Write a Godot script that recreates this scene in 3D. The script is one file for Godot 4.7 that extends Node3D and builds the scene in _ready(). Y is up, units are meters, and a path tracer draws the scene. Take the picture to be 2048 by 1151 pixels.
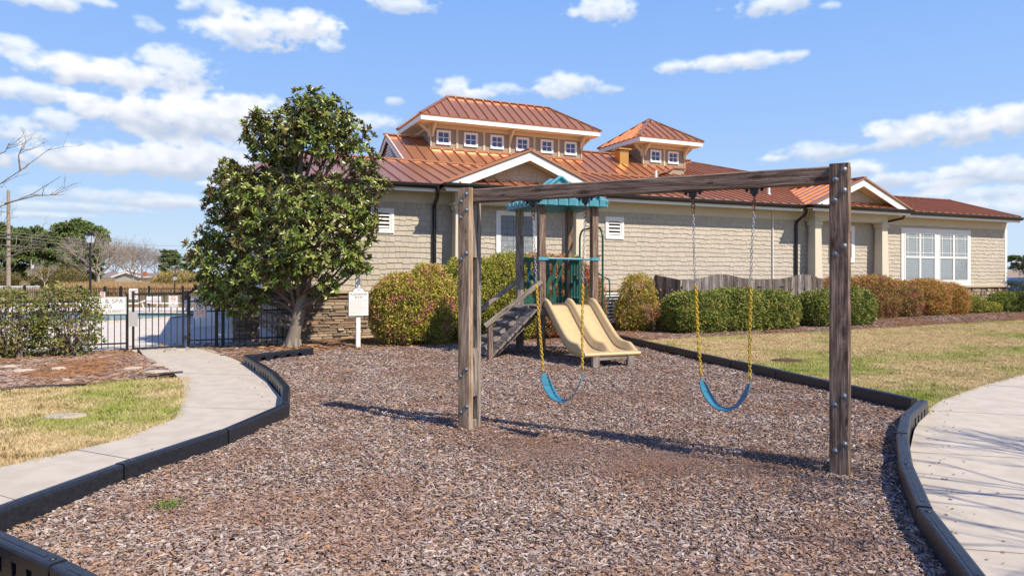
extends Node3D
# World: x right, y up, -z away from the camera (depth d = -z). Clubhouse frame: s along the facade, h up, q towards the camera.
const CC := 0.9102
const SS := 0.4142
const OFF := 17.79
var rng := RandomNumberGenerator.new()
var taken := {}
var M := {}

func W(x: float, d: float, h: float = 0.0) -> Vector3:
	return Vector3(x, h, -d)

func FW(s: float, h: float, q: float) -> Vector3:
	return Vector3(s * CC - (OFF - q) * SS, h, -(s * SS + (OFF - q) * CC))

func gh(x: float, d: float) -> float:   # the lawn rises gently towards the right end of the clubhouse
	var s := x * CC + d * SS
	var q := OFF - (d * CC - x * SS)
	return -0.05 + 0.16 * smoothstep(9.0, 26.0, s) * smoothstep(9.0, 2.0, q)

func R(a: float, b: float) -> float:
	return rng.randf_range(a, b)

func lin(r: float, g: float, b: float) -> Color:
	return Color(r, g, b).linear_to_srgb()

class MB:
	var v := PackedVector3Array()
	var n := PackedVector3Array()
	var t := PackedVector2Array()
	var c := PackedColorArray()
	var ix := PackedInt32Array()
	var xf := Transform3D()
	var col := Color(1, 1, 1)
	var use_c := false
	func vert(p: Vector3, nn: Vector3, uv: Vector2) -> int:
		v.append(xf * p)
		n.append((xf.basis * nn).normalized())
		t.append(uv)
		if use_c:
			c.append(col)
		return v.size() - 1
	func tri_i(a: int, b: int, d: int) -> void:
		ix.append(a); ix.append(d); ix.append(b)
	# corners run counter-clockwise seen from outside
	func quad(a: Vector3, b: Vector3, d: Vector3, e: Vector3, uva := Vector2(0, 0), uvb := Vector2(1, 0), uvd := Vector2(1, 1), uve := Vector2(0, 1)) -> void:
		var nn := (b - a).cross(e - a)
		if nn.length_squared() < 1e-16:
			nn = (d - b).cross(e - b)
		nn = nn.normalized()
		var i := vert(a, nn, uva)
		vert(b, nn, uvb); vert(d, nn, uvd); vert(e, nn, uve)
		tri_i(i, i + 1, i + 2); tri_i(i, i + 2, i + 3)
	func tri(a: Vector3, b: Vector3, d: Vector3) -> void:
		var nn := (b - a).cross(d - a).normalized()
		var i := vert(a, nn, Vector2(a.x, a.z))
		vert(b, nn, Vector2(b.x, b.z)); vert(d, nn, Vector2(d.x, d.z))
		tri_i(i, i + 1, i + 2)
	func poly(pts: Array) -> void:   # a convex flat polygon
		for k in range(1, pts.size() - 1):
			tri(pts[0], pts[k], pts[k + 1])
	func box(lo: Vector3, hi: Vector3) -> void:
		var a := lo
		var b := hi
		quad(Vector3(a.x, a.y, b.z), Vector3(b.x, a.y, b.z), Vector3(b.x, b.y, b.z), Vector3(a.x, b.y, b.z))
		quad(Vector3(b.x, a.y, a.z), Vector3(a.x, a.y, a.z), Vector3(a.x, b.y, a.z), Vector3(b.x, b.y, a.z))
		quad(Vector3(b.x, a.y, b.z), Vector3(b.x, a.y, a.z), Vector3(b.x, b.y, a.z), Vector3(b.x, b.y, b.z))
		quad(Vector3(a.x, a.y, a.z), Vector3(a.x, a.y, b.z), Vector3(a.x, b.y, b.z), Vector3(a.x, b.y, a.z))
		quad(Vector3(a.x, b.y, b.z), Vector3(b.x, b.y, b.z), Vector3(b.x, b.y, a.z), Vector3(a.x, b.y, a.z))
		quad(Vector3(a.x, a.y, a.z), Vector3(b.x, a.y, a.z), Vector3(b.x, a.y, b.z), Vector3(a.x, a.y, b.z))
	# a prism over a polygon in the x-y plane (counter-clockwise), from z0 to z1
	func prism(pts: PackedVector2Array, z0: float, z1: float) -> void:
		var tris := Geometry2D.triangulate_polygon(pts)
		var area := 0.0
		for i in pts.size():
			area += pts[i].cross(pts[(i + 1) % pts.size()])
		if area < 0.0:
			pts = pts.duplicate(); pts.reverse()
			tris = Geometry2D.triangulate_polygon(pts)
		var k := 0
		while k < tris.size():
			var a := pts[tris[k]]
			var b := pts[tris[k + 1]]
			var d := pts[tris[k + 2]]
			if (b - a).cross(d - a) < 0.0:
				var w := b
				b = d
				d = w
			tri(Vector3(a.x, a.y, z1), Vector3(b.x, b.y, z1), Vector3(d.x, d.y, z1))
			tri(Vector3(a.x, a.y, z0), Vector3(d.x, d.y, z0), Vector3(b.x, b.y, z0))
			k += 3
		for i in pts.size():
			var a := pts[i]
			var b := pts[(i + 1) % pts.size()]
			quad(Vector3(a.x, a.y, z0), Vector3(b.x, b.y, z0), Vector3(b.x, b.y, z1), Vector3(a.x, a.y, z1))
	# a box whose long side is y (length), with chamfered long edges and lengthwise uvs in metres
	func timber(w: float, d: float, y0: float, y1: float, bev := 0.008, uo := Vector2.ZERO) -> void:
		var hw := w / 2.0
		var hd := d / 2.0
		var ring := [Vector2(hw - bev, hd), Vector2(-hw + bev, hd), Vector2(-hw, hd - bev), Vector2(-hw, -hd + bev), Vector2(-hw + bev, -hd), Vector2(hw - bev, -hd), Vector2(hw, -hd + bev), Vector2(hw, hd - bev)]
		var u := uo.x
		for i in 8:
			var a: Vector2 = ring[i]
			var b: Vector2 = ring[(i + 1) % 8]
			var du := a.distance_to(b)
			quad(Vector3(a.x, y0, a.y), Vector3(a.x, y1, a.y), Vector3(b.x, y1, b.y), Vector3(b.x, y0, b.y), Vector2(u, uo.y), Vector2(u, uo.y + y1 - y0), Vector2(u + du, uo.y + y1 - y0), Vector2(u + du, uo.y))
			u += du
		for e in [y0, y1]:
			var i := vert(Vector3(0, e, 0), Vector3(0, signf(e - y0 - 0.0001), 0), uo)
			var first := v.size()
			for p in ring:
				vert(Vector3(p.x, e, p.y), Vector3(0, signf(e - y0 - 0.0001), 0), uo + p)
			for k in 8:
				if e == y1:
					tri_i(i, first + (k + 1) % 8, first + k)
				else:
					tri_i(i, first + k, first + (k + 1) % 8)
	func tube(pts: Array, radii: Array, sides := 6, cap := true) -> void:
		var m := pts.size()
		var side := Vector3.ZERO
		var first := v.size()
		var along := 0.0
		for i in m:
			var dir: Vector3 = (pts[mini(i + 1, m - 1)] - pts[maxi(i - 1, 0)])
			if dir.length_squared() < 1e-12:
				dir = Vector3.UP
			dir = dir.normalized()
			if i == 0:
				side = dir.cross(Vector3.UP if absf(dir.y) < 0.9 else Vector3.RIGHT).normalized()
			else:
				side = (side - dir * side.dot(dir)).normalized()
				along += pts[i].distance_to(pts[i - 1])
			var up := dir.cross(side)
			var r: float = radii[mini(i, radii.size() - 1)]
			for k in sides + 1:
				var a := TAU * k / sides
				var o := side * cos(a) + up * sin(a)
				vert(pts[i] + o * r, o, Vector2(float(k) / sides * 0.4, along))
		for i in m - 1:
			for k in sides:
				var a := first + i * (sides + 1) + k
				var b := a + sides + 1
				tri_i(a, a + 1, b + 1); tri_i(a, b + 1, b)
		if cap:
			for e in [0, m - 1]:
				var dir: Vector3 = (pts[0] - pts[1]).normalized() if e == 0 else (pts[m - 1] - pts[m - 2]).normalized()
				var i := vert(pts[e], dir, Vector2(0, along))
				var f: int = first + e * (sides + 1)
				var g := v.size()
				for k in sides:
					v.append(v[f + k]); n.append((xf.basis * dir).normalized()); t.append(t[f + k])
					if use_c:
						c.append(col)
				for k in sides:
					if e == 0:
						tri_i(i, g + (k + 1) % sides, g + k)
					else:
						tri_i(i, g + k, g + (k + 1) % sides)
	# profile: [radius, height] pairs turned about y
	func lathe(prof: Array, sides := 12) -> void:
		var first := v.size()
		var m := prof.size()
		for i in m:
			var p: Vector2 = prof[i]
			var q: Vector2 = prof[mini(i + 1, m - 1)] - prof[maxi(i - 1, 0)]
			for k in sides + 1:
				var a := TAU * k / sides
				vert(Vector3(cos(a) * p.x, p.y, sin(a) * p.x), Vector3(cos(a) * q.y, -q.x, sin(a) * q.y), Vector2(float(k) / sides, p.y))
		for i in m - 1:
			for k in sides:
				var a := first + i * (sides + 1) + k
				var b := a + sides + 1
				tri_i(a, b + 1, a + 1); tri_i(a, b, b + 1)
	func ball(at: Vector3, r: float, sides := 8, squash := 1.0) -> void:
		var keep := xf
		xf = xf * Transform3D(Basis(), at)
		var prof := []
		for i in 5:
			var a := -PI / 2 + PI * i / 4
			prof.append(Vector2(maxf(cos(a) * r, 0.0005), sin(a) * r * squash))
		lathe(prof, sides)
		xf = keep
	func surface(mesh: ArrayMesh, m: Material) -> ArrayMesh:
		if v.is_empty():
			return mesh
		var arr := []
		arr.resize(Mesh.ARRAY_MAX)
		arr[Mesh.ARRAY_VERTEX] = v
		arr[Mesh.ARRAY_NORMAL] = n
		arr[Mesh.ARRAY_TEX_UV] = t
		if use_c:
			arr[Mesh.ARRAY_COLOR] = c
		arr[Mesh.ARRAY_INDEX] = ix
		mesh.add_surface_from_arrays(Mesh.PRIMITIVE_TRIANGLES, arr)
		mesh.surface_set_material(mesh.get_surface_count() - 1, m)
		return mesh
	func mesh(m: Material) -> ArrayMesh:
		return surface(ArrayMesh.new(), m)

func numbered(parent: Node, called: String) -> String:
	var key := str(parent.get_instance_id()) + called
	var k: int = taken.get(key, 0)
	taken[key] = k + 1
	return called if k == 0 else "%s_%03d" % [called, k]

func put(called: String, mesh: Mesh, parent: Node = self, at := Transform3D()) -> MeshInstance3D:
	var o := MeshInstance3D.new()
	o.mesh = mesh
	o.name = numbered(parent, called)
	o.transform = at
	parent.add_child(o, true)
	return o

func mk(called: String, mb: MB, m: Material, parent: Node = self) -> MeshInstance3D:
	return put(called, mb.mesh(m), parent)

func bx(called: String, lo: Vector3, hi: Vector3, m: Material, parent: Node) -> MeshInstance3D:
	var mb := MB.new()
	mb.box(lo, hi)
	return mk(called, mb, m, parent)

func thing(called: String, label: String, category: String, at := Transform3D(), group := "") -> Node3D:
	var o := Node3D.new()
	o.name = numbered(self, called)
	o.transform = at
	add_child(o, true)
	tag(o, label, category, group)
	return o

func tag(o: Node, label: String, category: String, group := "") -> void:
	o.set_meta("label", label)
	o.set_meta("category", category)
	if group != "":
		o.set_meta("group", group)

func structure(o: Node) -> Node:
	o.set_meta("kind", "structure")
	return o

func stuff(o: Node) -> Node:
	o.set_meta("kind", "stuff")
	return o

func dup(o: Node3D, at: Transform3D, label: String, group: String) -> Node3D:
	var r: Node3D = o.duplicate()
	r.name = numbered(self, str(o.name).rstrip("_0123456789"))
	add_child(r, true)
	r.transform = at
	r.set_meta("label", label)
	r.set_meta("group", group)
	return r

func yrot(pos: Vector3, deg: float) -> Transform3D:
	return Transform3D(Basis(Vector3.UP, deg_to_rad(deg)), pos)

# copies: transforms and linear colours
func many(called: String, mesh: Mesh, xs: Array, cols: PackedColorArray, parent: Node) -> MultiMeshInstance3D:
	var mm := MultiMesh.new()
	mm.transform_format = MultiMesh.TRANSFORM_3D
	mm.use_colors = cols.size() > 0
	mm.mesh = mesh
	mm.instance_count = xs.size()
	var w := 16 if mm.use_colors else 12
	var buf := PackedFloat32Array()
	buf.resize(xs.size() * w)
	var k := 0
	for i in xs.size():
		var x: Transform3D = xs[i]
		var b := x.basis
		buf[k] = b.x.x; buf[k + 1] = b.y.x; buf[k + 2] = b.z.x; buf[k + 3] = x.origin.x
		buf[k + 4] = b.x.y; buf[k + 5] = b.y.y; buf[k + 6] = b.z.y; buf[k + 7] = x.origin.y
		buf[k + 8] = b.x.z; buf[k + 9] = b.y.z; buf[k + 10] = b.z.z; buf[k + 11] = x.origin.z
		if w == 16:
			var c := cols[i]
			buf[k + 12] = c.r; buf[k + 13] = c.g; buf[k + 14] = c.b; buf[k + 15] = 1.0
		k += w
	mm.buffer = buf
	var o := MultiMeshInstance3D.new()
	o.multimesh = mm
	o.name = numbered(parent, called)
	parent.add_child(o, true)
	stuff(o)
	return o

func noise_tex(seed_: int, freq: float, stops: Array, size := 512, oct := 5, kind := FastNoiseLite.TYPE_SIMPLEX_SMOOTH, normal := false, bump := 4.0) -> NoiseTexture2D:
	var f := FastNoiseLite.new()
	f.seed = seed_
	f.frequency = freq
	f.noise_type = kind
	f.fractal_octaves = oct
	var x := NoiseTexture2D.new()
	x.width = size
	x.height = size
	x.seamless = true
	x.noise = f
	if normal:
		x.as_normal_map = true
		x.bump_strength = bump
	elif stops.size():
		var g := Gradient.new()
		var off := PackedFloat32Array()
		var cs := PackedColorArray()
		for s in stops:
			off.append(s[0]); cs.append(s[1])
		g.offsets = off
		g.colors = cs
		x.color_ramp = g
	return x

func mat(c: Color, rough := 0.8, metal := 0.0, vc := false) -> StandardMaterial3D:
	var m := StandardMaterial3D.new()
	m.albedo_color = c
	m.roughness = rough
	m.metallic = metal
	m.vertex_color_use_as_albedo = vc
	return m

# albedo varies by a noise between two linear tints, mapped by position
func vmat(c0: Color, c1: Color, rough: float, scale: Vector3, seed_: int, freq := 0.02, world := true, nrm := 0.0) -> StandardMaterial3D:
	var m := StandardMaterial3D.new()
	m.albedo_texture = noise_tex(seed_, freq, [[0.25, c0], [0.75, c1]])
	m.roughness = rough
	m.uv1_triplanar = true
	m.uv1_world_triplanar = world
	m.uv1_scale = scale
	if nrm > 0.0:
		m.normal_enabled = true
		m.normal_texture = noise_tex(seed_ + 1, freq * 2.0, [], 512, 5, FastNoiseLite.TYPE_SIMPLEX_SMOOTH, true, 6.0)
		m.normal_scale = nrm
	return m

func wood_image(seed_: int, dark: Color, mid: Color, light: Color, green: Color) -> ImageTexture:
	# u across the board (tile 0.5 m), v along it (tile 2 m)
	var wd := 256
	var ht := 512
	var im := Image.create(wd, ht, false, Image.FORMAT_RGB8)
	var f := FastNoiseLite.new(); f.seed = seed_; f.frequency = 1.0; f.fractal_octaves = 4
	var r := RandomNumberGenerator.new(); r.seed = seed_
	var knots := []
	for i in 9:
		knots.append([r.randf() * wd, r.randf() * ht, r.randf_range(3.0, 7.0)])
	for y in ht:
		var ya := TAU * y / ht
		for x in wd:
			var xa := TAU * x / wd
			var px := float(x)
			var py := float(y)
			var bend := 0.0
			var kd := 9.0
			for k in knots:
				var dx: float = wrapf(px - k[0], -wd / 2.0, wd / 2.0)
				var dy: float = wrapf(py - k[1], -ht / 2.0, ht / 2.0)
				var e: float = sqrt(dx * dx + dy * dy * 0.35) / k[2]
				if e < 6.0:
					bend += signf(dx) * 5.0 * exp(-e * 0.7)
					kd = minf(kd, e)
			var u := (px + bend) / wd * TAU
			var ca := cos(u) * 2.2
			var sa := sin(u) * 2.2
			var g := f.get_noise_3d(ca * 6.0, sa * 6.0, sin(ya) * 0.5 + 3.0)
			var h := f.get_noise_3d(ca * 22.0, sa * 22.0, cos(ya) * 0.9 + 9.0)
			var blotch := f.get_noise_3d(ca * 0.8 + cos(ya) * 0.9, sa * 0.8, sin(ya) * 0.9 + 20.0)
			var tone := 0.5 + 0.55 * g + 0.5 * h + 0.45 * blotch
			if absf(g) < 0.03 and h < 0.05:
				tone -= 0.42
			var c := dark.lerp(mid, clampf(tone * 2.0, 0.0, 1.0)) if tone < 0.5 else mid.lerp(light, clampf(tone * 2.0 - 1.0, 0.0, 1.0))
			if kd < 1.0:
				c = c.lerp(dark, 0.75)
			elif kd < 1.6:
				c = c.lerp(dark, 0.35)
			im.set_pixel(x, y, c)
	return ImageTexture.create_from_image(im)

func wood_mat(seed_: int, dark: Color, mid: Color, light: Color) -> StandardMaterial3D:
	var m := StandardMaterial3D.new()
	m.albedo_texture = wood_image(seed_, dark, mid, light, mid)
	m.uv1_scale = Vector3(2.0, 0.5, 1.0)
	m.roughness = 0.85
	m.metallic_specular = 0.3
	var im: Image = m.albedo_texture.get_image().duplicate()
	im.bump_map_to_normal_map(3.0)
	m.normal_enabled = true
	m.normal_texture = ImageTexture.create_from_image(im)
	m.normal_scale = 0.7
	return m

func make_materials() -> void:
	M.wood_front = wood_mat(11, Color(0.25, 0.20, 0.17), Color(0.47, 0.40, 0.36), Color(0.66, 0.59, 0.53))
	M.wood_warm = wood_mat(12, Color(0.36, 0.28, 0.21), Color(0.63, 0.54, 0.45), Color(0.79, 0.72, 0.64))
	M.wood_grey = wood_mat(13, Color(0.27, 0.24, 0.22), Color(0.53, 0.49, 0.46), Color(0.73, 0.70, 0.66))
	M.bolt = mat(lin(0.22, 0.23, 0.25), 0.5, 0.7)
	M.iron = mat(lin(0.012, 0.012, 0.014), 0.45)
	M.chain = mat(lin(0.45, 0.45, 0.46), 0.4, 0.85)
	M.rust = vmat(lin(0.16, 0.06, 0.03), lin(0.30, 0.16, 0.10), 0.8, Vector3.ONE * 9.0, 31)
	M.yellow = vmat(lin(0.50, 0.325, 0.02), lin(0.66, 0.44, 0.03), 0.45, Vector3.ONE * 4.0, 32)
	M.seat_blue = vmat(lin(0.015, 0.135, 0.225), lin(0.03, 0.19, 0.29), 0.55, Vector3.ONE * 3.0, 33)
	M.cream_plastic = vmat(lin(0.50, 0.375, 0.195), lin(0.58, 0.435, 0.235), 0.42, Vector3.ONE * 0.9, 34)
	M.teal = vmat(lin(0.06, 0.26, 0.345), lin(0.10, 0.335, 0.425), 0.4, Vector3.ONE * 1.5, 35)
	M.dark_green = mat(lin(0.010, 0.085, 0.068), 0.45)
	M.pipe_green = mat(lin(0.012, 0.07, 0.045), 0.35)
	M.border = vmat(lin(0.010, 0.012, 0.018), lin(0.019, 0.022, 0.031), 0.40, Vector3.ONE * 2.0, 36, 0.02, true, 0.25)  # bluish albedo holds the sheen of the sky on the black plastic
	M.concrete = vmat(lin(0.435, 0.395, 0.33), lin(0.495, 0.45, 0.38), 0.9, Vector3.ONE * 0.6, 37, 0.010, true, 0.04)
	M.deck = vmat(lin(0.55, 0.51, 0.46), lin(0.63, 0.59, 0.53), 0.9, Vector3.ONE * 0.3, 38)
	M.shingle = []
	var base := Color(0.458, 0.415, 0.348)
	for k in 5:
		var f: float = [0.95, 0.98, 1.0, 1.02, 1.05][k]
		M.shingle.append(vmat(lin(base.r * f * 0.96, base.g * f * 0.96, base.b * f * 0.96), lin(base.r * f * 1.04, base.g * f * 1.04, base.b * f * 1.04), 0.85, Vector3(2.0, 0.5, 2.0), 40 + k))
	M.siding = mat(lin(0.30, 0.265, 0.215), 0.85)
	M.cream = vmat(lin(0.60, 0.55, 0.44), lin(0.64, 0.59, 0.48), 0.7, Vector3.ONE * 0.4, 50)
	M.soffit = mat(lin(0.62, 0.53, 0.38), 0.75)
	M.white = mat(lin(0.80, 0.80, 0.79), 0.55)
	M.copper = []
	for k in 3:
		var f: float = [0.96, 1.0, 1.03][k]
		var cm := vmat(lin(0.52 * f, 0.245 * f, 0.130 * f), lin(0.545 * f, 0.26 * f, 0.14 * f), 0.35, Vector3.ONE * 0.5, 52 + k)
		cm.metallic = 0.6
		M.copper.append(cm)
	M.copper_bare = mat(lin(0.72, 0.36, 0.10), 0.35, 0.7)
	M.gutter = mat(lin(0.014, 0.014, 0.016), 0.3)
	M.glass = mat(lin(0.05, 0.12, 0.30), 0.08)  # deep blue of the reflected sky is put into the albedo
	M.glass.metallic_specular = 0.5
	M.glass_block = vmat(lin(0.16, 0.20, 0.24), lin(0.42, 0.46, 0.48), 0.15, Vector3.ONE * 6.0, 56, 0.06, false, 1.0)
	M.blind = mat(lin(0.31, 0.33, 0.335), 0.6)
	M.painted_dark = mat(lin(0.04, 0.045, 0.05), 0.9)  # near-black colour stands in for unlit space behind windows and vents
	M.pane = mat(Color(0.72, 0.78, 0.82, 0.22), 0.03)  # blue-grey tint stands in for sky reflected in the glass
	M.pane.transparency = BaseMaterial3D.TRANSPARENCY_ALPHA
	M.mortar = vmat(lin(0.12, 0.10, 0.085), lin(0.18, 0.155, 0.13), 0.95, Vector3.ONE * 3.0, 57)
	M.stone = []
	for t in [Color(0.34, 0.27, 0.19), Color(0.26, 0.20, 0.15), Color(0.40, 0.33, 0.24), Color(0.31, 0.21, 0.15), Color(0.22, 0.18, 0.14)]:
		M.stone.append(vmat(lin(t.r * 0.8, t.g * 0.8, t.b * 0.8), lin(t.r * 1.2, t.g * 1.2, t.b * 1.2), 0.95, Vector3.ONE * 3.0, 60 + M.stone.size(), 0.02, true, 0.8))
	M.cap_stone = vmat(lin(0.40, 0.33, 0.24), lin(0.52, 0.44, 0.33), 0.9, Vector3.ONE * 1.5, 66, 0.02, true, 0.4)
	M.water = mat(lin(0.10, 0.34, 0.42), 0.05)
	M.water.normal_enabled = true
	M.water.normal_texture = noise_tex(68, 0.02, [], 512, 3, FastNoiseLite.TYPE_SIMPLEX_SMOOTH, true, 2.0)
	M.water.normal_scale = 0.2
	M.water.uv1_triplanar = true
	M.water.uv1_world_triplanar = true
	M.tile_dark = mat(lin(0.03, 0.05, 0.08), 0.3)
	M.black_text = mat(lin(0.015, 0.015, 0.018), 0.7)
	M.red_text = mat(lin(0.55, 0.05, 0.03), 0.7)
	M.grey_text = mat(lin(0.38, 0.38, 0.37), 0.8)
	M.bark_grey = vmat(lin(0.17, 0.14, 0.115), lin(0.33, 0.29, 0.25), 0.95, Vector3(5.0, 2.0, 5.0), 70, 0.02, true, 0.9)
	M.bark_pale = vmat(lin(0.30, 0.26, 0.22), lin(0.46, 0.41, 0.36), 0.95, Vector3.ONE * 1.2, 72)
	M.bark_brown = vmat(lin(0.08, 0.055, 0.04), lin(0.15, 0.11, 0.085), 0.95, Vector3.ONE, 73)
	M.twig = mat(lin(0.20, 0.15, 0.13), 0.9)
	M.pole = vmat(lin(0.26, 0.22, 0.18), lin(0.36, 0.31, 0.26), 0.95, Vector3(1.0, 0.2, 1.0), 74)
	M.leaf = mat(Color(1, 1, 1), 0.5, 0.0, true)
	M.leaf.metallic_specular = 0.4
	M.leaf.backlight_enabled = true
	M.leaf.backlight = Color(0.36, 0.42, 0.16)
	M.petal = mat(Color(1, 1, 1), 0.7, 0.0, true)
	M.gloss_leaf = mat(Color(1, 1, 1), 0.34, 0.0, true)
	M.gloss_leaf.metallic_specular = 0.6
	M.under_leaf = mat(lin(0.17, 0.125, 0.05), 0.8)
	M.chip = mat(Color(1, 1, 1), 0.9, 0.0, true)
	M.chip.metallic_specular = 0.25
	M.blade = mat(Color(1, 1, 1), 0.8, 0.0, true)
	M.blade.metallic_specular = 0.2
	M.mulch = StandardMaterial3D.new()
	M.mulch.albedo_texture = noise_tex(80, 0.09, [[0.15, lin(0.06, 0.042, 0.034)], [0.4, lin(0.17, 0.12, 0.098)], [0.62, lin(0.27, 0.20, 0.17)], [0.85, lin(0.42, 0.34, 0.30)]], 1024, 4, FastNoiseLite.TYPE_CELLULAR)
	M.mulch.roughness = 0.95
	M.mulch.uv1_triplanar = true
	M.mulch.uv1_world_triplanar = true
	M.mulch.uv1_scale = Vector3.ONE * 0.8
	M.mulch.normal_enabled = true
	M.mulch.normal_texture = noise_tex(81, 0.09, [], 1024, 4, FastNoiseLite.TYPE_CELLULAR, true, 10.0)
	M.mulch.vertex_color_use_as_albedo = true
	M.turf = StandardMaterial3D.new()
	M.turf.albedo_texture = noise_tex(83, 0.12, [[0.2, lin(0.55, 0.55, 0.5)], [0.5, lin(0.9, 0.9, 0.9)], [0.8, lin(1.0, 1.0, 1.0)]], 1024, 5)
	M.turf.roughness = 0.95
	M.turf.metallic_specular = 0.15
	M.turf.uv1_triplanar = true
	M.turf.uv1_world_triplanar = true
	M.turf.uv1_scale = Vector3.ONE * 0.7
	M.turf.vertex_color_use_as_albedo = true
	M.turf.normal_enabled = true
	M.turf.normal_texture = noise_tex(84, 0.2, [], 1024, 4, FastNoiseLite.TYPE_SIMPLEX_SMOOTH, true, 4.0)

func make_sky() -> ImageTexture:
	var wd := 4096
	var ht := 2048
	var im := Image.create(wd, ht, false, Image.FORMAT_RGB8)
	var stops := [[0.0, Color(0.780, 0.850, 0.912)], [3.0, Color(0.755, 0.842, 0.922)], [6.5, Color(0.675, 0.798, 0.940)], [11.0, Color(0.610, 0.748, 0.936)], [17.0, Color(0.550, 0.706, 0.932)], [24.0, Color(0.488, 0.656, 0.915)], [45.0, Color(0.28, 0.46, 0.80)], [90.0, Color(0.20, 0.36, 0.70)]]
	var rows := []
	for y in ht:
		var el := 90.0 - (y + 0.5) / ht * 180.0
		var c: Color = stops[0][1]
		for i in stops.size() - 1:
			if el >= stops[i][0]:
				c = stops[i][1].lerp(stops[i + 1][1], clampf((el - stops[i][0]) / (stops[i + 1][0] - stops[i][0]), 0.0, 1.0))
		if el < 0.0:
			c = Color(0.44, 0.42, 0.36)
		rows.append(c)
		im.fill_rect(Rect2i(0, y, wd, 1), c)
	# clouds: [azimuth, elevation, half width, half height, strength, greyness], in degrees
	var clouds := []
	var view := [[75, 2, 75, 16, 1.0, 0], [190, 4, 36, 9, 0.8, 0], [28, 92, 40, 20, 0.95, 0], [470, 70, 90, 34, 0.9, 0.1], [560, 58, 120, 34, 1.2, 0.1], [625, 48, 55, 28, 1.1, 0], [440, 18, 70, 24, 0.8, 0], [302, 54, 30, 11, 0.5, 0], [288, 40, 22, 8, 0.3, 0],
		[150, 142, 100, 32, 1.0, 0.1], [240, 156, 125, 32, 1.15, 0.2], [350, 140, 75, 44, 0.95, 0.1], [55, 184, 90, 24, 1.0, 0.25], [170, 197, 70, 10, 0.6, 0.3], [345, 236, 175, 36, 1.6, 0.5], [430, 246, 150, 58, 1.9, 0.6], [220, 222, 90, 26, 1.0, 0.2], [105, 240, 44, 22, 0.9, 0.2], [500, 215, 70, 30, 1.1, 0.3],
		[150, 322, 110, 30, 1.0, 0.5], [320, 328, 230, 34, 1.8, 0.65], [420, 318, 130, 40, 1.5, 0.6], [80, 275, 50, 12, 0.4, 0.2], [420, 370, 26, 9, 0.9, 0.2], [250, 396, 210, 16, 0.6, 0.7], [130, 415, 150, 12, 0.5, 0.7], [110, 432, 90, 8, 0.45, 0.6], [330, 408, 110, 12, 0.5, 0.6],
		[912, 180, 44, 24, 1.1, 0.1], [950, 190, 40, 12, 0.8, 0.1], [1012, 180, 44, 14, 0.55, 0.1], [1130, 172, 62, 26, 1.05, 0.15], [1210, 180, 34, 10, 0.5, 0.1], [655, 92, 22, 14, 0.7, 0], [790, 203, 20, 9, 0.5, 0], [1205, 20, 64, 28, 1.0, 0.1], [800, 8, 70, 18, 0.85, 0.05], [1545, 10, 72, 22, 0.95, 0.1], [1660, 12, 26, 10, 0.6, 0], [730, 245, 60, 20, 0.7, 0.1],
		[1358, 134, 42, 15, 0.95, 0.15], [1440, 130, 62, 18, 0.95, 0.15], [1500, 116, 50, 14, 0.9, 0.1], [1580, 112, 34, 11, 0.8, 0.1], [1520, 128, 50, 9, 0.5, 0.1], [1830, 268, 88, 34, 1.15, 0.5], [1930, 258, 90, 36, 1.15, 0.5], [2020, 238, 80, 34, 1.15, 0.3], [1770, 292, 50, 12, 0.7, 0.4],
		[1625, 304, 78, 20, 0.85, 0.3], [1545, 318, 34, 8, 0.6, 0.2], [1725, 338, 52, 18, 1.0, 0.3], [1790, 362, 64, 18, 0.85, 0.6], [1985, 345, 100, 32, 1.1, 0.5], [1950, 392, 150, 20, 0.7, 0.5], [2020, 415, 100, 22, 0.7, 0.4], [1890, 372, 60, 14, 0.6, 0.5]]
	for b in view:
		var az := atan((b[0] - 1024.0) / 1400.0)
		var el := atan((554.0 - b[1]) / 1400.0 * cos(az))
		var k := cos(az) * cos(el)
		clouds.append([rad_to_deg(az), rad_to_deg(el), b[2] / 24.43 * k * 1.06, b[3] / 24.43 * k * 1.1, b[4], b[5]])
	var r := RandomNumberGenerator.new()
	r.seed = 5
	for i in 80:
		var az := r.randf_range(40.0, 320.0)
		var el := 4.0 + 40.0 * pow(r.randf(), 1.6)
		var grow := 0.7 + el / 25.0
		for k in r.randi_range(1, 3):
			clouds.append([wrapf(az + r.randf_range(-4, 4) * grow, -180.0, 180.0), el + r.randf_range(-1, 1), r.randf_range(2.0, 6.0) * grow, r.randf_range(0.6, 1.5) * grow, r.randf_range(0.7, 1.2), r.randf_range(0.0, 0.5)])
	var f := FastNoiseLite.new(); f.seed = 3; f.frequency = 1.0; f.fractal_octaves = 5; f.fractal_gain = 0.55
	var g := FastNoiseLite.new(); g.seed = 9; g.frequency = 1.0; g.fractal_octaves = 2
	var acc := {}
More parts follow.
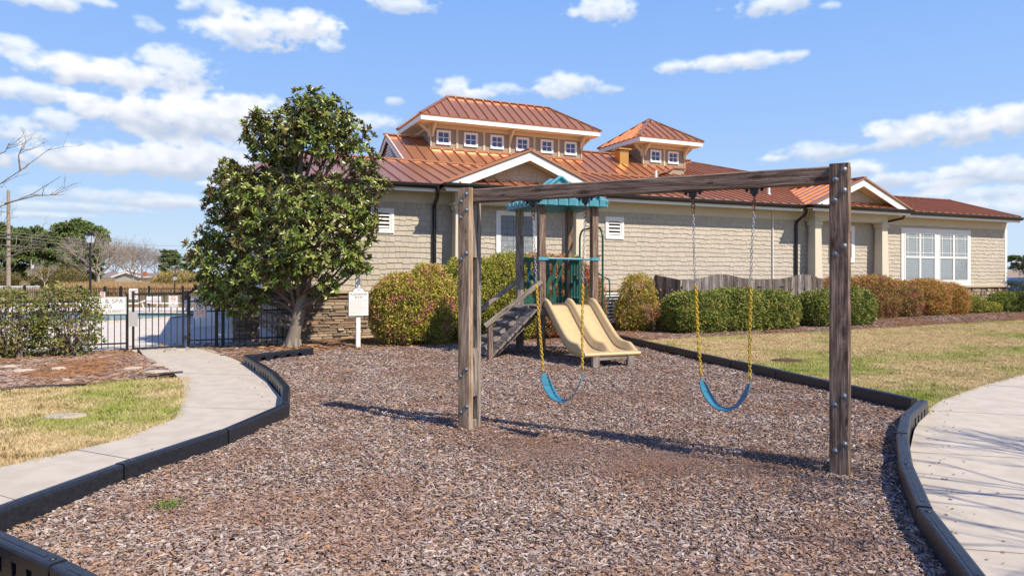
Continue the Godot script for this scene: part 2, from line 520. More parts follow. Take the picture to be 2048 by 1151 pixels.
	for b in clouds:
		var az: float = b[0]
		var el: float = b[1]
		var rx: float = b[2] * 1.7
		var ry: float = b[3] * 1.6
		var step := 1 if absf(az) < 40.0 and el < 26.0 else 2
		var y0 := clampi(int((90.0 - el - ry) / 180.0 * ht), 0, 1023)
		var y1 := clampi(int((90.0 - el + ry) / 180.0 * ht), 0, 1023)
		var x0 := int(floor((az - rx) / 360.0 * wd))
		var x1 := int(floor((az + rx) / 360.0 * wd))
		var y := y0 - y0 % step
		while y <= y1:
			var e := 90.0 - (y + 0.5) / ht * 180.0
			var x := x0 - posmod(x0, step)
			while x <= x1:
				var a := (x + 0.5) / wd * 360.0
				var nx := f.get_noise_3d(a * 0.38, e * 0.66, 0.0) + 0.45 * f.get_noise_3d(a * 1.1, e * 1.9, 50.0)
				var ny := g.get_noise_3d(a * 0.5, e * 0.8, 7.0)
				var dx: float = (a - az) / b[2] + ny * 0.35
				var dy: float = (e - el) / b[3] + nx * 0.25
				if dy < 0.0:
					dy *= 1.25
				var d: float = (1.0 - dx * dx - dy * dy) * 0.66 + nx * 0.72 + ny * 0.12
				var al: float = smoothstep(-0.18, 0.66, d) * b[4]
				if al > 0.01:
					var key := y * wd + posmod(x, wd)
					var sh: float = clampf(0.50 + dy * 0.85 + ny * 0.45, 0.0, 1.0)
					var old = acc.get(key)
					if old == null:
						acc[key] = [al, sh * al, b[5] * al, step]
					else:
						old[0] += al; old[1] += sh * al; old[2] += b[5] * al
				x += step
			y += step
	for key in acc:
		var o: Array = acc[key]
		var y: int = key / wd
		var x: int = key % wd
		var al: float = clampf(1.0 - exp(-1.75 * o[0]), 0.0, 0.97)
		var sh: float = o[1] / o[0]
		var grey: float = o[2] / o[0]
		var lit := Color(0.975, 0.975, 0.985)
		var low := Color(0.78, 0.81, 0.87).lerp(Color(0.70, 0.745, 0.825), grey)
		var c: Color = low.lerp(lit, clampf(sh * (1.25 - 0.65 * grey) + 0.08, 0.0, 1.0))
		c = rows[y].lerp(c, al)
		if o[3] == 1:
			im.set_pixel(x, y, c)
		else:
			im.fill_rect(Rect2i(x, y, 2, 2), c)
	return ImageTexture.create_from_image(im)

func inside(p: Vector2, poly: PackedVector2Array) -> bool:
	return Geometry2D.is_point_in_polygon(p, poly)

# a flat or gently sloping sheet over a polygon in (x, d), in cells, tinted per vertex
func sheet(called: String, poly: PackedVector2Array, cell: float, hf: Callable, cf: Callable, m: Material, parent: Node = self) -> MeshInstance3D:
	var lo := poly[0]
	var hi := poly[0]
	for p in poly:
		lo = lo.min(p)
		hi = hi.max(p)
	var mb := MB.new()
	mb.use_c = true
	var nx := int(ceil((hi.x - lo.x) / cell))
	var ny := int(ceil((hi.y - lo.y) / cell))
	for i in nx:
		for j in ny:
			var a := lo + Vector2(i, j) * cell
			var sq := PackedVector2Array([a, a + Vector2(cell, 0), a + Vector2(cell, cell), a + Vector2(0, cell)])
			for piece in Geometry2D.intersect_polygons(sq, poly):
				var tris := Geometry2D.triangulate_polygon(piece)
				var ids := []
				for p in piece:
					mb.col = cf.call(p)
					ids.append(mb.vert(W(p.x, p.y, hf.call(p)), Vector3.UP, p))
				var k := 0
				while k < tris.size():
					var p0: Vector2 = piece[tris[k]]
					var p1: Vector2 = piece[tris[k + 1]]
					var p2: Vector2 = piece[tris[k + 2]]
					if (p1 - p0).cross(p2 - p0) > 0.0:
						mb.tri_i(ids[tris[k]], ids[tris[k + 1]], ids[tris[k + 2]])
					else:
						mb.tri_i(ids[tris[k]], ids[tris[k + 2]], ids[tris[k + 1]])
					k += 3
	return mk(called, mb, m, parent)

func pv(a: Array) -> PackedVector2Array:
	var r := PackedVector2Array()
	for p in a:
		r.append(Vector2(p[0], p[1]))
	return r

# a slab with a visible edge over a polygon in (x, d)
func slab(called: String, poly: PackedVector2Array, h0: float, h1: float, m: Material, parent: Node = self) -> MeshInstance3D:
	var flipped := PackedVector2Array()
	for p in poly:
		flipped.append(Vector2(p.x, p.y))
	var mb := MB.new()
	# prism in x-y, then turned so that y becomes depth and z becomes height
	mb.xf = Transform3D(Basis(Vector3(1, 0, 0), Vector3(0, 0, -1), Vector3(0, 1, 0)), Vector3.ZERO)
	mb.prism(flipped, h0, h1)
	return mk(called, mb, m, parent)

var MULCH := PackedVector2Array()
var LAWN_L := PackedVector2Array()
var LAWN_R := PackedVector2Array()
var patch_noise := FastNoiseLite.new()
var fine_noise := FastNoiseLite.new()

func turf_tint(p: Vector2, green: float) -> Color:
	var a := patch_noise.get_noise_2d(p.x, p.y)
	var b := fine_noise.get_noise_2d(p.x, p.y)
	var g := clampf(green - 0.10 + a * 1.15 + b * 0.35, 0.0, 1.0)
	var tan_ := Color(0.555, 0.455, 0.262).lerp(Color(0.48, 0.365, 0.195), clampf(0.5 + b, 0.0, 1.0))
	return tan_.lerp(Color(0.27, 0.32, 0.07), g)

func green_right(p: Vector2) -> float:   # greener along the path and in a band through the lawn
	var g := 0.04
	g += 0.75 * exp(-pow((p.distance_to(Vector2(5.4, 9.4)) - 0.2) / 1.5, 2.0))
	g += 0.35 * exp(-pow((p.y - (9.0 + p.x * 0.5)) / 1.6, 2.0))
	return g

func green_left(p: Vector2) -> float:
	return 0.22 + 0.5 * exp(-pow(p.distance_to(Vector2(-4.6, 7.4)) / 0.7, 2.0)) + 0.25 * exp(-pow(p.distance_to(Vector2(-5.6, 8.0)) / 1.6, 2.0))

func build_ground() -> void:
	patch_noise.seed = 21; patch_noise.frequency = 0.35; patch_noise.fractal_octaves = 3
	fine_noise.seed = 22; fine_noise.frequency = 2.2; fine_noise.fractal_octaves = 3
	var white := func(_p): return Color(1, 1, 1)
	# open field to the horizon
	var mb := MB.new()
	mb.use_c = true
	mb.col = Color(0.31, 0.235, 0.12)
	mb.quad(W(-700, -60, -0.16), W(700, -60, -0.16), W(700, 900, -0.16), W(-700, 900, -0.16))
	structure(mk("ground", mb, M.turf))
	# mulch of the playground
	MULCH = pv([[-3.94, 13.85], [-4.72, 12.5], [-3.97, 11.1], [-3.46, 10.17], [-2.87, 8.9], [-2.49, 7.67], [-2.62, 6.36], [-2.92, 5.19], [-3.13, 4.28], [-3.05, 3.95], [-2.75, 3.76], [-2.25, 3.43], [-1.86, 3.2], [-0.9, 2.6], [0.3, 2.1], [1.6, 2.0], [2.16, 3.24], [2.49, 4.22], [2.95, 5.24], [3.47, 6.23], [3.98, 7.08], [4.66, 7.92], [4.32, 9.2], [4.04, 10.56], [3.4, 12.71], [2.62, 16.5], [2.2, 17.2], [1.0, 16.6], [-0.2, 16.1], [-1.6, 15.6], [-2.6, 15.2], [-3.4, 14.8]])
	var mulch_h := func(p): return -0.035 + 0.03 * patch_noise.get_noise_2d(p.x * 2.0, p.y * 2.0)
	var mulch_c := func(p):
		var w: float = clampf(0.5 + 1.3 * patch_noise.get_noise_2d(p.x * 1.7 + 40.0, p.y * 1.7), 0.0, 1.0)
		return Color(1.0, 0.95, 0.92).lerp(Color(1.1, 0.80, 0.60), w * 0.5)
	structure(sheet("mulch", MULCH, 0.35, mulch_h, mulch_c, M.mulch))
	# beds of old mulch and pine straw
	var bed_c := func(p):
		var w: float = clampf(0.5 + 1.3 * patch_noise.get_noise_2d(p.x * 1.3, p.y * 1.3 + 70.0), 0.0, 1.0)
		return Color(0.95, 0.82, 0.70).lerp(Color(1.15, 0.72, 0.45), w)
	var bed_l := pv([[-14.5, 9.3], [-8.0, 9.35], [-7.0, 9.65], [-6.2, 9.85], [-5.7, 10.5], [-5.35, 11.2], [-5.0, 10.75], [-5.6, 11.75], [-6.4, 12.65], [-8.15, 14.95], [-10.0, 14.1], [-15.5, 11.8]])
	structure(sheet("left_bed", bed_l, 0.5, func(p): return -0.05 + 0.02 * patch_noise.get_noise_2d(p.x * 2.0, p.y * 2.0), bed_c, M.mulch))
	var bed_m := pv([[-7.5, 16.1], [-6.7, 14.95], [-4.75, 12.55], [-3.94, 13.8], [-3.4, 14.8], [-2.6, 15.2], [-1.6, 15.6], [-0.2, 16.1], [1.0, 16.6], [2.2, 17.2], [2.62, 16.5], [3.3, 17.25], [5.0, 18.0], [8.6, 19.3], [11.6, 20.6], [17.5, 23.3], [22.5, 25.6], [23.5, 28.4], [20.5, 28.9], [-5.5, 17.0]])
	structure(sheet("planting_bed", bed_m, 0.6, func(p): return gh(p.x, p.y) + 0.012, bed_c, M.mulch))
	# lawns
	LAWN_R = pv([[4.66, 7.85], [4.32, 9.2], [4.04, 10.56], [3.4, 12.71], [2.65, 16.4], [3.3, 17.25], [5.0, 18.0], [8.6, 19.3], [11.6, 20.6], [17.5, 23.3], [22.5, 25.6], [30.0, 27.5], [30.0, 14.5], [14.0, 13.2], [10.5, 12.35], [8.07, 11.0], [6.6, 9.85], [5.32, 8.68], [4.75, 8.0]])
	structure(sheet("right_lawn", LAWN_R, 0.3, func(p): return gh(p.x, p.y) + 0.004, func(p): return turf_tint(p, green_right(p)), M.turf))
	LAWN_L = pv([[-12.5, 9.2], [-8.0, 9.35], [-7.0, 9.65], [-6.2, 9.85], [-5.7, 10.5], [-5.0, 10.75], [-4.7, 10.1], [-4.26, 9.1], [-3.86, 8.1], [-3.66, 7.6], [-3.71, 6.6], [-4.02, 5.9], [-5.0, 4.6], [-12.5, 4.6]])
	structure(sheet("left_lawn", LAWN_L, 0.25, func(_p): return -0.045, func(p): return turf_tint(p, green_left(p)), M.turf))
	var outer := pv([[4.3, 1.0], [4.6, 2.6], [4.95, 3.7], [5.35, 4.7], [5.9, 5.6], [6.5, 6.4], [7.3, 7.1], [8.0, 7.7], [9.1, 8.6], [10.4, 9.4], [12.0, 10.2], [15.0, 10.9], [20.6, 11.5], [30.0, 12.5], [30.0, -6.0], [4.0, -6.0]])
	structure(sheet("outer_lawn", outer, 0.6, func(_p): return -0.05, func(p): return turf_tint(p, 0.05), M.turf))
	# concrete paths, slab by slab
	var left_out := [[-8.05, 15.05], [-6.55, 12.62], [-5.73, 11.68], [-4.88, 10.35], [-4.27, 9.1], [-3.67, 7.61], [-3.71, 6.62], [-4.03, 5.92], [-4.5, 4.9], [-4.9, 3.9], [-5.1, 2.5]]
	var left_in := [[-6.62, 15.2], [-4.85, 12.6], [-4.07, 11.3], [-3.45, 10.0], [-2.85, 8.75], [-2.5, 7.55], [-2.64, 6.34], [-2.94, 5.18], [-3.15, 4.27], [-3.25, 3.4], [-3.2, 2.3]]
	path_slabs("left_path", left_out, left_in, [0.0, 1.25, 2.3, 3.55, 4.55, 5.5, 6.55, 7.6, 8.7, 10.0])
	var right_in := [[2.0, 2.2], [2.22, 3.24], [2.55, 4.22], [3.02, 5.22], [3.52, 6.2], [4.05, 7.05], [4.66, 7.92], [5.32, 8.7], [6.6, 9.88], [8.07, 11.03], [10.5, 12.4], [14.0, 13.25], [20.0, 13.9]]
	var right_out := [[4.3, 1.4], [4.6, 2.6], [4.95, 3.7], [5.35, 4.7], [5.9, 5.6], [6.5, 6.4], [7.3, 7.1], [8.0, 7.7], [9.1, 8.6], [10.4, 9.4], [12.0, 10.2], [15.0, 10.9], [20.6, 11.5]]
	path_slabs("right_path", right_in, right_out, [0.0, 1.75, 2.75, 3.95, 5.1, 6.2, 7.1, 8.1, 9.0, 10.0, 11.0, 12.0])

func along(a: Array, t: float) -> Vector2:
	var i := clampi(int(t), 0, a.size() - 2)
	return Vector2(a[i][0], a[i][1]).lerp(Vector2(a[i + 1][0], a[i + 1][1]), t - i)

func path_slabs(called: String, a: Array, b: Array, cuts: Array) -> void:
	var root := Node3D.new()
	root.name = called
	add_child(root, true)
	structure(root)
	for k in cuts.size() - 1:
		var pts := PackedVector2Array()
		var t0: float = cuts[k]
		var t1: float = cuts[k + 1]
		var steps := 6
		for i in steps + 1:
			pts.append(along(a, lerpf(t0, t1, i / float(steps))))
		for i in steps + 1:
			pts.append(along(b, lerpf(t1, t0, i / float(steps))))
		var slim := Geometry2D.offset_polygon(pts, -0.006)
		slab("slab", slim[0] if slim.size() else pts, -0.2, -0.035 + 0.002 * (k % 2), M.concrete, root)
	var bed := PackedVector2Array()
	for p in a:
		bed.append(Vector2(p[0], p[1]))
	for i in b.size():
		bed.append(Vector2(b[b.size() - 1 - i][0], b[b.size() - 1 - i][1]))
	slab("path_joint", bed, -0.25, -0.055, M.mortar, root)

var house: Node3D

# hit the lower roof: height at q
func lowh(q: float) -> float:
	return 3.92 + 0.326 * (0.55 - q)

# one metal panel: corners (s,h,q) counter-clockwise from outside; first edge is its left seam, low to high
func roof_panel(a_lo: Vector3, b_lo: Vector3, b_hi: Vector3, a_hi: Vector3, parent: Node, k: int, seam := true) -> void:
	var mb := MB.new()
	var nn := (b_lo - a_lo).cross(a_hi - a_lo)
	if nn.length() < 0.0001:
		nn = (b_lo - a_lo).cross(b_hi - a_lo)
	nn = nn.normalized()
	var th := nn * 0.02
	mb.quad(a_lo, b_lo, b_hi, a_hi)
	mb.quad(b_lo - th, a_lo - th, a_hi - th, b_hi - th)
	mb.quad(a_lo - th, b_lo - th, b_lo, a_lo)
	if seam and a_hi.distance_to(a_lo) > 0.08:
		var across := (b_lo - a_lo).normalized() * 0.014
		var up := nn * 0.042
		mb.quad(a_lo - across, a_lo + across, a_lo + across + up, a_lo - across + up)
		mb.quad(a_lo + across, a_hi + across, a_hi + across + up, a_lo + across + up)
		mb.quad(a_hi - across, a_lo - across, a_lo - across + up, a_hi - across + up)
		mb.quad(a_lo - across + up, a_lo + across + up, a_hi + across + up, a_hi - across + up)
	mk("roof_panel", mb, M.copper[k % 3], parent)

# panels side by side from lower edge lo(t) to upper edge hi(t), t from t0 to t1
func roof_run(t0: float, t1: float, step: float, lo: Callable, hi: Callable, parent: Node) -> void:
	var cnt := maxi(1, int(round((t1 - t0) / step)))
	var w := (t1 - t0) / cnt
	for k in cnt:
		var a := t0 + w * k
		var b := a + w
		roof_panel(lo.call(a), lo.call(b), hi.call(b), hi.call(a), parent, k * 7 + int(a * 3.0))

# a trim strip with a square section between two points
func strip(called: String, a: Vector3, b: Vector3, w: float, h: float, m: Material, parent: Node, up := Vector3.UP) -> MeshInstance3D:
	var mb := MB.new()
	var dir := (b - a).normalized()
	var side := dir.cross(up).normalized()
	var u := side.cross(dir).normalized()
	mb.xf = Transform3D(Basis(side, dir, u), a)
	mb.box(Vector3(-w / 2, 0, -h / 2), Vector3(w / 2, a.distance_to(b), h / 2))
	return mk(called, mb, m, parent)

func shingle_rows(s0: float, s1: float, rows: int, h_of: Callable, q: float, holes: Array, clip: PackedVector2Array, one_by_one: Rect2, parent: Node, seed_: int) -> void:
	var r := RandomNumberGenerator.new()
	r.seed = seed_
	var unit := {}
	var rest := []
	for k in 5:
		rest.append(MB.new())
	var single := 0
	for row in rows:
		var h0: float = h_of.call(row)
		var h1: float = h_of.call(row + 1)
		var s := s0 - r.randf() * 0.15
		while s < s1:
			var w: float = [0.12, 0.15, 0.18, 0.21, 0.27][r.randi() % 5]
			var a := maxf(s, s0)
			var b := minf(s + w - 0.005, s1)
			s += w
			if b - a < 0.02:
				continue
			var drop: float = [0.0, 0.006, 0.016, 0.03][r.randi() % 4]
			var tone := r.randi() % 5
			var hid := false
			for ho in holes:
				if ho.has_point(Vector2(a, h0)) and ho.has_point(Vector2(b, h0)) and ho.has_point(Vector2(a, h1)) and ho.has_point(Vector2(b, h1)):
					hid = true
			if hid:
				continue
			var lo := h0 - 0.006 - drop
			var hi := h1 + 0.012
			var qo := q + r.randf() * 0.002
			if clip.size() == 0 and one_by_one.has_point(Vector2((a + b) / 2, (h0 + h1) / 2)) and single < 295:
				single += 1
				var key := "%d_%d" % [int(round((b - a) * 200.0)), tone]
				if not unit.has(key):
					var mb := MB.new()
					shingle_shape(mb, PackedVector2Array([Vector2(-(b - a) / 2, 0), Vector2((b - a) / 2, 0), Vector2((b - a) / 2, 0.157), Vector2(-(b - a) / 2, 0.157)]), 0.0, 0.157, 0.0)
					unit[key] = mb.mesh(M.shingle[tone])
				put("shingle", unit[key], parent, Transform3D(Basis(Vector3(1, 0, 0), Vector3(0, (hi - lo) / 0.157, 0), Vector3(0, 0, 1)), Vector3((a + b) / 2, lo, qo)))
			else:
				var sq := PackedVector2Array([Vector2(a, lo), Vector2(b, lo), Vector2(b, hi), Vector2(a, hi)])
				if clip.size():
					for piece in Geometry2D.intersect_polygons(sq, clip):
						var ar := 0.0
						for i in piece.size():
							ar += piece[i].cross(piece[(i + 1) % piece.size()])
						if ar < 0.0:
							piece.reverse()
						shingle_shape(rest[tone], piece, lo, hi, qo)
				else:
					shingle_shape(rest[tone], sq, lo, hi, qo)
	var mesh := ArrayMesh.new()
	for k in 5:
		rest[k].surface(mesh, M.shingle[k])
	if mesh.get_surface_count():
		stuff(put("shingles", mesh, parent))

func shingle_shape(mb: MB, poly: PackedVector2Array, lo: float, hi: float, q: float) -> void:
	var front := []
	for p in poly:
		front.append(Vector3(p.x, p.y, q + lerpf(0.024, 0.003, clampf((p.y - lo) / maxf(hi - lo, 0.001), 0.0, 1.0))))
	mb.poly(front)
	for i in poly.size():
		var a: Vector3 = front[i]
		var b: Vector3 = front[(i + 1) % poly.size()]
		mb.quad(Vector3(a.x, a.y, q - 0.004), Vector3(b.x, b.y, q - 0.004), b, a)

func stones(s0: float, s1: float, h0: float, h1: float, q: float, parent: Node, seed_: int, ledge: bool, single: bool) -> void:
	var r := RandomNumberGenerator.new()
	r.seed = seed_
	var bulk := []
	for k in 5:
		bulk.append(MB.new())
	var h := h0
	while h < h1 - 0.015:
		var rh := minf(r.randf_range(0.035, 0.095) if ledge else r.randf_range(0.09, 0.2), h1 - h)
		if h1 - h - rh < 0.03:
			rh = h1 - h
		var s := s0 - r.randf() * 0.1
		while s < s1:
			var w := r.randf_range(0.12, 0.48) if ledge else r.randf_range(0.14, 0.34)
			var a := maxf(s, s0) + 0.004
			var b := minf(s + w, s1) - 0.004
			s += w
			if b - a < 0.03:
				continue
			var two := ledge and rh > 0.07 and r.randf() < 0.3
			var rows := [[h + 0.003, h + rh - 0.003]]
			if two:
				var m := h + rh * r.randf_range(0.4, 0.6)
				rows = [[h + 0.003, m - 0.002], [m + 0.002, h + rh - 0.003]]
			for y in rows:
				var mb := MB.new()
				var out := q + r.randf_range(0.02, 0.065)
				var tone := r.randi() % 5
				var j := 0.008 if ledge else 0.03
				var c := [Vector3(a + r.randf() * j, y[0] + r.randf() * j * 0.6, out - r.randf() * 0.02), Vector3(b - r.randf() * j, y[0] + r.randf() * j * 0.6, out - r.randf() * 0.02), Vector3(b - r.randf() * j, y[1] - r.randf() * j * 0.6, out - r.randf() * 0.025), Vector3(a + r.randf() * j, y[1] - r.randf() * j * 0.6, out - r.randf() * 0.025)]
				var mid := Vector3.ZERO
				for p in c:
					mid += p / 4.0
				mid.z = out + r.randf_range(0.0, 0.012)
				var tgt: MB = mb if single else bulk[tone]
				var inner := []
				for p in c:
					inner.append(p.lerp(mid, 0.22) + Vector3(0, 0, 0.006))
				tgt.quad(inner[0], inner[1], inner[2], inner[3])
				for i in 4:
					var p: Vector3 = c[i]
					var e: Vector3 = c[(i + 1) % 4]
					tgt.quad(p, e, inner[(i + 1) % 4], inner[i])
					tgt.quad(Vector3(p.x, p.y, q - 0.01), Vector3(e.x, e.y, q - 0.01), e, p)
				if single:
					mk("stone", mb, M.stone[tone], parent)
		h += rh
	if not single:
		var mesh := ArrayMesh.new()
		for k in 5:
			bulk[k].surface(mesh, M.stone[k])
		stuff(put("stones", mesh, parent))

func frame(mb: MB, s0: float, s1: float, h0: float, h1: float, w: float, q0: float, q1: float) -> void:
	mb.box(Vector3(s0, h1 - w, q0), Vector3(s1, h1, q1))
	mb.box(Vector3(s0, h0, q0), Vector3(s1, h0 + w, q1))
	mb.box(Vector3(s0, h0 + w, q0), Vector3(s0 + w, h1 - w, q1))
	mb.box(Vector3(s1 - w, h0 + w, q0), Vector3(s1, h1 - w, q1))

func louver(s0: float, s1: float, h0: float, h1: float) -> void:
	var mb := MB.new()
	frame(mb, s0, s1, h0, h1, 0.075, 0.0, 0.05)
	frame(mb, s0 + 0.075, s1 - 0.075, h0 + 0.075, h1 - 0.075, 0.045, 0.0, 0.035)
	var o := mk("louvered_vent", mb, M.white, house)
	bx("vent_back", Vector3(s0 + 0.1, h0 + 0.1, 0.002), Vector3(s1 - 0.1, h1 - 0.1, 0.004), M.painted_dark, o)  # dark sheet painted in place of the shade behind the slats
	var n := 4
	for k in n:
		var y := lerpf(h0 + 0.12, h1 - 0.12, k / float(n))
		var dy := (h1 - h0 - 0.24) / n
		var sl := MB.new()
		sl.xf = Transform3D(Basis(Vector3.RIGHT, deg_to_rad(42)), Vector3((s0 + s1) / 2, y + dy * 0.42, 0.02))
		sl.box(Vector3(-(s1 - s0) / 2 + 0.12, -0.006, -0.045), Vector3((s1 - s0) / 2 - 0.12, 0.006, 0.04))
		mk("louver_slat", sl, M.white, o)

func small_window(s0: float, s1: float, h0: float, h1: float, q: float, parent: Node) -> void:
	var mb := MB.new()
	frame(mb, s0, s1, h0, h1, 0.055, q, q + 0.045)
	frame(mb, s0 + 0.055, s1 - 0.055, h0 + 0.055, h1 - 0.055, 0.018, q, q + 0.03)
	var sm := (s0 + s1) / 2
	var hm := (h0 + h1) / 2
	mb.box(Vector3(sm - 0.010, h0 + 0.073, q + 0.008), Vector3(sm + 0.010, h1 - 0.073, q + 0.026))
	mb.box(Vector3(s0 + 0.073, hm - 0.010, q + 0.009), Vector3(sm - 0.010, hm + 0.010, q + 0.025))
	mb.box(Vector3(sm + 0.010, hm - 0.010, q + 0.009), Vector3(s1 - 0.073, hm + 0.010, q + 0.025))
	var o := mk("window", mb, M.white, parent)
	for i in 2:
		for j in 2:
			var a := s0 + 0.073 if i == 0 else sm + 0.010
			var b := sm - 0.010 if i == 0 else s1 - 0.073
			var c := h0 + 0.073 if j == 0 else hm + 0.010
			var d := hm - 0.010 if j == 0 else h1 - 0.073
			bx("pane", Vector3(a, c, q - 0.01), Vector3(b, d, q + 0.012), M.glass, o)

func sash_window(s0: float, s1: float, h0: float, h1: float, q: float, parent: Node) -> void:
	# a double sash window of two lights with blinds behind the glass
	var mb := MB.new()
	frame(mb, s0, s1, h0, h1, 0.05, q, q + 0.06)
	var hm := (h0 + h1) / 2
	mb.box(Vector3(s0 + 0.05, hm - 0.035, q), Vector3(s1 - 0.05, hm + 0.035, q + 0.05))
	var o := mk("window", mb, M.white, parent)
	var sm := (s0 + s1) / 2
	bx("mullion", Vector3(sm - 0.045, h0 + 0.05, q), Vector3(sm + 0.045, h1 - 0.05, q + 0.056), M.white, o)
	bx("unlit_sheet", Vector3(s0 + 0.05, h0 + 0.05, q + 0.001), Vector3(s1 - 0.05, h1 - 0.05, q + 0.004), M.painted_dark, o)  # flat dark sheet stands in for the unlit interior
	for i in 2:
		var a := s0 + 0.05 if i == 0 else sm + 0.045
		var b := sm - 0.045 if i == 0 else s1 - 0.05
		for j in 2:
			var c := h0 + 0.05 if j == 0 else hm + 0.035
			var d := hm - 0.035 if j == 0 else h1 - 0.05
			bx("pane", Vector3(a, c, q + 0.036), Vector3(b, d, q + 0.039), M.pane, o)
			if j == 1:
				var bars := MB.new()
				bars.box(Vector3(a + 0.13, c, q + 0.0395), Vector3(a + 0.15, d, q + 0.047))
				bars.box(Vector3(b - 0.15, c, q + 0.0395), Vector3(b - 0.13, d, q + 0.047))
				bars.box(Vector3(a, d - 0.16, q + 0.0395), Vector3(b, d - 0.14, q + 0.046))
				bars.box(Vector3(a, c + 0.12, q + 0.0395), Vector3(b, c + 0.14, q + 0.046))
				mk("glazing_bar", bars, M.white, o)
		var sl := MB.new()
		var y := h0 + 0.06
		while y < h1 - 0.07:
			if absf(y - hm) > 0.05:
				sl.quad(Vector3(a + 0.02, y, q + 0.022), Vector3(b - 0.02, y, q + 0.022), Vector3(b - 0.02, y + 0.05, q + 0.010), Vector3(a + 0.02, y + 0.05, q + 0.010))
			y += 0.078
		stuff(mk("blind", sl, M.blind, o))

func column(sc: float, q1: float) -> void:
	var mb := MB.new()
	var h0 := 0.0
	var h1 := 3.28
	var w0 := 0.19
	var w1 := 0.14
	var zc := q1 - 0.14
	var b := [Vector3(sc - w0, h0, zc + w0), Vector3(sc + w0, h0, zc + w0), Vector3(sc + w0, h0, zc - w0), Vector3(sc - w0, h0, zc - w0)]
	var t := [Vector3(sc - w1, h1, zc + w1), Vector3(sc + w1, h1, zc + w1), Vector3(sc + w1, h1, zc - w1), Vector3(sc - w1, h1, zc - w1)]
	for i in 4:
		mb.quad(b[i], b[(i + 1) % 4], t[(i + 1) % 4], t[i])
	var o := mk("column", mb, M.cream, house)
	bx("capital", Vector3(sc - 0.175, 3.28, zc - 0.175), Vector3(sc + 0.175, 3.41, zc + 0.175), M.cream, o)
	bx("capital", Vector3(sc - 0.24, 3.41, zc - 0.2), Vector3(sc + 0.24, 3.449, zc + 0.24), M.cream, o)

func gutter_run(s0: float, s1: float, q: float, h: float) -> void:
	var mb := MB.new()
	mb.xf = Transform3D(Basis(Vector3(0, 0, 1), Vector3(0, 1, 0), Vector3(-1, 0, 0)), Vector3.ZERO)
	# profile in (q, h), extruded along s
	var prof := PackedVector2Array([Vector2(q, h), Vector2(q + 0.07, h), Vector2(q + 0.085, h + 0.035), Vector2(q + 0.12, h + 0.06), Vector2(q + 0.125, h + 0.115), Vector2(q + 0.11, h + 0.115), Vector2(q + 0.1, h + 0.07), Vector2(q + 0.02, h + 0.05), Vector2(q + 0.015, h + 0.115), Vector2(q, h + 0.115)])
	mb.prism(prof, -s1, -s0)
	mk("gutter", mb, M.gutter, house)

func downspout(s: float, q_top: float, dir: float) -> void:
	var mb := MB.new()
	mb.tube([Vector3(s + 0.28 * dir, 3.82, q_top), Vector3(s + 0.27 * dir, 3.68, q_top), Vector3(s + 0.22 * dir, 3.58, q_top - 0.08), Vector3(s + 0.04 * dir, 3.40, 0.11), Vector3(s, 3.3, 0.075), Vector3(s, 0.1, 0.075)], [0.055], 8)
	mk("downspout", mb, M.gutter, house)
	bx("leader_box", Vector3(s + 0.14 * dir - 0.02, 3.8, q_top - 0.075), Vector3(s + 0.4 * dir + 0.02 if dir > 0 else s + 0.4 * dir - 0.02, 3.9, q_top + 0.075), M.gutter, house)

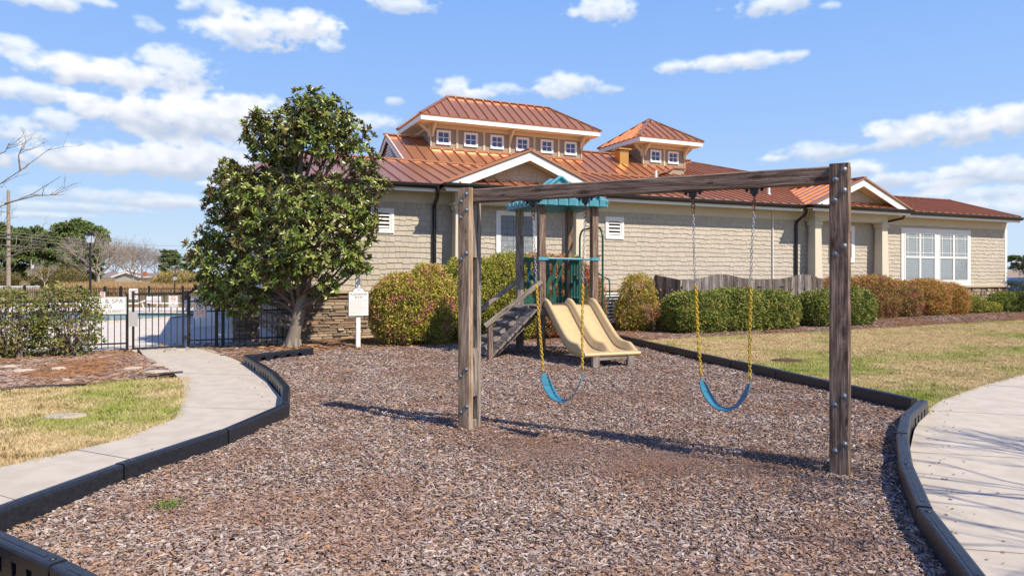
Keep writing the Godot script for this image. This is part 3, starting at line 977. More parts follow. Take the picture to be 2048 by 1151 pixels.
func portico(sc: float, c0: float, c1: float) -> void:
	column(c0, 0.45)
	column(c1, 0.45)
	bx("portico_beam", Vector3(c0 - 0.15, 3.45, 0.026), Vector3(c1 + 0.15, 3.78, 0.45), M.cream, house)
	bx("portico_soffit", Vector3(sc - 2.36, 3.79, 0.0), Vector3(sc + 2.36, 3.81, 0.88), M.soffit, house)
	bx("fascia", Vector3(sc - 2.38, 3.70, 0.88), Vector3(sc + 2.38, 3.90, 0.905), M.white, house)
	gutter_run(sc - 2.45, sc + 2.45, 0.906, 3.785)
	# tympanum with its shingles and frieze
	var pk := 4.80
	var tri := PackedVector2Array([Vector2(sc - 1.9, 4.02), Vector2(sc + 1.9, 4.02), Vector2(sc, pk)])
	var tb := MB.new()
	tb.prism(tri, 0.1, 0.449)
	var ty := mk("gable_wall", tb, M.siding, house)
	var holes: Array = []
	shingle_rows(sc - 1.75, sc + 1.75, 6, func(k): return 4.03 + 0.125 * k, 0.453, holes, PackedVector2Array([Vector2(sc - 1.5, 4.03), Vector2(sc + 1.5, 4.03), Vector2(sc, 4.66)]), Rect2(), ty, int(sc * 10))
	for sd in [-1.0, 1.0]:
		strip("gable_frieze", Vector3(sc + sd * 1.85, 3.99, 0.462), Vector3(sc + sd * 0.0, 4.755, 0.462), 0.022, 0.12, M.soffit, house, Vector3(0, 1, 0))
		# rake boards and soffit
		var rb := MB.new()
		rb.prism(PackedVector2Array([Vector2(sc, 4.63), Vector2(sc, 4.86), Vector2(sc + sd * 2.40, 3.876), Vector2(sc + sd * 2.40, 3.80), Vector2(sc + sd * 2.02, 3.80)]), 0.88, 0.915)
		mk("rake_board", rb, M.white, house)
		for k in 14:
			var d0 := 0.02 + k * 0.143
			var d1 := d0 + 0.138
			var q := MB.new()
			q.prism(PackedVector2Array([Vector2(sc + sd * d0, 4.77 - 0.41 * d0), Vector2(sc + sd * d1, 4.77 - 0.41 * d1), Vector2(sc + sd * d1, 4.785 - 0.41 * d1), Vector2(sc + sd * d0, 4.785 - 0.41 * d0)]), 0.46, 0.878)
			mk("soffit_board", q, M.soffit, ty)
	# pent roof under the gable
	roof_run(sc - 2.0, sc + 2.0, 0.42, func(s): return Vector3(s, 3.915, 0.93), func(s): return Vector3(s, minf(4.09, 4.09), 0.45), house)
	bx("flashing", Vector3(sc - 1.8, 4.075, 0.452), Vector3(sc + 1.8, 4.125, 0.475), M.copper[1], house)
	# the two slopes of the gable roof, panels running down each side
	var dl := func(q: float) -> float: return clampf((0.98 - 0.326 * (0.55 - q)) / 0.41, 0.0, 2.42)
	var qs := [0.93, 0.52, 0.11, -0.3, -0.71, -1.12, -1.53, -1.94, -2.4]
	for sd in [-1.0, 1.0]:
		for k in qs.size() - 1:
			var qa: float = qs[k]
			var qb: float = qs[k + 1]
			var da: float = dl.call(qa)
			var db: float = dl.call(qb)
			var la := Vector3(sc + sd * da, 4.905 - 0.41 * da, qa)
			var lb := Vector3(sc + sd * db, 4.905 - 0.41 * db, qb)
			var ra := Vector3(sc, 4.905, qa)
			var rb2 := Vector3(sc, 4.905, qb)
			if sd < 0:
				roof_panel(lb, la, ra, rb2, house, k)
			else:
				roof_panel(la, lb, rb2, ra, house, k)
		strip("rake_trim", Vector3(sc + sd * 2.44, 3.9, 0.935), Vector3(sc, 4.9, 0.935), 0.05, 0.05, M.copper[0], house)
	strip("ridge_cap", Vector3(sc, 4.935, 0.97), Vector3(sc, 4.935, -2.45), 0.16, 0.03, M.copper[0], house)

func bracket(x: Transform3D, parent: Node) -> void:
	# a knee brace: post, arm and strut, in its own x-y plane (x outwards)
	var mb := MB.new()
	mb.xf = x
	mb.prism(PackedVector2Array([Vector2(0, -0.42), Vector2(0.06, -0.42), Vector2(0.06, -0.3), Vector2(0.34, -0.06), Vector2(0.34, 0.0), Vector2(0.27, 0.0), Vector2(0.06, -0.2), Vector2(0.06, 0.0), Vector2(0, 0)]), -0.035, 0.035)
	mb.box(Vector3(0.06, -0.05, -0.03), Vector3(0.3, 0.0, 0.03))
	mk("bracket", mb, M.soffit, parent)

func lantern_box(s0: float, s1: float, q0: float, q1: float, wins: Array, battens: Array, ridge: float, name_: String) -> void:
	var top := 6.5
	var body := bx(name_, Vector3(s0, 5.2, q1), Vector3(s1, top, q0), M.siding, house)
	for w in wins:
		small_window(w, w + 0.495, 5.85, 6.325, q0, body)
	for b in battens:
		bx("batten", Vector3(b - 0.035, 5.75, q0 + 0.001), Vector3(b + 0.035, 6.38, q0 + 0.028), M.soffit, body)
	bx("frieze", Vector3(s0 - 0.02, 6.38, q0), Vector3(s1 + 0.02, 6.5, q0 + 0.035), M.soffit, body)
	bx("frieze", Vector3(s0 - 0.035, 6.38, q1), Vector3(s0, 6.5, q0 - 0.001), M.soffit, body)
	bx("corner_board", Vector3(s0 - 0.03, 5.6, q0 - 0.06), Vector3(s0 - 0.001, 6.38, q0 + 0.03), M.soffit, body)
	bx("corner_board", Vector3(s1 + 0.001, 5.6, q0 - 0.06), Vector3(s1 + 0.03, 6.38, q0 + 0.03), M.soffit, body)
	var o := 0.5
	bx("soffit", Vector3(s0 - o + 0.02, 6.505, q1 - o + 0.02), Vector3(s1 + o - 0.02, 6.53, q0 + o - 0.02), M.soffit, body)
	var f := MB.new()
	f.box(Vector3(s0 - o, 6.51, q0 + o - 0.02), Vector3(s1 + o, 6.68, q0 + o))
	f.box(Vector3(s0 - o, 6.51, q1 - o), Vector3(s1 + o, 6.68, q1 - o + 0.02))
	f.box(Vector3(s0 - o, 6.51, q1 - o + 0.02), Vector3(s0 - o + 0.02, 6.68, q0 + o - 0.02))
	f.box(Vector3(s1 + o - 0.02, 6.51, q1 - o + 0.02), Vector3(s1 + o, 6.68, q0 + o - 0.02))
	mk("fascia", f, M.white, body)
	bx("flashing", Vector3(s0 - 0.05, 5.69, q0 + 0.001), Vector3(s1 + 0.05, 5.76, q0 + 0.06), M.copper[2], body)
	# hipped roof
	o = 0.54
	var a := s0 - o
	var b := s1 + o
	var f0 := q0 + o
	var f1 := q1 - o
	var half := (f0 - f1) / 2.0
	var qm := (f0 + f1) / 2.0
	var e := 6.69
	var rise := (ridge - e) / half
	var up := func(d: float) -> float: return e + rise * d
	var hip := func(s: float) -> float: return minf(minf(s - a, b - s), half)
	roof_run(a, b, 0.33, func(s): return Vector3(s, e, f0), func(s): return Vector3(s, up.call(hip.call(s)), f0 - hip.call(s)), body)
	roof_run(-b, -a, 0.33, func(s): return Vector3(-s, e, f1), func(s): return Vector3(-s, up.call(hip.call(-s)), f1 + hip.call(-s)), body)
	var hq := func(q: float) -> float: return minf(minf(f0 - q, q - f1), half)
	roof_run(f1, f0, 0.33, func(q): return Vector3(a, e, q), func(q): return Vector3(a + hq.call(q), up.call(hq.call(q)), q), body)
	roof_run(-f0, -f1, 0.33, func(q): return Vector3(b, e, -q), func(q): return Vector3(b - hq.call(-q), up.call(hq.call(-q)), -q), body)
	var rl := Vector3(a + half, ridge + 0.02, qm)
	var rr := Vector3(b - half, ridge + 0.02, qm)
	for p in [[Vector3(a, e + 0.02, f0), rl], [Vector3(a, e + 0.02, f1), rl], [Vector3(b, e + 0.02, f0), rr], [Vector3(b, e + 0.02, f1), rr]]:
		strip("hip_cap", p[0], p[1], 0.13, 0.03, M.copper[1], body)
	if rr.x - rl.x > 0.1:
		strip("ridge_cap", rl - Vector3(0.05, 0, 0), rr + Vector3(0.05, 0, 0), 0.13, 0.03, M.copper[1], body)
	for p in [s0, s1]:
		bracket(Transform3D(Basis(Vector3(0, 0, 1), Vector3(0, 1, 0), Vector3(-1, 0, 0)), Vector3(p + (0.04 if p == s0 else -0.04), 6.5, q0 + 0.03)), body)
		bracket(Transform3D(Basis(Vector3(-1, 0, 0), Vector3(0, 1, 0), Vector3(0, 0, -1)) if p == s0 else Basis(), Vector3(p - 0.03 if p == s0 else p + 0.03, 6.5, q0 - 0.03)), body)
	if s1 - s0 > 4.0:
		bracket(Transform3D(Basis(Vector3(0, 0, 1), Vector3(0, 1, 0), Vector3(-1, 0, 0)), Vector3(9.867, 6.5, q0 + 0.03)), body)

func build_house() -> void:
	house = thing("clubhouse", "long single storey clubhouse with tan shingle walls, copper metal roof and two windowed roof lanterns", "building", yrot(FW(0, 0, 0), rad_to_deg(atan2(SS, CC))))
	var wb := MB.new()
	wb.box(Vector3(2.0, -0.3, -0.35), Vector3(30.45, 3.9, -0.006))
	wb.box(Vector3(2.0, -0.3, -10.0), Vector3(2.35, 3.9, -0.35))
	wb.box(Vector3(30.1, -0.3, -14.0), Vector3(30.45, 3.9, -0.35))
	wb.box(Vector3(2.35, -0.3, -14.0), Vector3(30.1, 3.9, -13.7))
	var wall := mk("wall", wb, mat(lin(0.13, 0.115, 0.09), 0.9), house)  # dark backing colour stands in for shade in the shingle gaps
	var holes: Array = [Rect2(4.10, 2.64, 0.62, 0.64), Rect2(11.13, 2.64, 0.64, 0.66), Rect2(7.6, 1.7, 1.25, 1.65), Rect2(20.32, 2.02, 1.26, 1.31), Rect2(24.05, 1.14, 4.04, 2.21)]
	shingle_rows(2.0, 30.4, 16, func(k): return 1.17 + 0.1425 * k, 0.0, holes, PackedVector2Array(), Rect2(4.6, 1.7, 4.6, 1.76), wall, 77)
	# stone base with its cap
	var base := bx("stone_base", Vector3(2.0, -0.3, -0.005), Vector3(30.45, 1.10, 0.03), M.mortar, house)
	stones(1.98, 4.3, -0.04, 1.10, 0.03, base, 5, true, true)
	var turn := Transform3D(Basis(Vector3(0, 0, 1), Vector3.UP, Vector3(-1, 0, 0)), Vector3(2.0, 0, 0))
	var side := put("stone_base", ArrayMesh.new(), house, turn)
	var sbm := MB.new()
	sbm.box(Vector3(-10.0, -0.3, 0.0), Vector3(-0.01, 1.10, 0.03))
	side.mesh = sbm.mesh(M.mortar)
	stones(-10.0, 0.0, -0.04, 1.10, 0.03, side, 8, true, false)
	var lap := MB.new()
	for k in 18:
		lap.xf = Transform3D(Basis(Vector3.RIGHT, 0.09), Vector3(0, 1.17 + k * 0.145, 0.012))
		lap.box(Vector3(-10.0, 0.0, -0.008), Vector3(0.0, 0.15, 0.008))
	var lapm := put("lap_siding", lap.mesh(M.shingle[1]), house, turn)
	stuff(lapm)
	stones(4.3, 26.8, -0.04, 1.10, 0.03, base, 6, true, false)
	stones(26.8, 30.47, 0.02, 1.10, 0.03, base, 7, false, true)
	bx("stone_cap", Vector3(1.95, 1.10, 0.0), Vector3(30.52, 1.172, 0.14), M.cap_stone, house)
	bx("corner_board", Vector3(30.33, 1.173, 0.0), Vector3(30.475, 3.449, 0.03), M.white, house)
	bx("corner_board", Vector3(30.452, 1.173, -0.12), Vector3(30.475, 3.449, -0.001), M.white, house)
	bx("frieze", Vector3(1.97, 3.45, 0.0), Vector3(30.48, 3.74, 0.024), M.cream, house)
	bx("soffit", Vector3(0.95, 3.741, 0.0), Vector3(30.48, 3.765, 0.495), M.soffit, house)
	bx("fascia", Vector3(0.93, 3.70, 0.496), Vector3(5.79, 3.90, 0.52), M.white, house)
	bx("fascia", Vector3(10.66, 3.70, 0.496), Vector3(18.54, 3.90, 0.52), M.white, house)
	bx("fascia", Vector3(23.43, 3.70, 0.496), Vector3(30.49, 3.90, 0.52), M.white, house)
	gutter_run(0.9, 5.76, 0.521, 3.785)
	gutter_run(10.68, 18.52, 0.521, 3.785)
	gutter_run(23.45, 30.55, 0.521, 3.785)
	downspout(5.80, 0.56, -0.25)
	downspout(18.73, 0.56, -0.25)
	var eb := MB.new()
	eb.tube([Vector3(23.55, 3.78, 0.56), Vector3(23.5, 3.64, 0.5), Vector3(23.3, 3.58, 0.3), Vector3(23.0, 3.5, 0.1)], [0.045], 8)
	mk("downspout", eb, M.gutter, house)
	var pipe := MB.new()
	pipe.tube([Vector3(17.69, 3.7, 0.05), Vector3(17.69, 0.1, 0.05)], [0.022], 8)
	mk("conduit", pipe, M.white, house)
	# openings
	louver(4.10, 4.72, 2.64, 3.28)
	louver(11.13, 11.77, 2.64, 3.30)
	var gb := MB.new()
	frame(gb, 7.6, 8.85, 1.68, 3.345, 0.13, 0.0, 0.05)
	var gw := mk("window", gb, M.white, house)
	for i in 5:
		for j in 8:
			var w := 0.99 / 5.0
			var hh := 1.405 / 8.0
			bx("glass_block", Vector3(7.73 + w * i + 0.004, 1.81 + hh * j + 0.004, -0.02), Vector3(7.73 + w * (i + 1) - 0.004, 1.81 + hh * (j + 1) - 0.004, 0.028), M.glass_block, gw)
	var fb := MB.new()
	frame(fb, 20.32, 21.58, 2.02, 3.33, 0.12, 0.0, 0.05)
	mk("window_casing", fb, M.white, house)
	sash_window(20.44, 21.46, 2.14, 3.21, 0.004, house)
	var cb := MB.new()
	frame(cb, 24.05, 28.09, 1.175, 3.35, 0.16, 0.0, 0.05)
	cb.box(Vector3(25.96, 1.335, 0.0), Vector3(26.18, 3.19, 0.05))
	mk("window_casing", cb, M.white, house)
	sash_window(24.21, 25.96, 1.335, 3.19, 0.004, house)
	sash_window(26.18, 27.93, 1.335, 3.19, 0.004, house)
	# a slatted white crawl-space vent low on the wall behind the azalea
	var va := MB.new()
	frame(va, 10.9, 11.75, 0.15, 1.05, 0.05, 0.09, 0.14)
	var vent := mk("foundation_vent", va, M.white, house)
	for k in 8:
		var sl := MB.new()
		sl.xf = Transform3D(Basis(Vector3.RIGHT, deg_to_rad(35)), Vector3(11.325, 0.25 + k * 0.1, 0.11))
		sl.box(Vector3(-0.37, -0.006, -0.04), Vector3(0.37, 0.006, 0.04))
		mk("vent_slat", sl, M.white, vent)
	portico(8.22, 6.41, 10.04)
	portico(20.98, 19.34, 22.63)
	# lower roof
	var main := bx("roof_deck", Vector3(2.0, 3.77, -13.9), Vector3(30.4, 3.8, -0.01), M.siding, house)
	var low := func(s: float) -> Vector3: return Vector3(s, 3.92, 0.55)
	var top := func(s: float) -> Vector3:
		var q := -2.9
		if s < 2.35:
			q = 0.55 - (s - 0.9) * 2.35
		elif s > 14.8 and s <= 20.77:
			q = -2.9 - (s - 14.8) * 0.98
		elif s > 20.77 and s < 26.6:
			q = -8.75 + (s - 20.77) * 1.09
		elif s >= 26.6:
			q = -2.4
		return Vector3(s, lowh(q), q)
	var cuts := [0.9, 2.35, 14.8, 20.77, 26.6, 30.48]
	for i in 5:
		roof_run(cuts[i], cuts[i + 1], 0.405, low, top, main)
	strip("break_flashing", Vector3(2.35, lowh(-2.9) + 0.02, -2.9), Vector3(14.85, lowh(-2.9) + 0.02, -2.9), 0.12, 0.05, M.copper[1], main)
	strip("hip_cap", Vector3(14.75, lowh(-2.85) + 0.03, -2.85), Vector3(20.77, lowh(-8.75) + 0.03, -8.75), 0.3, 0.03, M.copper[0], main)
	strip("hip_cap", Vector3(20.77, lowh(-8.75) + 0.03, -8.75), Vector3(26.6, lowh(-2.4) + 0.03, -2.4), 0.16, 0.03, M.copper[0], main)
	strip("ridge_cap", Vector3(26.5, lowh(-2.4) + 0.04, -2.4), Vector3(30.5, lowh(-2.4) + 0.04, -2.4), 0.16, 0.03, M.copper[0], main)
	strip("rake_trim", Vector3(30.49, 3.92, 0.55), Vector3(30.49, lowh(-2.4), -2.4), 0.04, 0.1, M.copper[0], main)
	# right end gable wall and the slopes turned away
	var gv := MB.new()
	gv.tri(Vector3(30.44, 3.8, 0.3), Vector3(30.44, 3.8, -5.5), Vector3(30.44, lowh(-2.4) - 0.03, -2.4))
	mk("end_gable", gv, M.siding, house)
	roof_run(-30.48, -24.5, 0.8, func(s): return Vector3(-s, 3.9, -5.6), func(s): return Vector3(-s, lowh(-2.4), -2.4), main)
	# the face of the wing that falls to the left, and the wing's ridge running back
	var gold_lo := func(q: float) -> Vector3:
		var k := -q
		var s := 14.8 + (k - 2.9) * 1.687 if k < 5.0 else 18.34
		return Vector3(s, 5.045 + 0.3195 * (s - 14.8), q)
	var gold_hi := func(q: float) -> Vector3:
		var s := minf(14.8 + (-q - 2.9) / 0.98, 20.77)
		return Vector3(s, 5.045 + 0.3195 * (s - 14.8), q)
	# the upslope is +s, so the panels run from the valley to the hip
	for k in 14:
		var qa := -2.9 - k * 0.4179
		var qb := qa - 0.4179
		var a: Vector3 = gold_lo.call(qb)
		var b: Vector3 = gold_lo.call(qa)
		roof_panel(a, b, gold_hi.call(qa), gold_hi.call(qb), main, k + 1)
	var back := MB.new()
	back.quad(Vector3(18.34, 6.17, -8.75), Vector3(20.77, 6.95, -8.75), Vector3(20.77, 6.95, -13.9), Vector3(18.34, 6.17, -13.9))
	back.quad(Vector3(20.77, 6.95, -8.75), Vector3(30.4, 3.85, -8.75), Vector3(30.4, 3.85, -13.9), Vector3(20.77, 6.95, -13.9))
	back.tri(Vector3(20.77, 6.95, -8.75), Vector3(26.6, 4.95, -2.4), Vector3(30.4, 3.85, -8.75))
	back.tri(Vector3(20.77, 3.85, -13.9), Vector3(18.34, 6.17, -13.9), Vector3(20.77, 6.95, -13.9))
	mk("rear_slope", back, M.copper[1], main)
	# upper roof
	var upper := func(s: float) -> Vector3:
		return Vector3(s, 5.055, -2.92)
	var upper_hi := func(s: float) -> Vector3:
		var q := -5.0
		return Vector3(s, 6.2, q)
	roof_run(5.75, 14.8, 0.41, upper, upper_hi, main)
	for k in 9:
		var sa := 14.8 + k * 0.3933
		var sb := sa + 0.3933
		var qa := -2.92 - k * 0.2311
		var qb := qa - 0.2311
		roof_panel(Vector3(sa, 5.055 + 0.5505 * (-2.92 - qa), qa), Vector3(sb, 5.055 + 0.5505 * (-2.92 - qb), qb), Vector3(sb, 6.2, -5.0), Vector3(sa, 6.2, -5.0), main, k)
	roof_run(-18.3, -5.75, 0.8, func(s): return Vector3(-s, 5.0, -7.15), func(s): return Vector3(-s, 6.2, -5.0), main)
	strip("ridge_cap", Vector3(5.7, 6.23, -5.0), Vector3(18.3, 6.23, -5.0), 0.16, 0.04, M.copper[1], main)
	var ug := MB.new()
	ug.prism(PackedVector2Array([Vector2(-7.0, 4.9), Vector2(-2.95, 4.9), Vector2(-2.95, 5.02), Vector2(-5.0, 6.15), Vector2(-7.0, 5.05)]), 0.0, 0.1)
	var ugm := put("upper_gable", ug.mesh(M.siding), house, Transform3D(Basis(Vector3(0, 0, 1), Vector3(0, 1, 0), Vector3(-1, 0, 0)), Vector3(6.0, 0, 0)))
	for k in 6:
		bx("louver_slat", Vector3(-5.0 - (0.55 - k * 0.08), 5.35 + k * 0.09, 0.101), Vector3(-5.0 + (0.55 - k * 0.08), 5.4 + k * 0.09, 0.13), M.white, ugm)
	strip("rake_board", Vector3(5.8, 5.0, -2.95), Vector3(5.8, 6.13, -5.0), 0.03, 0.2, M.white, house)
	strip("rake_board", Vector3(5.8, 5.0, -7.05), Vector3(5.8, 6.13, -5.0), 0.03, 0.2, M.white, house)
	var lb := MB.new()
	lb.quad(Vector3(2.35, 5.04, -2.9), Vector3(5.75, 5.04, -2.9), Vector3(5.75, 5.04, -9.0), Vector3(2.35, 5.04, -9.0))
	lb.quad(Vector3(0.9, 3.92, -9.9), Vector3(0.9, 3.92, 0.55), Vector3(2.35, 5.04, -2.9), Vector3(2.35, 5.04, -9.0))
	lb.quad(Vector3(16.0, 3.9, -13.9), Vector3(0.9, 3.9, -13.9), Vector3(2.35, 5.04, -9.0), Vector3(16.0, 5.04, -9.0))
	lb.quad(Vector3(5.75, 5.04, -7.1), Vector3(18.3, 5.04, -7.1), Vector3(18.3, 5.04, -9.0), Vector3(5.75, 5.04, -9.0))
	mk("rear_slope", lb, M.copper[0], main)
	lantern_box(7.06, 12.69, -4.1, -5.86, [7.23, 8.19, 9.145, 10.1, 11.05, 12.0], [7.957, 8.92, 9.867, 10.81, 11.77], 7.69, "clerestory")
	lantern_box(15.42, 17.32, -4.15, -6.05, [15.72, 16.535], [16.37], 7.72, "roof_lantern")
	# vents on the roof
	var ch := bx("chimney_vent", Vector3(14.28, 5.6, -4.35), Vector3(14.66, 6.17, -4.0), M.copper_bare, house)
	bx("vent_cap", Vector3(14.2, 6.2, -4.43), Vector3(14.74, 6.25, -3.92), M.copper_bare, ch)
	var pv1 := MB.new()
	pv1.lathe([Vector2(0.11, 0.0), Vector2(0.06, 0.05), Vector2(0.045, 0.09), Vector2(0.045, 0.36), Vector2(0.0, 0.36)], 10)
	put("roof_pipe", pv1.mesh(M.white), house, Transform3D(Basis(), Vector3(18.47, 4.38, -0.92)))
	put("roof_pipe", pv1.mesh(M.white), house, Transform3D(Basis(), Vector3(14.72, 4.86, -2.4)))
	# porch at the left end: slatted door, white windows, low roof on stone piers
	for p in [[-2.4], [-6.2]]:
		var wm := MB.new()
		wm.xf = Transform3D(Basis(Vector3(0, 0, 1), Vector3(0, 1, 0), Vector3(-1, 0, 0)), Vector3(2.0, 0, 0))
		frame(wm, p[0] - 0.7, p[0] + 0.7, 1.0, 2.7, 0.12, 0.0, 0.05)
		wm.box(Vector3(p[0] - 0.03, 1.12, 0.0), Vector3(p[0] + 0.03, 2.58, 0.045))
		mk("window", wm, M.white, house)
	var pier := bx("porch_pier", Vector3(0.9, -0.1, -0.75), Vector3(1.45, 1.1, -0.2), M.mortar, house)
	stones(0.89, 1.46, -0.05, 1.1, -0.2, pier, 9, true, true)
	var ps := put("side", ArrayMesh.new(), pier, Transform3D(Basis(Vector3(0, 0, 1), Vector3.UP, Vector3(-1, 0, 0)), Vector3(0.9, 0, 0)))
	var psm := MB.new()
	psm.box(Vector3(-0.75, -0.1, -0.01), Vector3(-0.2, 1.1, 0.005))
	ps.mesh = psm.mesh(M.mortar)
	stones(-0.75, -0.19, -0.05, 1.1, 0.005, ps, 10, true, false)
	bx("porch_column", Vector3(1.06, 1.1, -0.6), Vector3(1.3, 3.75, -0.36), M.cream, house)

# a timber from a to b whose wide face looks along face
func beam(called: String, a: Vector3, b: Vector3, w: float, d: float, face: Vector3, m: Material, parent: Node, bev := 0.01) -> MeshInstance3D:
	var mb := MB.new()
	var y := (b - a).normalized()
	var z := (face - y * face.dot(y)).normalized()
	var x := y.cross(z)
	mb.timber(w, d, 0.0, a.distance_to(b), bev, Vector2(R(0, 3), R(0, 5)))
	return put(called, mb.mesh(m), parent, Transform3D(Basis(x, y, z), a))

func bolts(parent: Node3D, at: Array, face: Vector3) -> void:
	var mb := MB.new()
	mb.xf = Transform3D(Basis(Vector3.RIGHT, PI / 2), Vector3.ZERO)
	mb.lathe([Vector2(0.024, 0.0), Vector2(0.024, 0.004), Vector2(0.016, 0.005), Vector2(0.015, 0.011), Vector2(0.010, 0.016), Vector2(0.0, 0.018)], 10)
	var mesh := mb.mesh(M.bolt)
	for p in at:
		put("bolt", mesh, parent, (parent as Node3D).transform.affine_inverse() * Transform3D(Basis.looking_at(-face, Vector3.UP), p))

var LEFT_END := Vector3(-0.43, 0, -7.10)
var RIGHT_END := Vector3(2.595, 0, -5.53)

func build_swing_frame() -> void:
	var dir := (RIGHT_END - LEFT_END).normalized()
	var per := Vector3(dir.z, 0, -dir.x)   # away from the camera
	if per.z > 0:
		per = -per
	var o := thing("swing_set", "weathered wooden swing frame with a long top beam between two bolted double posts", "swing set", Transform3D(Basis(), LEFT_END))
	for e in 2:
		var c := Vector3.ZERO if e == 0 else RIGHT_END - LEFT_END
		var front_m: Material = M.wood_warm if e == 0 else M.wood_front
		var rear_m: Material = M.wood_grey if e == 0 else M.wood_front
		var top := 2.395 if e == 0 else 2.385
		var front := beam("post", c - per * 0.081 + Vector3(0, -0.25, 0), c - per * 0.081 + Vector3(0, top, 0), 0.148, 0.07, -per, front_m, o, 0.014)
		beam("post", c + per * 0.081 + Vector3(0, -0.25, 0), c + per * 0.081 + Vector3(0, top - 0.01, 0), 0.148, 0.07, -per, rear_m, o, 0.014)
		var blocks := [[1.70, 2.245], [0.30, 0.78], [-0.2, 0.06]]
		for b in blocks:
			beam("spacer", c + Vector3(0, b[0], 0), c + Vector3(0, b[1], 0), 0.12, 0.091, -per, M.wood_grey, o, 0.006)
		var pts := []
		var f := -per * 0.117
		for p in [[0.03, 2.33], [-0.03, 2.26], [0.03, 2.17], [-0.035, 2.1], [0.03, 1.74], [-0.03, 1.68], [0.03, 0.58], [-0.035, 0.51], [0.035, 0.21], [-0.03, 0.15]]:
			if e == 1 or p[1] < 2.0 or p[1] > 2.08:
				pts.append(c + f + dir * (p[0] * (1 if e == 0 else 1)) + Vector3(0, p[1], 0))
		bolts(front, pts, -per)
	beam("beam", Vector3(0, 2.318, 0) - dir * 0.07, RIGHT_END - LEFT_END + Vector3(0, 2.308, 0) + dir * 0.06, 0.138, 0.088, -per, M.wood_front, o, 0.012)

func link_mesh(m: Material, ln := 0.034, wd := 0.012, r := 0.0035) -> ArrayMesh:
	var mb := MB.new()
	var pts := []
	for k in 12:
		var a := TAU * k / 12.0
		pts.append(Vector3(cos(a) * wd * 0.75, sin(a) * wd * 0.75 + signf(sin(a)) * (ln / 2 - wd * 0.75), 0))
	pts.append(pts[0])
	mb.tube(pts, [r], 6, false)
	return mb.mesh(m)

func build_swing(tl: float, tr: float, seat_l: Vector3, seat_r: Vector3, sag: float, label: String) -> void:
	var dir := RIGHT_END - LEFT_END
	var per := Vector3(dir.z, 0, -dir.x).normalized()
	if per.z > 0:
		per = -per
	var o := thing("swing", label, "swing", Transform3D(Basis(), (seat_l + seat_r) / 2), "belt swings hanging from the beam")
	var org := (seat_l + seat_r) / 2
	var plain := link_mesh(M.chain)
	var rusty := link_mesh(M.rust, 0.05, 0.02, 0.005)
	var coat := link_mesh(M.yellow, 0.035, 0.0145, 0.0047)
	for e in 2:
		var hang: Vector3 = LEFT_END + dir * (tl if e == 0 else tr) + Vector3(0, 2.242, 0) - org
		var seat: Vector3 = (seat_l if e == 0 else seat_r) - org
		# hanger under the beam
		var hb := MB.new()
		hb.xf = Transform3D(Basis(dir.normalized(), Vector3.UP, dir.normalized().cross(Vector3.UP)), hang)
		hb.box(Vector3(-0.085, -0.008, -0.03), Vector3(0.085, 0.006, 0.03))
		hb.ball(Vector3(-0.06, -0.018, 0), 0.014)
		hb.ball(Vector3(0.06, -0.018, 0), 0.014)
		hb.prism(PackedVector2Array([Vector2(-0.035, -0.008), Vector2(-0.03, -0.05), Vector2(0.03, -0.05), Vector2(0.035, -0.008)]), -0.018, 0.018)
		hb.ball(Vector3(0, -0.05, 0), 0.022, 10)
		mk("hanger", hb, M.iron, o)
		var top := hang + Vector3(0, -0.075, 0)
		var span := seat - top
		var ln := span.length()
		var d := span / ln
		var side := d.cross(Vector3.RIGHT).normalized()
		var fwd := d.cross(side)
		var parts := {"shackle": [rusty, 0.0, 0.13, 0.04], "chain": [plain, 0.13, ln * 0.465, 0.0275], "coated_chain": [coat, ln * 0.465, ln - 0.045, 0.0265]}
		for key in parts:
			var p: Array = parts[key]
			var st := SurfaceTool.new()
			st.begin(Mesh.PRIMITIVE_TRIANGLES)
			var y: float = p[1] + 0.012
			var k := 0
			while y < p[2]:
				var b := Basis(side, -d, fwd).orthonormalized() if k % 2 == 0 else Basis(fwd, -d, -side).orthonormalized()
				b = b.rotated(d, 0.25 * sin(k * 0.7) + 0.5)
				var sway := side * 0.006 * sin(y * 9.0) + fwd * 0.012 * sin(PI * y / ln)
				st.append_from(p[0], 0, Transform3D(b, top + d * y + sway))
				y += p[3]
				k += 1
			var am := st.commit()
			am.surface_set_material(0, (p[0] as ArrayMesh).surface_get_material(0))
			put(key, am, o)
		var kb := MB.new()
		kb.tube([seat - d * 0.05, seat - d * 0.02, seat + Vector3(0, -0.02, 0)], [0.006], 6)
		mk("clip", kb, M.chain, o)
	# belt seat, hanging in a curve
	var sb := MB.new()
	var a := seat_l - org
	var b2 := seat_r - org
	var steps := 22
	var prev := []
	for k in steps + 1:
		var t := k / float(steps)
		var y := -sag * (1.0 - pow(absf(t * 2.0 - 1.0), 2.3))
		var p := a.lerp(b2, t) + Vector3(0, y, 0)
		var w := 0.075 * sqrt(clampf(1.0 - pow(absf(t * 2.0 - 1.0), 9.0), 0.12, 1.0))
		var t2 := t + 0.01
		var nx := a.lerp(b2, t2) + Vector3(0, -sag * (1.0 - pow(absf(t2 * 2.0 - 1.0), 2.3)), 0) - p
		var tw := per.rotated(Vector3.UP, lerpf(-0.35, 0.42, t))
		var up := tw.cross(nx).normalized()
		if up.y < 0 and t > 0.1 and t < 0.9:
			up = -up
		var cur := [p - tw * w + up * 0.004, p + tw * w + up * 0.004, p + tw * w - up * 0.004, p - tw * w - up * 0.004]
		if prev.size():
			for i in 4:
				sb.quad(prev[i], prev[(i + 1) % 4], cur[(i + 1) % 4], cur[i])
		prev = cur
	mk("seat", sb, M.seat_blue, o)

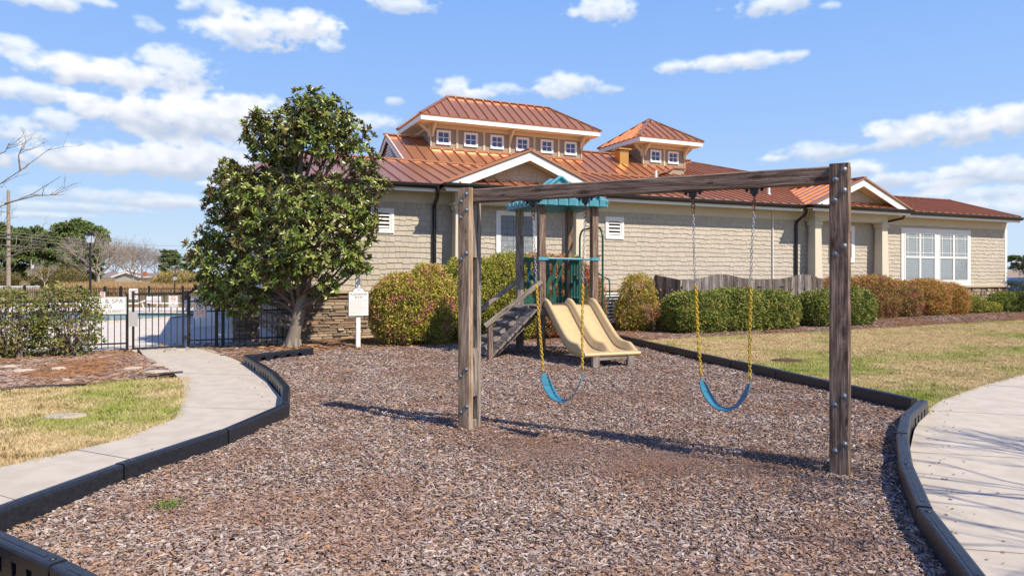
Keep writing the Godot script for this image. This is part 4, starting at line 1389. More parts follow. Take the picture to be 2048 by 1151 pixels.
func build_playset() -> void:
	var fl := W(0.56, 13.4)
	var e1 := Vector3(0.937, 0, -0.349)
	var e2 := Vector3(-0.349, 0, -0.937)
	# local frame: x along the front, y up, -z away from the camera
	var o := thing("playset", "wooden play tower with teal roof, green panels, wooden step ramp and cream double slide", "playground tower", Transform3D(Basis(e1, Vector3.UP, -e2), fl))
	var wd := 1.13
	var dp := 1.15
	var n := 0
	for p in [Vector3(0, 0, 0), Vector3(wd, 0, 0), Vector3(0, 0, -dp), Vector3(wd, 0, -dp)]:
		beam("post", p + Vector3(0, -0.2, 0), p + Vector3(0, 2.90, 0), 0.135, 0.135, Vector3(0, 0, 1), M.wood_front if n != 2 else M.wood_grey, o, 0.01)
		n += 1
	# deck of boards on joists
	for k in 8:
		beam("deck_board", Vector3(-0.06 + 0.14 * k + 0.14, 0.925, 0.06), Vector3(-0.06 + 0.14 * k + 0.14, 0.925, -dp - 0.06), 0.132, 0.035, Vector3.UP, M.wood_grey, o, 0.005)
	for z in [0.085, -dp - 0.085]:
		beam("joist", Vector3(-0.07, 0.83, z), Vector3(wd + 0.07, 0.83, z), 0.035, 0.14, Vector3.UP, M.wood_front, o, 0.005)
	for x in [-0.085, wd + 0.085]:
		beam("joist", Vector3(x, 0.83, 0.07), Vector3(x, 0.83, -dp - 0.07), 0.035, 0.14, Vector3.UP, M.wood_front, o, 0.005)
	playset_roof(o, wd, dp)
	# slotted green panel at the back and one at the right
	slotted_panel(o, Transform3D(Basis(), Vector3(0.07, 0.96, -dp - 0.01)), wd - 0.14, 0.95)
	slotted_panel(o, Transform3D(Basis(Vector3(0, 0, 1), Vector3.UP, Vector3(-1, 0, 0)), Vector3(wd + 0.01, 0.96, -dp + 0.07)), 0.42, 0.95)
	# bar over the slide
	var bar := MB.new()
	bar.tube([Vector3(0.07, 1.86, 0.04), Vector3(wd - 0.07, 1.85, 0.04)], [0.021], 10)
	for x in [0.0, wd]:
		bar.box(Vector3(x - 0.085, 1.825, 0.068), Vector3(x + 0.085, 1.885, 0.085))
		bar.box(Vector3(x + (0.04 if x == 0.0 else -0.12), 1.83, 0.03), Vector3(x + (0.12 if x == 0.0 else -0.04), 1.88, 0.068))
	mk("handrail_bar", bar, M.teal, o)
	# small steering wheel on the back panel
	var sw := MB.new()
	var ring := []
	for k in 17:
		ring.append(Vector3(0.30 + 0.16 * cos(TAU * k / 16), 1.50 + 0.16 * sin(TAU * k / 16), -dp + 0.12))
	sw.tube(ring, [0.018], 8, false)
	for k in 3:
		sw.tube([Vector3(0.30, 1.50, -dp + 0.1), Vector3(0.30 + 0.16 * cos(TAU * k / 3 + 0.5), 1.50 + 0.16 * sin(TAU * k / 3 + 0.5), -dp + 0.12)], [0.014], 6)
	sw.tube([Vector3(0.30, 1.50, -dp + 0.1), Vector3(0.30, 1.50, -dp)], [0.03], 8)
	mk("steering_wheel", sw, M.teal, o)
	# step ramp on the left
	var top := Vector3(-0.09, 0.90, 0)
	var foot := Vector3(-1.02, 0.02, 0)
	for z in [-0.22, -dp + 0.22]:
		beam("stringer", foot + Vector3(0.0, -0.10, z), top + Vector3(0.02, -0.13, z), 0.04, 0.14, (top - foot).cross(Vector3(0, 0, 1)), M.wood_grey, o, 0.005)
	for k in 6:
		var c := foot.lerp(top, (k + 0.45) / 6.0)
		var r := (top - foot).normalized()
		var nn := Vector3(0, 0, 1).cross(r).normalized()
		if nn.y < 0:
			nn = -nn
		beam("ramp_board", c + Vector3(0, 0, 0.05) + nn * 0.0, c + Vector3(0, 0, -dp - 0.05) + nn * 0.0, 0.195, 0.038, (nn + Vector3(-0.25, 0.15, 0)).normalized(), M.wood_grey, o, 0.007)
		beam("cleat", c + nn * 0.055 + r * 0.06 + Vector3(0, 0, -0.33 + R(-0.05, 0.05)), c + nn * 0.055 + r * 0.06 + Vector3(0, 0, -dp - 0.03), 0.15, 0.062, (nn * 0.75 + Vector3(0, 0.6, 0)).normalized(), M.wood_grey, o, 0.016)
	for z in [0.02, -dp - 0.02]:
		beam("ramp_post", Vector3(-1.04, -0.2, z), Vector3(-1.04, 0.66, z), 0.09, 0.09, Vector3(0, 0, 1), M.wood_front, o, 0.006)
		beam("handrail", Vector3(-1.16, 0.60, z + (0.06 if z > 0 else -0.06)), Vector3(-0.02, 1.42, z + (0.06 if z > 0 else -0.06)), 0.09, 0.04, Vector3(0, 0, 1), M.wood_grey, o, 0.005)
	slide(o, wd)
	# arched climber on the right side
	var cl := MB.new()
	var xo := wd + 0.19
	cl.tube(arch(xo, 0.0, -dp + 0.12, 2.50), [0.021], 10)
	for y in [0.35, 0.65]:
		cl.tube([Vector3(xo, y, 0.0), Vector3(xo, y, -dp + 0.12)], [0.016], 8)
	for z in [0.0, -dp + 0.12]:
		cl.tube([Vector3(xo, 1.52, z), Vector3(xo + 0.03, 1.50, z + 0.02), Vector3(xo + 0.12, 1.46, z + 0.03), Vector3(xo + 0.14, 1.38, z + 0.03), Vector3(xo + 0.14, 1.12, z + 0.03), Vector3(xo + 0.10, 1.05, z + 0.03), Vector3(xo, 1.03, z), Vector3(wd + 0.06, 1.03, z)], [0.014], 8)
		cl.tube([Vector3(xo, 1.52, z), Vector3(xo - 0.05, 1.55, z), Vector3(wd + 0.07, 1.60, z)], [0.014], 8)
		cl.tube([Vector3(xo, 1.93, z), Vector3(xo - 0.06, 1.93, z), Vector3(wd + 0.075, 1.88, z), Vector3(wd + 0.07, 1.83, z)], [0.014], 8)
	mk("climber_arch", cl, M.pipe_green, o)

func arch(x: float, z0: float, z1: float, top: float) -> Array:
	var r := 0.22
	var pts := [Vector3(x, -0.1, z0), Vector3(x, top - r, z0)]
	for k in range(1, 6):
		var a := PI / 2 * k / 6.0
		pts.append(Vector3(x, top - r + r * sin(a), z0 - r + r * cos(a)))
	pts.append(Vector3(x, top, z0 - r)); pts.append(Vector3(x, top, z1 + r))
	for k in range(1, 6):
		var a := PI / 2 * k / 6.0
		pts.append(Vector3(x, top - r + r * cos(a), z1 + r - r * sin(a)))
	pts.append(Vector3(x, top - r, z1)); pts.append(Vector3(x, -0.1, z1))
	return pts

func slotted_panel(o: Node3D, x: Transform3D, w: float, h: float) -> void:
	var mb := MB.new()
	var cols := maxi(2, int(round(w / 0.15)))
	var cw := w / cols
	var sw := cw * 0.56
	var t := 0.02
	mb.box(Vector3(0, 0, -t), Vector3(w, 0.1, t))
	mb.box(Vector3(0, h - 0.1, -t), Vector3(w, h, t))
	for k in cols + 1:
		var a := maxf(cw * k - (cw - sw) / 2, 0.0)
		var b := minf(cw * k + (cw - sw) / 2, w)
		mb.box(Vector3(a, 0.1, -t), Vector3(b, h - 0.1, t))
	for k in cols:
		var a := cw * k + (cw - sw) / 2
		var mid: float = [0.36, 0.52, 0.44][k % 3] * h
		mb.box(Vector3(a, mid, -t * 0.9), Vector3(a + sw, mid + 0.08, t * 0.9))
		for yy in [0.1, mid + 0.08, mid, h - 0.1]:
			# rounded slot ends
			var sgn := 1.0 if yy == 0.1 or yy == mid + 0.08 else -1.0
			for s in [0, 1]:
				var cx := a if s == 0 else a + sw
				var dx := sw * 0.35 * (1.0 if s == 0 else -1.0)
				mb.prism(PackedVector2Array([Vector2(cx, yy), Vector2(cx + dx, yy), Vector2(cx, yy + sgn * sw * 0.4)]), -t * 0.85, t * 0.85)
	put("green_panel", mb.mesh(M.dark_green), o, x)

func playset_roof(o: Node3D, wd: float, dp: float) -> void:
	var v := 0.20
	var lo := Vector3(-v, 2.87, v)
	var hi := Vector3(wd + v, 2.87, -dp - v)
	var mb := MB.new()
	var mid := Vector3(wd / 2, 3.40, -dp / 2)
	# moulded skirt and four ribbed slopes
	var c := [Vector3(lo.x, 2.97, lo.z), Vector3(hi.x, 2.97, lo.z), Vector3(hi.x, 2.97, hi.z), Vector3(lo.x, 2.97, hi.z)]
	for i in 4:
		var a: Vector3 = c[i]
		var b: Vector3 = c[(i + 1) % 4]
		var d := (b - a).normalized()
		mb.quad(a - Vector3(0, 0.1, 0), b - Vector3(0, 0.1, 0), b, a)
		mb.quad(b - Vector3(0, 0.1, 0) , a - Vector3(0, 0.1, 0), a.lerp(mid, 0.12) - Vector3(0, 0.13, 0), b.lerp(mid, 0.12) - Vector3(0, 0.13, 0))
		var ta := a.lerp(mid, 0.72)
		var tb := b.lerp(mid, 0.72)
		mb.quad(a, b, tb, ta)
		mb.quad(b.lerp(mid, 0.12) - Vector3(0, 0.13, 0), a.lerp(mid, 0.12) - Vector3(0, 0.13, 0), ta - Vector3(0, 0.04, 0), tb - Vector3(0, 0.04, 0))
	var rf := mk("roof", mb, M.teal, o)
	for i in 4:
		var a: Vector3 = c[i]
		var b: Vector3 = c[(i + 1) % 4]
		var d := (b - a).normalized()
		var ln := a.distance_to(b)
		var inward := (Vector3(mid.x, 2.97, mid.z) - (a + b) / 2)
		var nn := Vector3(0, inward.length(), 0) - inward.normalized() * (mid.y - 2.97)
		nn = nn.normalized()
		var cnt := 7
		for k in cnt:
			var t := (k + 0.5) / cnt
			var w := ln / cnt * 0.74
			var p0 := a + d * (ln * t)
			# the rib runs straight up the slope until it meets the hip
			var reach: float = minf(minf(t, 1.0 - t) * 2.0 + 0.1, 0.72)
			var p1 := p0 + (Vector3(mid.x, mid.y, mid.z) - (a + b) / 2) * reach
			var rb := MB.new()
			var s := d * w / 2
			var out := -inward.normalized()
			var u := nn * 0.032
			var r0 := p0 + out * 0.012
			rb.quad(r0 - s - Vector3(0, 0.095, 0), r0 + s - Vector3(0, 0.095, 0), r0 + s * 0.86 + u, r0 - s * 0.86 + u)
			rb.quad(r0 - s * 0.86 + u, r0 + s * 0.86 + u, p1 + s * 0.86 + u * 0.6, p1 - s * 0.86 + u * 0.6)
			rb.quad(r0 + s - Vector3(0, 0.095, 0), p0 + s - Vector3(0, 0.095, 0), p1 + s, r0 + s * 0.86 + u)
			rb.quad(r0 + s * 0.86 + u, p1 + s, p1 + s, p1 + s * 0.86 + u * 0.6)
			rb.quad(p0 - s - Vector3(0, 0.095, 0), r0 - s - Vector3(0, 0.095, 0), r0 - s * 0.86 + u, p1 - s)
			rb.quad(p1 - s, r0 - s * 0.86 + u, p1 - s * 0.86 + u * 0.6, p1 - s)
			rb.quad(p1 - s * 0.86 + u * 0.6, p1 + s * 0.86 + u * 0.6, p1 + s, p1 - s)
			mk("rib", rb, M.teal, rf)
		var hb := MB.new()
		hb.tube([a + Vector3(0, -0.02, 0), a.lerp(mid, 0.75) + Vector3(0, 0.02, 0)], [0.055, 0.05], 8)
		mk("hip", hb, M.teal, rf)
	# little gabled crown with a thick rim
	var gb := MB.new()
	for z in [0.24, -0.24]:
		gb.tube([mid + Vector3(-0.29, -0.12, z), mid + Vector3(-0.02, 0.09, z), mid + Vector3(0.02, 0.09, z), mid + Vector3(0.29, -0.12, z)], [0.034], 8)
	gb.prism(PackedVector2Array([Vector2(mid.x - 0.28, mid.y - 0.16), Vector2(mid.x + 0.28, mid.y - 0.16), Vector2(mid.x + 0.28, mid.y - 0.11), Vector2(mid.x, mid.y + 0.10), Vector2(mid.x - 0.28, mid.y - 0.11)]), mid.z - 0.22, mid.z + 0.22)
	mk("crown", gb, M.teal, rf)

func slide(o: Node3D, wd: float) -> void:
	# centre line of the chute in (run, height)
	var line := []
	var ctl := [Vector2(-0.06, 0.965), Vector2(0.10, 0.95), Vector2(0.24, 0.86), Vector2(0.45, 0.70), Vector2(0.75, 0.475), Vector2(1.00, 0.31), Vector2(1.22, 0.235), Vector2(1.5, 0.215), Vector2(1.78, 0.205)]
	for i in ctl.size() - 1:
		var p0: Vector2 = ctl[maxi(i - 1, 0)]
		var p3: Vector2 = ctl[mini(i + 2, ctl.size() - 1)]
		for k in 4:
			line.append((ctl[i] as Vector2).cubic_interpolate(ctl[i + 1], p0, p3, k / 4.0))
	line.append(ctl[ctl.size() - 1])
	# cross-section: outer wall, rim, floor, middle rim, floor, rim, outer wall
	var x0 := 0.03
	var x1 := wd - 0.03
	var xm := (x0 + x1) / 2
	var prof := []
	var wall := 0.0
	var sec := func(t: float) -> Array:
		var hgt: float = lerpf(0.13, 0.15, t) if t < 0.86 else lerpf(0.15, 0.02, smoothstep(0.86, 1.0, t))
		if t < 0.06:
			hgt = lerpf(0.09, 0.13, t / 0.06)
		var r := []
		r.append(Vector2(x0 + 0.02, -0.06)); r.append(Vector2(x0 - 0.005, 0.0)); r.append(Vector2(x0, hgt - 0.02)); r.append(Vector2(x0 + 0.02, hgt)); r.append(Vector2(x0 + 0.06, hgt)); r.append(Vector2(x0 + 0.085, hgt - 0.025)); r.append(Vector2(x0 + 0.10, 0.02)); r.append(Vector2(x0 + 0.13, 0.0))
		r.append(Vector2(xm - 0.09, 0.0)); r.append(Vector2(xm - 0.06, 0.02)); r.append(Vector2(xm - 0.045, hgt - 0.025)); r.append(Vector2(xm - 0.02, hgt)); r.append(Vector2(xm + 0.02, hgt)); r.append(Vector2(xm + 0.045, hgt - 0.025)); r.append(Vector2(xm + 0.06, 0.02)); r.append(Vector2(xm + 0.09, 0.0))
		r.append(Vector2(x1 - 0.13, 0.0)); r.append(Vector2(x1 - 0.10, 0.02)); r.append(Vector2(x1 - 0.085, hgt - 0.025)); r.append(Vector2(x1 - 0.06, hgt)); r.append(Vector2(x1 - 0.02, hgt)); r.append(Vector2(x1, hgt - 0.02)); r.append(Vector2(x1 + 0.005, 0.0)); r.append(Vector2(x1 - 0.02, -0.06))
		return r
	var mb := MB.new()
	var rows := []
	for i in line.size():
		var a: Vector2 = line[i]
		var dir: Vector2 = ((line[mini(i + 1, line.size() - 1)] as Vector2) - (line[maxi(i - 1, 0)] as Vector2)).normalized()
		var up := Vector2(-dir.y, dir.x)
		var row := []
		for p in sec.call(i / float(line.size() - 1)):
			row.append(Vector3(p.x, a.y + up.y * p.y, a.x + up.x * p.y))
		rows.append(row)
	var st := SurfaceTool.new()
	st.begin(Mesh.PRIMITIVE_TRIANGLES)
	st.set_smooth_group(0)
	var m: int = rows[0].size()
	for i in rows.size():
		for j in m:
			st.add_vertex(rows[i][j])
	for i in rows.size() - 1:
		for j in m:
			var j2 := (j + 1) % m
			var a := i * m + j
			var b := i * m + j2
			var c := (i + 1) * m + j2
			var d := (i + 1) * m + j
			# rows advance towards +z, sections towards +x: outside is up
			st.add_index(a); st.add_index(b); st.add_index(c)
			st.add_index(a); st.add_index(c); st.add_index(d)
	st.generate_normals()
	var am := st.commit()
	am.surface_set_material(0, M.cream_plastic)
	var s := put("slide", am, o)
	# rounded lip at the exit and the feet
	var lp := MB.new()
	lp.tube([Vector3(x0, 0.19, 1.79), Vector3(x1, 0.19, 1.79)], [0.035], 10)
	lp.box(Vector3(x0 + 0.01, 0.15, 1.2), Vector3(x1 - 0.01, 0.17, 1.79))
	mk("slide_lip", lp, M.cream_plastic, s)
	for x in [x0 + 0.2, x1 - 0.2]:
		beam("slide_foot", Vector3(x, -0.15, 1.80), Vector3(x, 0.155, 1.80), 0.13, 0.09, Vector3(0, 0, 1), M.wood_grey, o, 0.006)
	beam("slide_brace", Vector3(x0 + 0.265, 0.12, 1.80), Vector3(x1 - 0.265, 0.12, 1.80), 0.05, 0.05, Vector3(0, 0, 1), M.wood_grey, o, 0.004)

const ORD := ["first", "second", "third", "fourth", "fifth", "sixth", "seventh", "eighth", "ninth", "tenth"]

func build_borders() -> void:
	# one black plastic landscape timber 1.22 m long: rounded top, square pockets in its outer face (+z)
	var mb := MB.new()
	var hl := 0.605
	var hw := 0.047
	var top := 0.115
	var bot := -0.14
	var prof := [Vector2(hw, bot), Vector2(hw, top - 0.02), Vector2(hw - 0.005, top - 0.006), Vector2(hw - 0.016, top), Vector2(-hw + 0.016, top), Vector2(-hw + 0.005, top - 0.006), Vector2(-hw, top - 0.02), Vector2(-hw, bot)]
	for i in prof.size() - 1:
		var a: Vector2 = prof[i]
		var b: Vector2 = prof[i + 1]
		if i == 0:
			var xs := [-hl]
			for k in 4:
				xs.append(-0.40 + 0.23 * k); xs.append(-0.40 + 0.23 * k + 0.085)
			xs.append(hl)
			var y0 := -0.035
			var y1 := 0.045
			mb.quad(Vector3(-hl, bot, hw), Vector3(hl, bot, hw), Vector3(hl, y0, hw), Vector3(-hl, y0, hw))
			mb.quad(Vector3(-hl, y1, hw), Vector3(hl, y1, hw), Vector3(hl, b.y, hw), Vector3(-hl, b.y, hw))
			for k in xs.size() - 1:
				var xa: float = xs[k]
				var xb: float = xs[k + 1]
				if k % 2 == 0:
					mb.quad(Vector3(xa, y0, hw), Vector3(xb, y0, hw), Vector3(xb, y1, hw), Vector3(xa, y1, hw))
				else:
					var zi := -hw + 0.012
					mb.quad(Vector3(xa, y0, zi), Vector3(xb, y0, zi), Vector3(xb, y1, zi), Vector3(xa, y1, zi))
					mb.quad(Vector3(xa, y0, hw), Vector3(xb, y0, hw), Vector3(xb, y0, zi), Vector3(xa, y0, zi))
					mb.quad(Vector3(xa, y1, zi), Vector3(xb, y1, zi), Vector3(xb, y1, hw), Vector3(xa, y1, hw))
					mb.quad(Vector3(xa, y0, hw), Vector3(xa, y0, zi), Vector3(xa, y1, zi), Vector3(xa, y1, hw))
					mb.quad(Vector3(xb, y0, zi), Vector3(xb, y0, hw), Vector3(xb, y1, hw), Vector3(xb, y1, zi))
		else:
			mb.quad(Vector3(-hl, a.y, a.x), Vector3(hl, a.y, a.x), Vector3(hl, b.y, b.x), Vector3(-hl, b.y, b.x))
	for e in [-1.0, 1.0]:
		var cap := []
		for p in prof:
			cap.append(Vector3(hl * e, p.y, p.x))
		if e > 0:
			mb.poly(cap)
		else:
			cap.reverse()
			mb.poly(cap)
	var body := mb.mesh(M.border)
	var sp := MB.new()
	sp.lathe([Vector2(0.02, 0.0), Vector2(0.02, 0.006), Vector2(0.012, 0.01), Vector2(0.0, 0.011)], 8)
	var stake := sp.mesh(M.border)
	var gv := MB.new()
	gv.box(Vector3(-0.5, 0, -0.012), Vector3(0.45, 0.004, 0.012))
	var groove := gv.mesh(M.border)
	var proto: Node3D = null
	var runs := [
		[[[-3.943, 13.8], [-4.72, 12.45]], "along the bed beside the magnolia", 1],
		[[[-4.76, 12.5], [-3.973, 11.1], [-3.457, 10.17], [-2.87, 8.9], [-2.49, 7.67], [-2.62, 6.36], [-2.92, 5.19], [-3.13, 4.05], [-3.3, 3.2]], "beside the left path", -1],
		[[[-3.75, 4.45], [-2.95, 3.88], [-2.20, 3.40], [-1.3, 2.78], [-0.4, 2.2]], "at the near left corner", -1],
		[[[2.3, 17.3], [2.618, 16.51], [2.9, 15.3], [3.17, 14.1], [3.42, 12.9], [3.70, 11.7], [4.0, 10.5], [4.26, 9.3], [4.60, 7.98]], "along the edge of the right lawn", 1],
		[[[4.66, 7.92], [3.99, 7.08], [3.47, 6.22], [2.95, 5.24], [2.49, 4.22], [2.13, 3.15], [1.85, 2.0]], "beside the right path", 1]]
	for run in runs:
		var pts: Array = run[0]
		for i in pts.size() - 1:
			var a := W(pts[i][0], pts[i][1])
			var b := W(pts[i + 1][0], pts[i + 1][1])
			var dir := (b - a).normalized()
			var flip: float = run[2]
			# x along, +z outer side
			var z := dir.cross(Vector3.UP).normalized() * -flip
			var x := Vector3.UP.cross(z)
			var bas := Basis(x * ((a.distance_to(b) - 0.022) / 1.21), Vector3.UP, z)
			var label: String = "%s black border timber %s, counting from far end" % [ORD[i], run[1]] if pts.size() > 2 else "short black plastic border timber " + run[1]
			var at := Transform3D(bas, (a + b) / 2 + Vector3(0, 0.004 * (i % 2), 0))
			if proto == null:
				proto = thing("border_timber", label, "garden border", at, "black plastic border timbers round the playground")
				put("body", body, proto)
				put("stake_cap", stake, proto, Transform3D(Basis(), Vector3(0.53, 0.112, 0)))
				put("groove", groove, proto, Transform3D(Basis(), Vector3(0, 0.113, 0)))
			else:
				dup(proto, at, label, "black plastic border timbers round the playground")

func leaf_cluster(m: Material, count: int, size: float, wide: float, spread: float, seed_: int, fold := 0.25) -> ArrayMesh:
	var r := RandomNumberGenerator.new()
	r.seed = seed_
	var mb := MB.new()
	for k in count:
		var d := Vector3(r.randfn(), r.randfn(), r.randfn()).normalized()
		var p := d * spread * sqrt(r.randf())
		var out := (d + Vector3(r.randfn(), r.randfn(), r.randfn()) * 0.5).normalized()
		var side := out.cross(Vector3(r.randfn(), r.randfn(), r.randfn())).normalized()
		var nn := side.cross(out).normalized()
		var s := size * r.randf_range(0.75, 1.25)
		var a := p
		var tip := p + out * s - nn * s * 0.12
		var l := p + out * s * 0.5 + side * s * wide * 0.5 + nn * s * fold * 0.4
		var g := p + out * s * 0.5 - side * s * wide * 0.5 + nn * s * fold * 0.4
		mb.tri(a, l, tip)
		mb.tri(a, tip, g)
	return mb.mesh(m)

# a clipped shrub: leaf clusters through a thick skin of merged rounded masses. blobs: [centre x, d, height, rx, rz, turn]
func shrub(called: String, label: String, group: String, blobs: Array, count: int, cluster: ArrayMesh, colour: Callable, seed_: int, base := -0.03, box := 2.6, flower := 0.0, petal_c := Color(0.6, 0.06, 0.2)) -> Node3D:
	var r := RandomNumberGenerator.new()
	r.seed = seed_
	var mid := Vector2.ZERO
	for b in blobs:
		mid += Vector2(b[0], b[1]) / blobs.size()
	var org := W(mid.x, mid.y, base)
	var o := thing(called, label, "shrub", Transform3D(Basis(), org), group)
	var wob := FastNoiseLite.new(); wob.seed = seed_; wob.frequency = 1.1; wob.fractal_octaves = 3
	var field := func(p: Vector3) -> float:   # below 1 inside
		var best := 9.0
		for b in blobs:
			var dx: float = p.x - b[0]
			var dz: float = -p.z - b[1]
			var ca: float = cos(b[5])
			var sa: float = sin(b[5])
			var lx: float = (dx * ca + dz * sa) / b[3]
			var lz: float = (-dx * sa + dz * ca) / b[4]
			var ly: float = (p.y - base - b[2] * 0.47) / (b[2] * 0.53)
			var e := pow(pow(absf(lx), box) + pow(absf(ly), box) + pow(absf(lz), box), 1.0 / box)
			best = minf(best, e)
		return best + 0.24 * wob.get_noise_3dv(p) + 0.10 * wob.get_noise_3dv(p * 3.5)
	var xs := []
	var cs := PackedColorArray()
	var fx := []
	var fc := PackedColorArray()
	var total := 0.0
	for b in blobs:
		total += b[3] * b[2] + b[4] * b[2]
	for b in blobs:
		var n := int(count * (b[3] * b[2] + b[4] * b[2]) / total)
		var made := 0
		var tries := 0
		while made < n and tries < n * 4:
			tries += 1
			var d := Vector3(r.randfn(), r.randfn(), r.randfn()).normalized()
			var e := pow(pow(absf(d.x), box) + pow(absf(d.y), box) + pow(absf(d.z), box), 1.0 / box)
			var rad := (1.0 - 0.30 * pow(r.randf(), 1.6)) / e
			var l := d * rad
			var ca: float = cos(b[5])
			var sa: float = sin(b[5])
			var lx: float = l.x * b[3]
			var lz: float = l.z * b[4]
			var p := Vector3(b[0] + lx * ca - lz * sa, base + b[2] * 0.47 + l.y * b[2] * 0.53, -(b[1] + lx * sa + lz * ca))
			if p.y < base + 0.03:
				continue
			var f: float = field.call(p)
			if f < 0.62 or f > 1.05 + 0.10 * r.randf() * r.randf():
				continue
			made += 1
			var bas := Basis(Vector3(r.randfn(), r.randfn(), r.randfn()).normalized(), r.randf() * TAU).scaled(Vector3.ONE * r.randf_range(0.75, 1.25))
			var bloom: float = clampf(0.5 + 1.6 * wob.get_noise_3d(p.x * 1.5 + 30.0, p.y * 1.5, p.z * 1.5), 0.0, 1.0)
			if flower > 0.0 and f > 0.9 and r.randf() < flower * bloom * bloom:
				fx.append(Transform3D(bas, p - org))
				var k := r.randf_range(0.7, 1.3)
				fc.append(Color(petal_c.r * k, petal_c.g * k, petal_c.b * k))
			else:
				xs.append(Transform3D(bas, p - org))
				cs.append(colour.call(p, r))
	many("foliage", cluster, xs, cs, o)
	if fx.size():
		many("blossom", petals, fx, fc, o)
	# stems
	var mb := MB.new()
	for b in blobs:
		for k in 9:
			var a := r.randf() * TAU
			var q := Vector3(b[0] + cos(a) * b[3] * 0.15, base - 0.03, -(b[1] + sin(a) * b[4] * 0.2)) - org
			var t := Vector3(b[0] + cos(a) * b[3] * 0.7, base + b[2] * r.randf_range(0.6, 0.9), -(b[1] + sin(a) * b[4] * 0.7)) - org
			mb.tube([q, q.lerp(t, 0.4) + Vector3(r.randf_range(-0.06, 0.06), 0.1, r.randf_range(-0.06, 0.06)), t], [0.016, 0.011, 0.004], 5)
	mk("stem", mb, M.twig, o)
	return o

var petals: ArrayMesh

func mixc(r: RandomNumberGenerator, list: Array) -> Color:
	var c: Color = list[r.randi() % list.size()]
	var k := r.randf_range(0.95, 1.55)
	return Color(c.r * k, c.g * k, c.b * k)

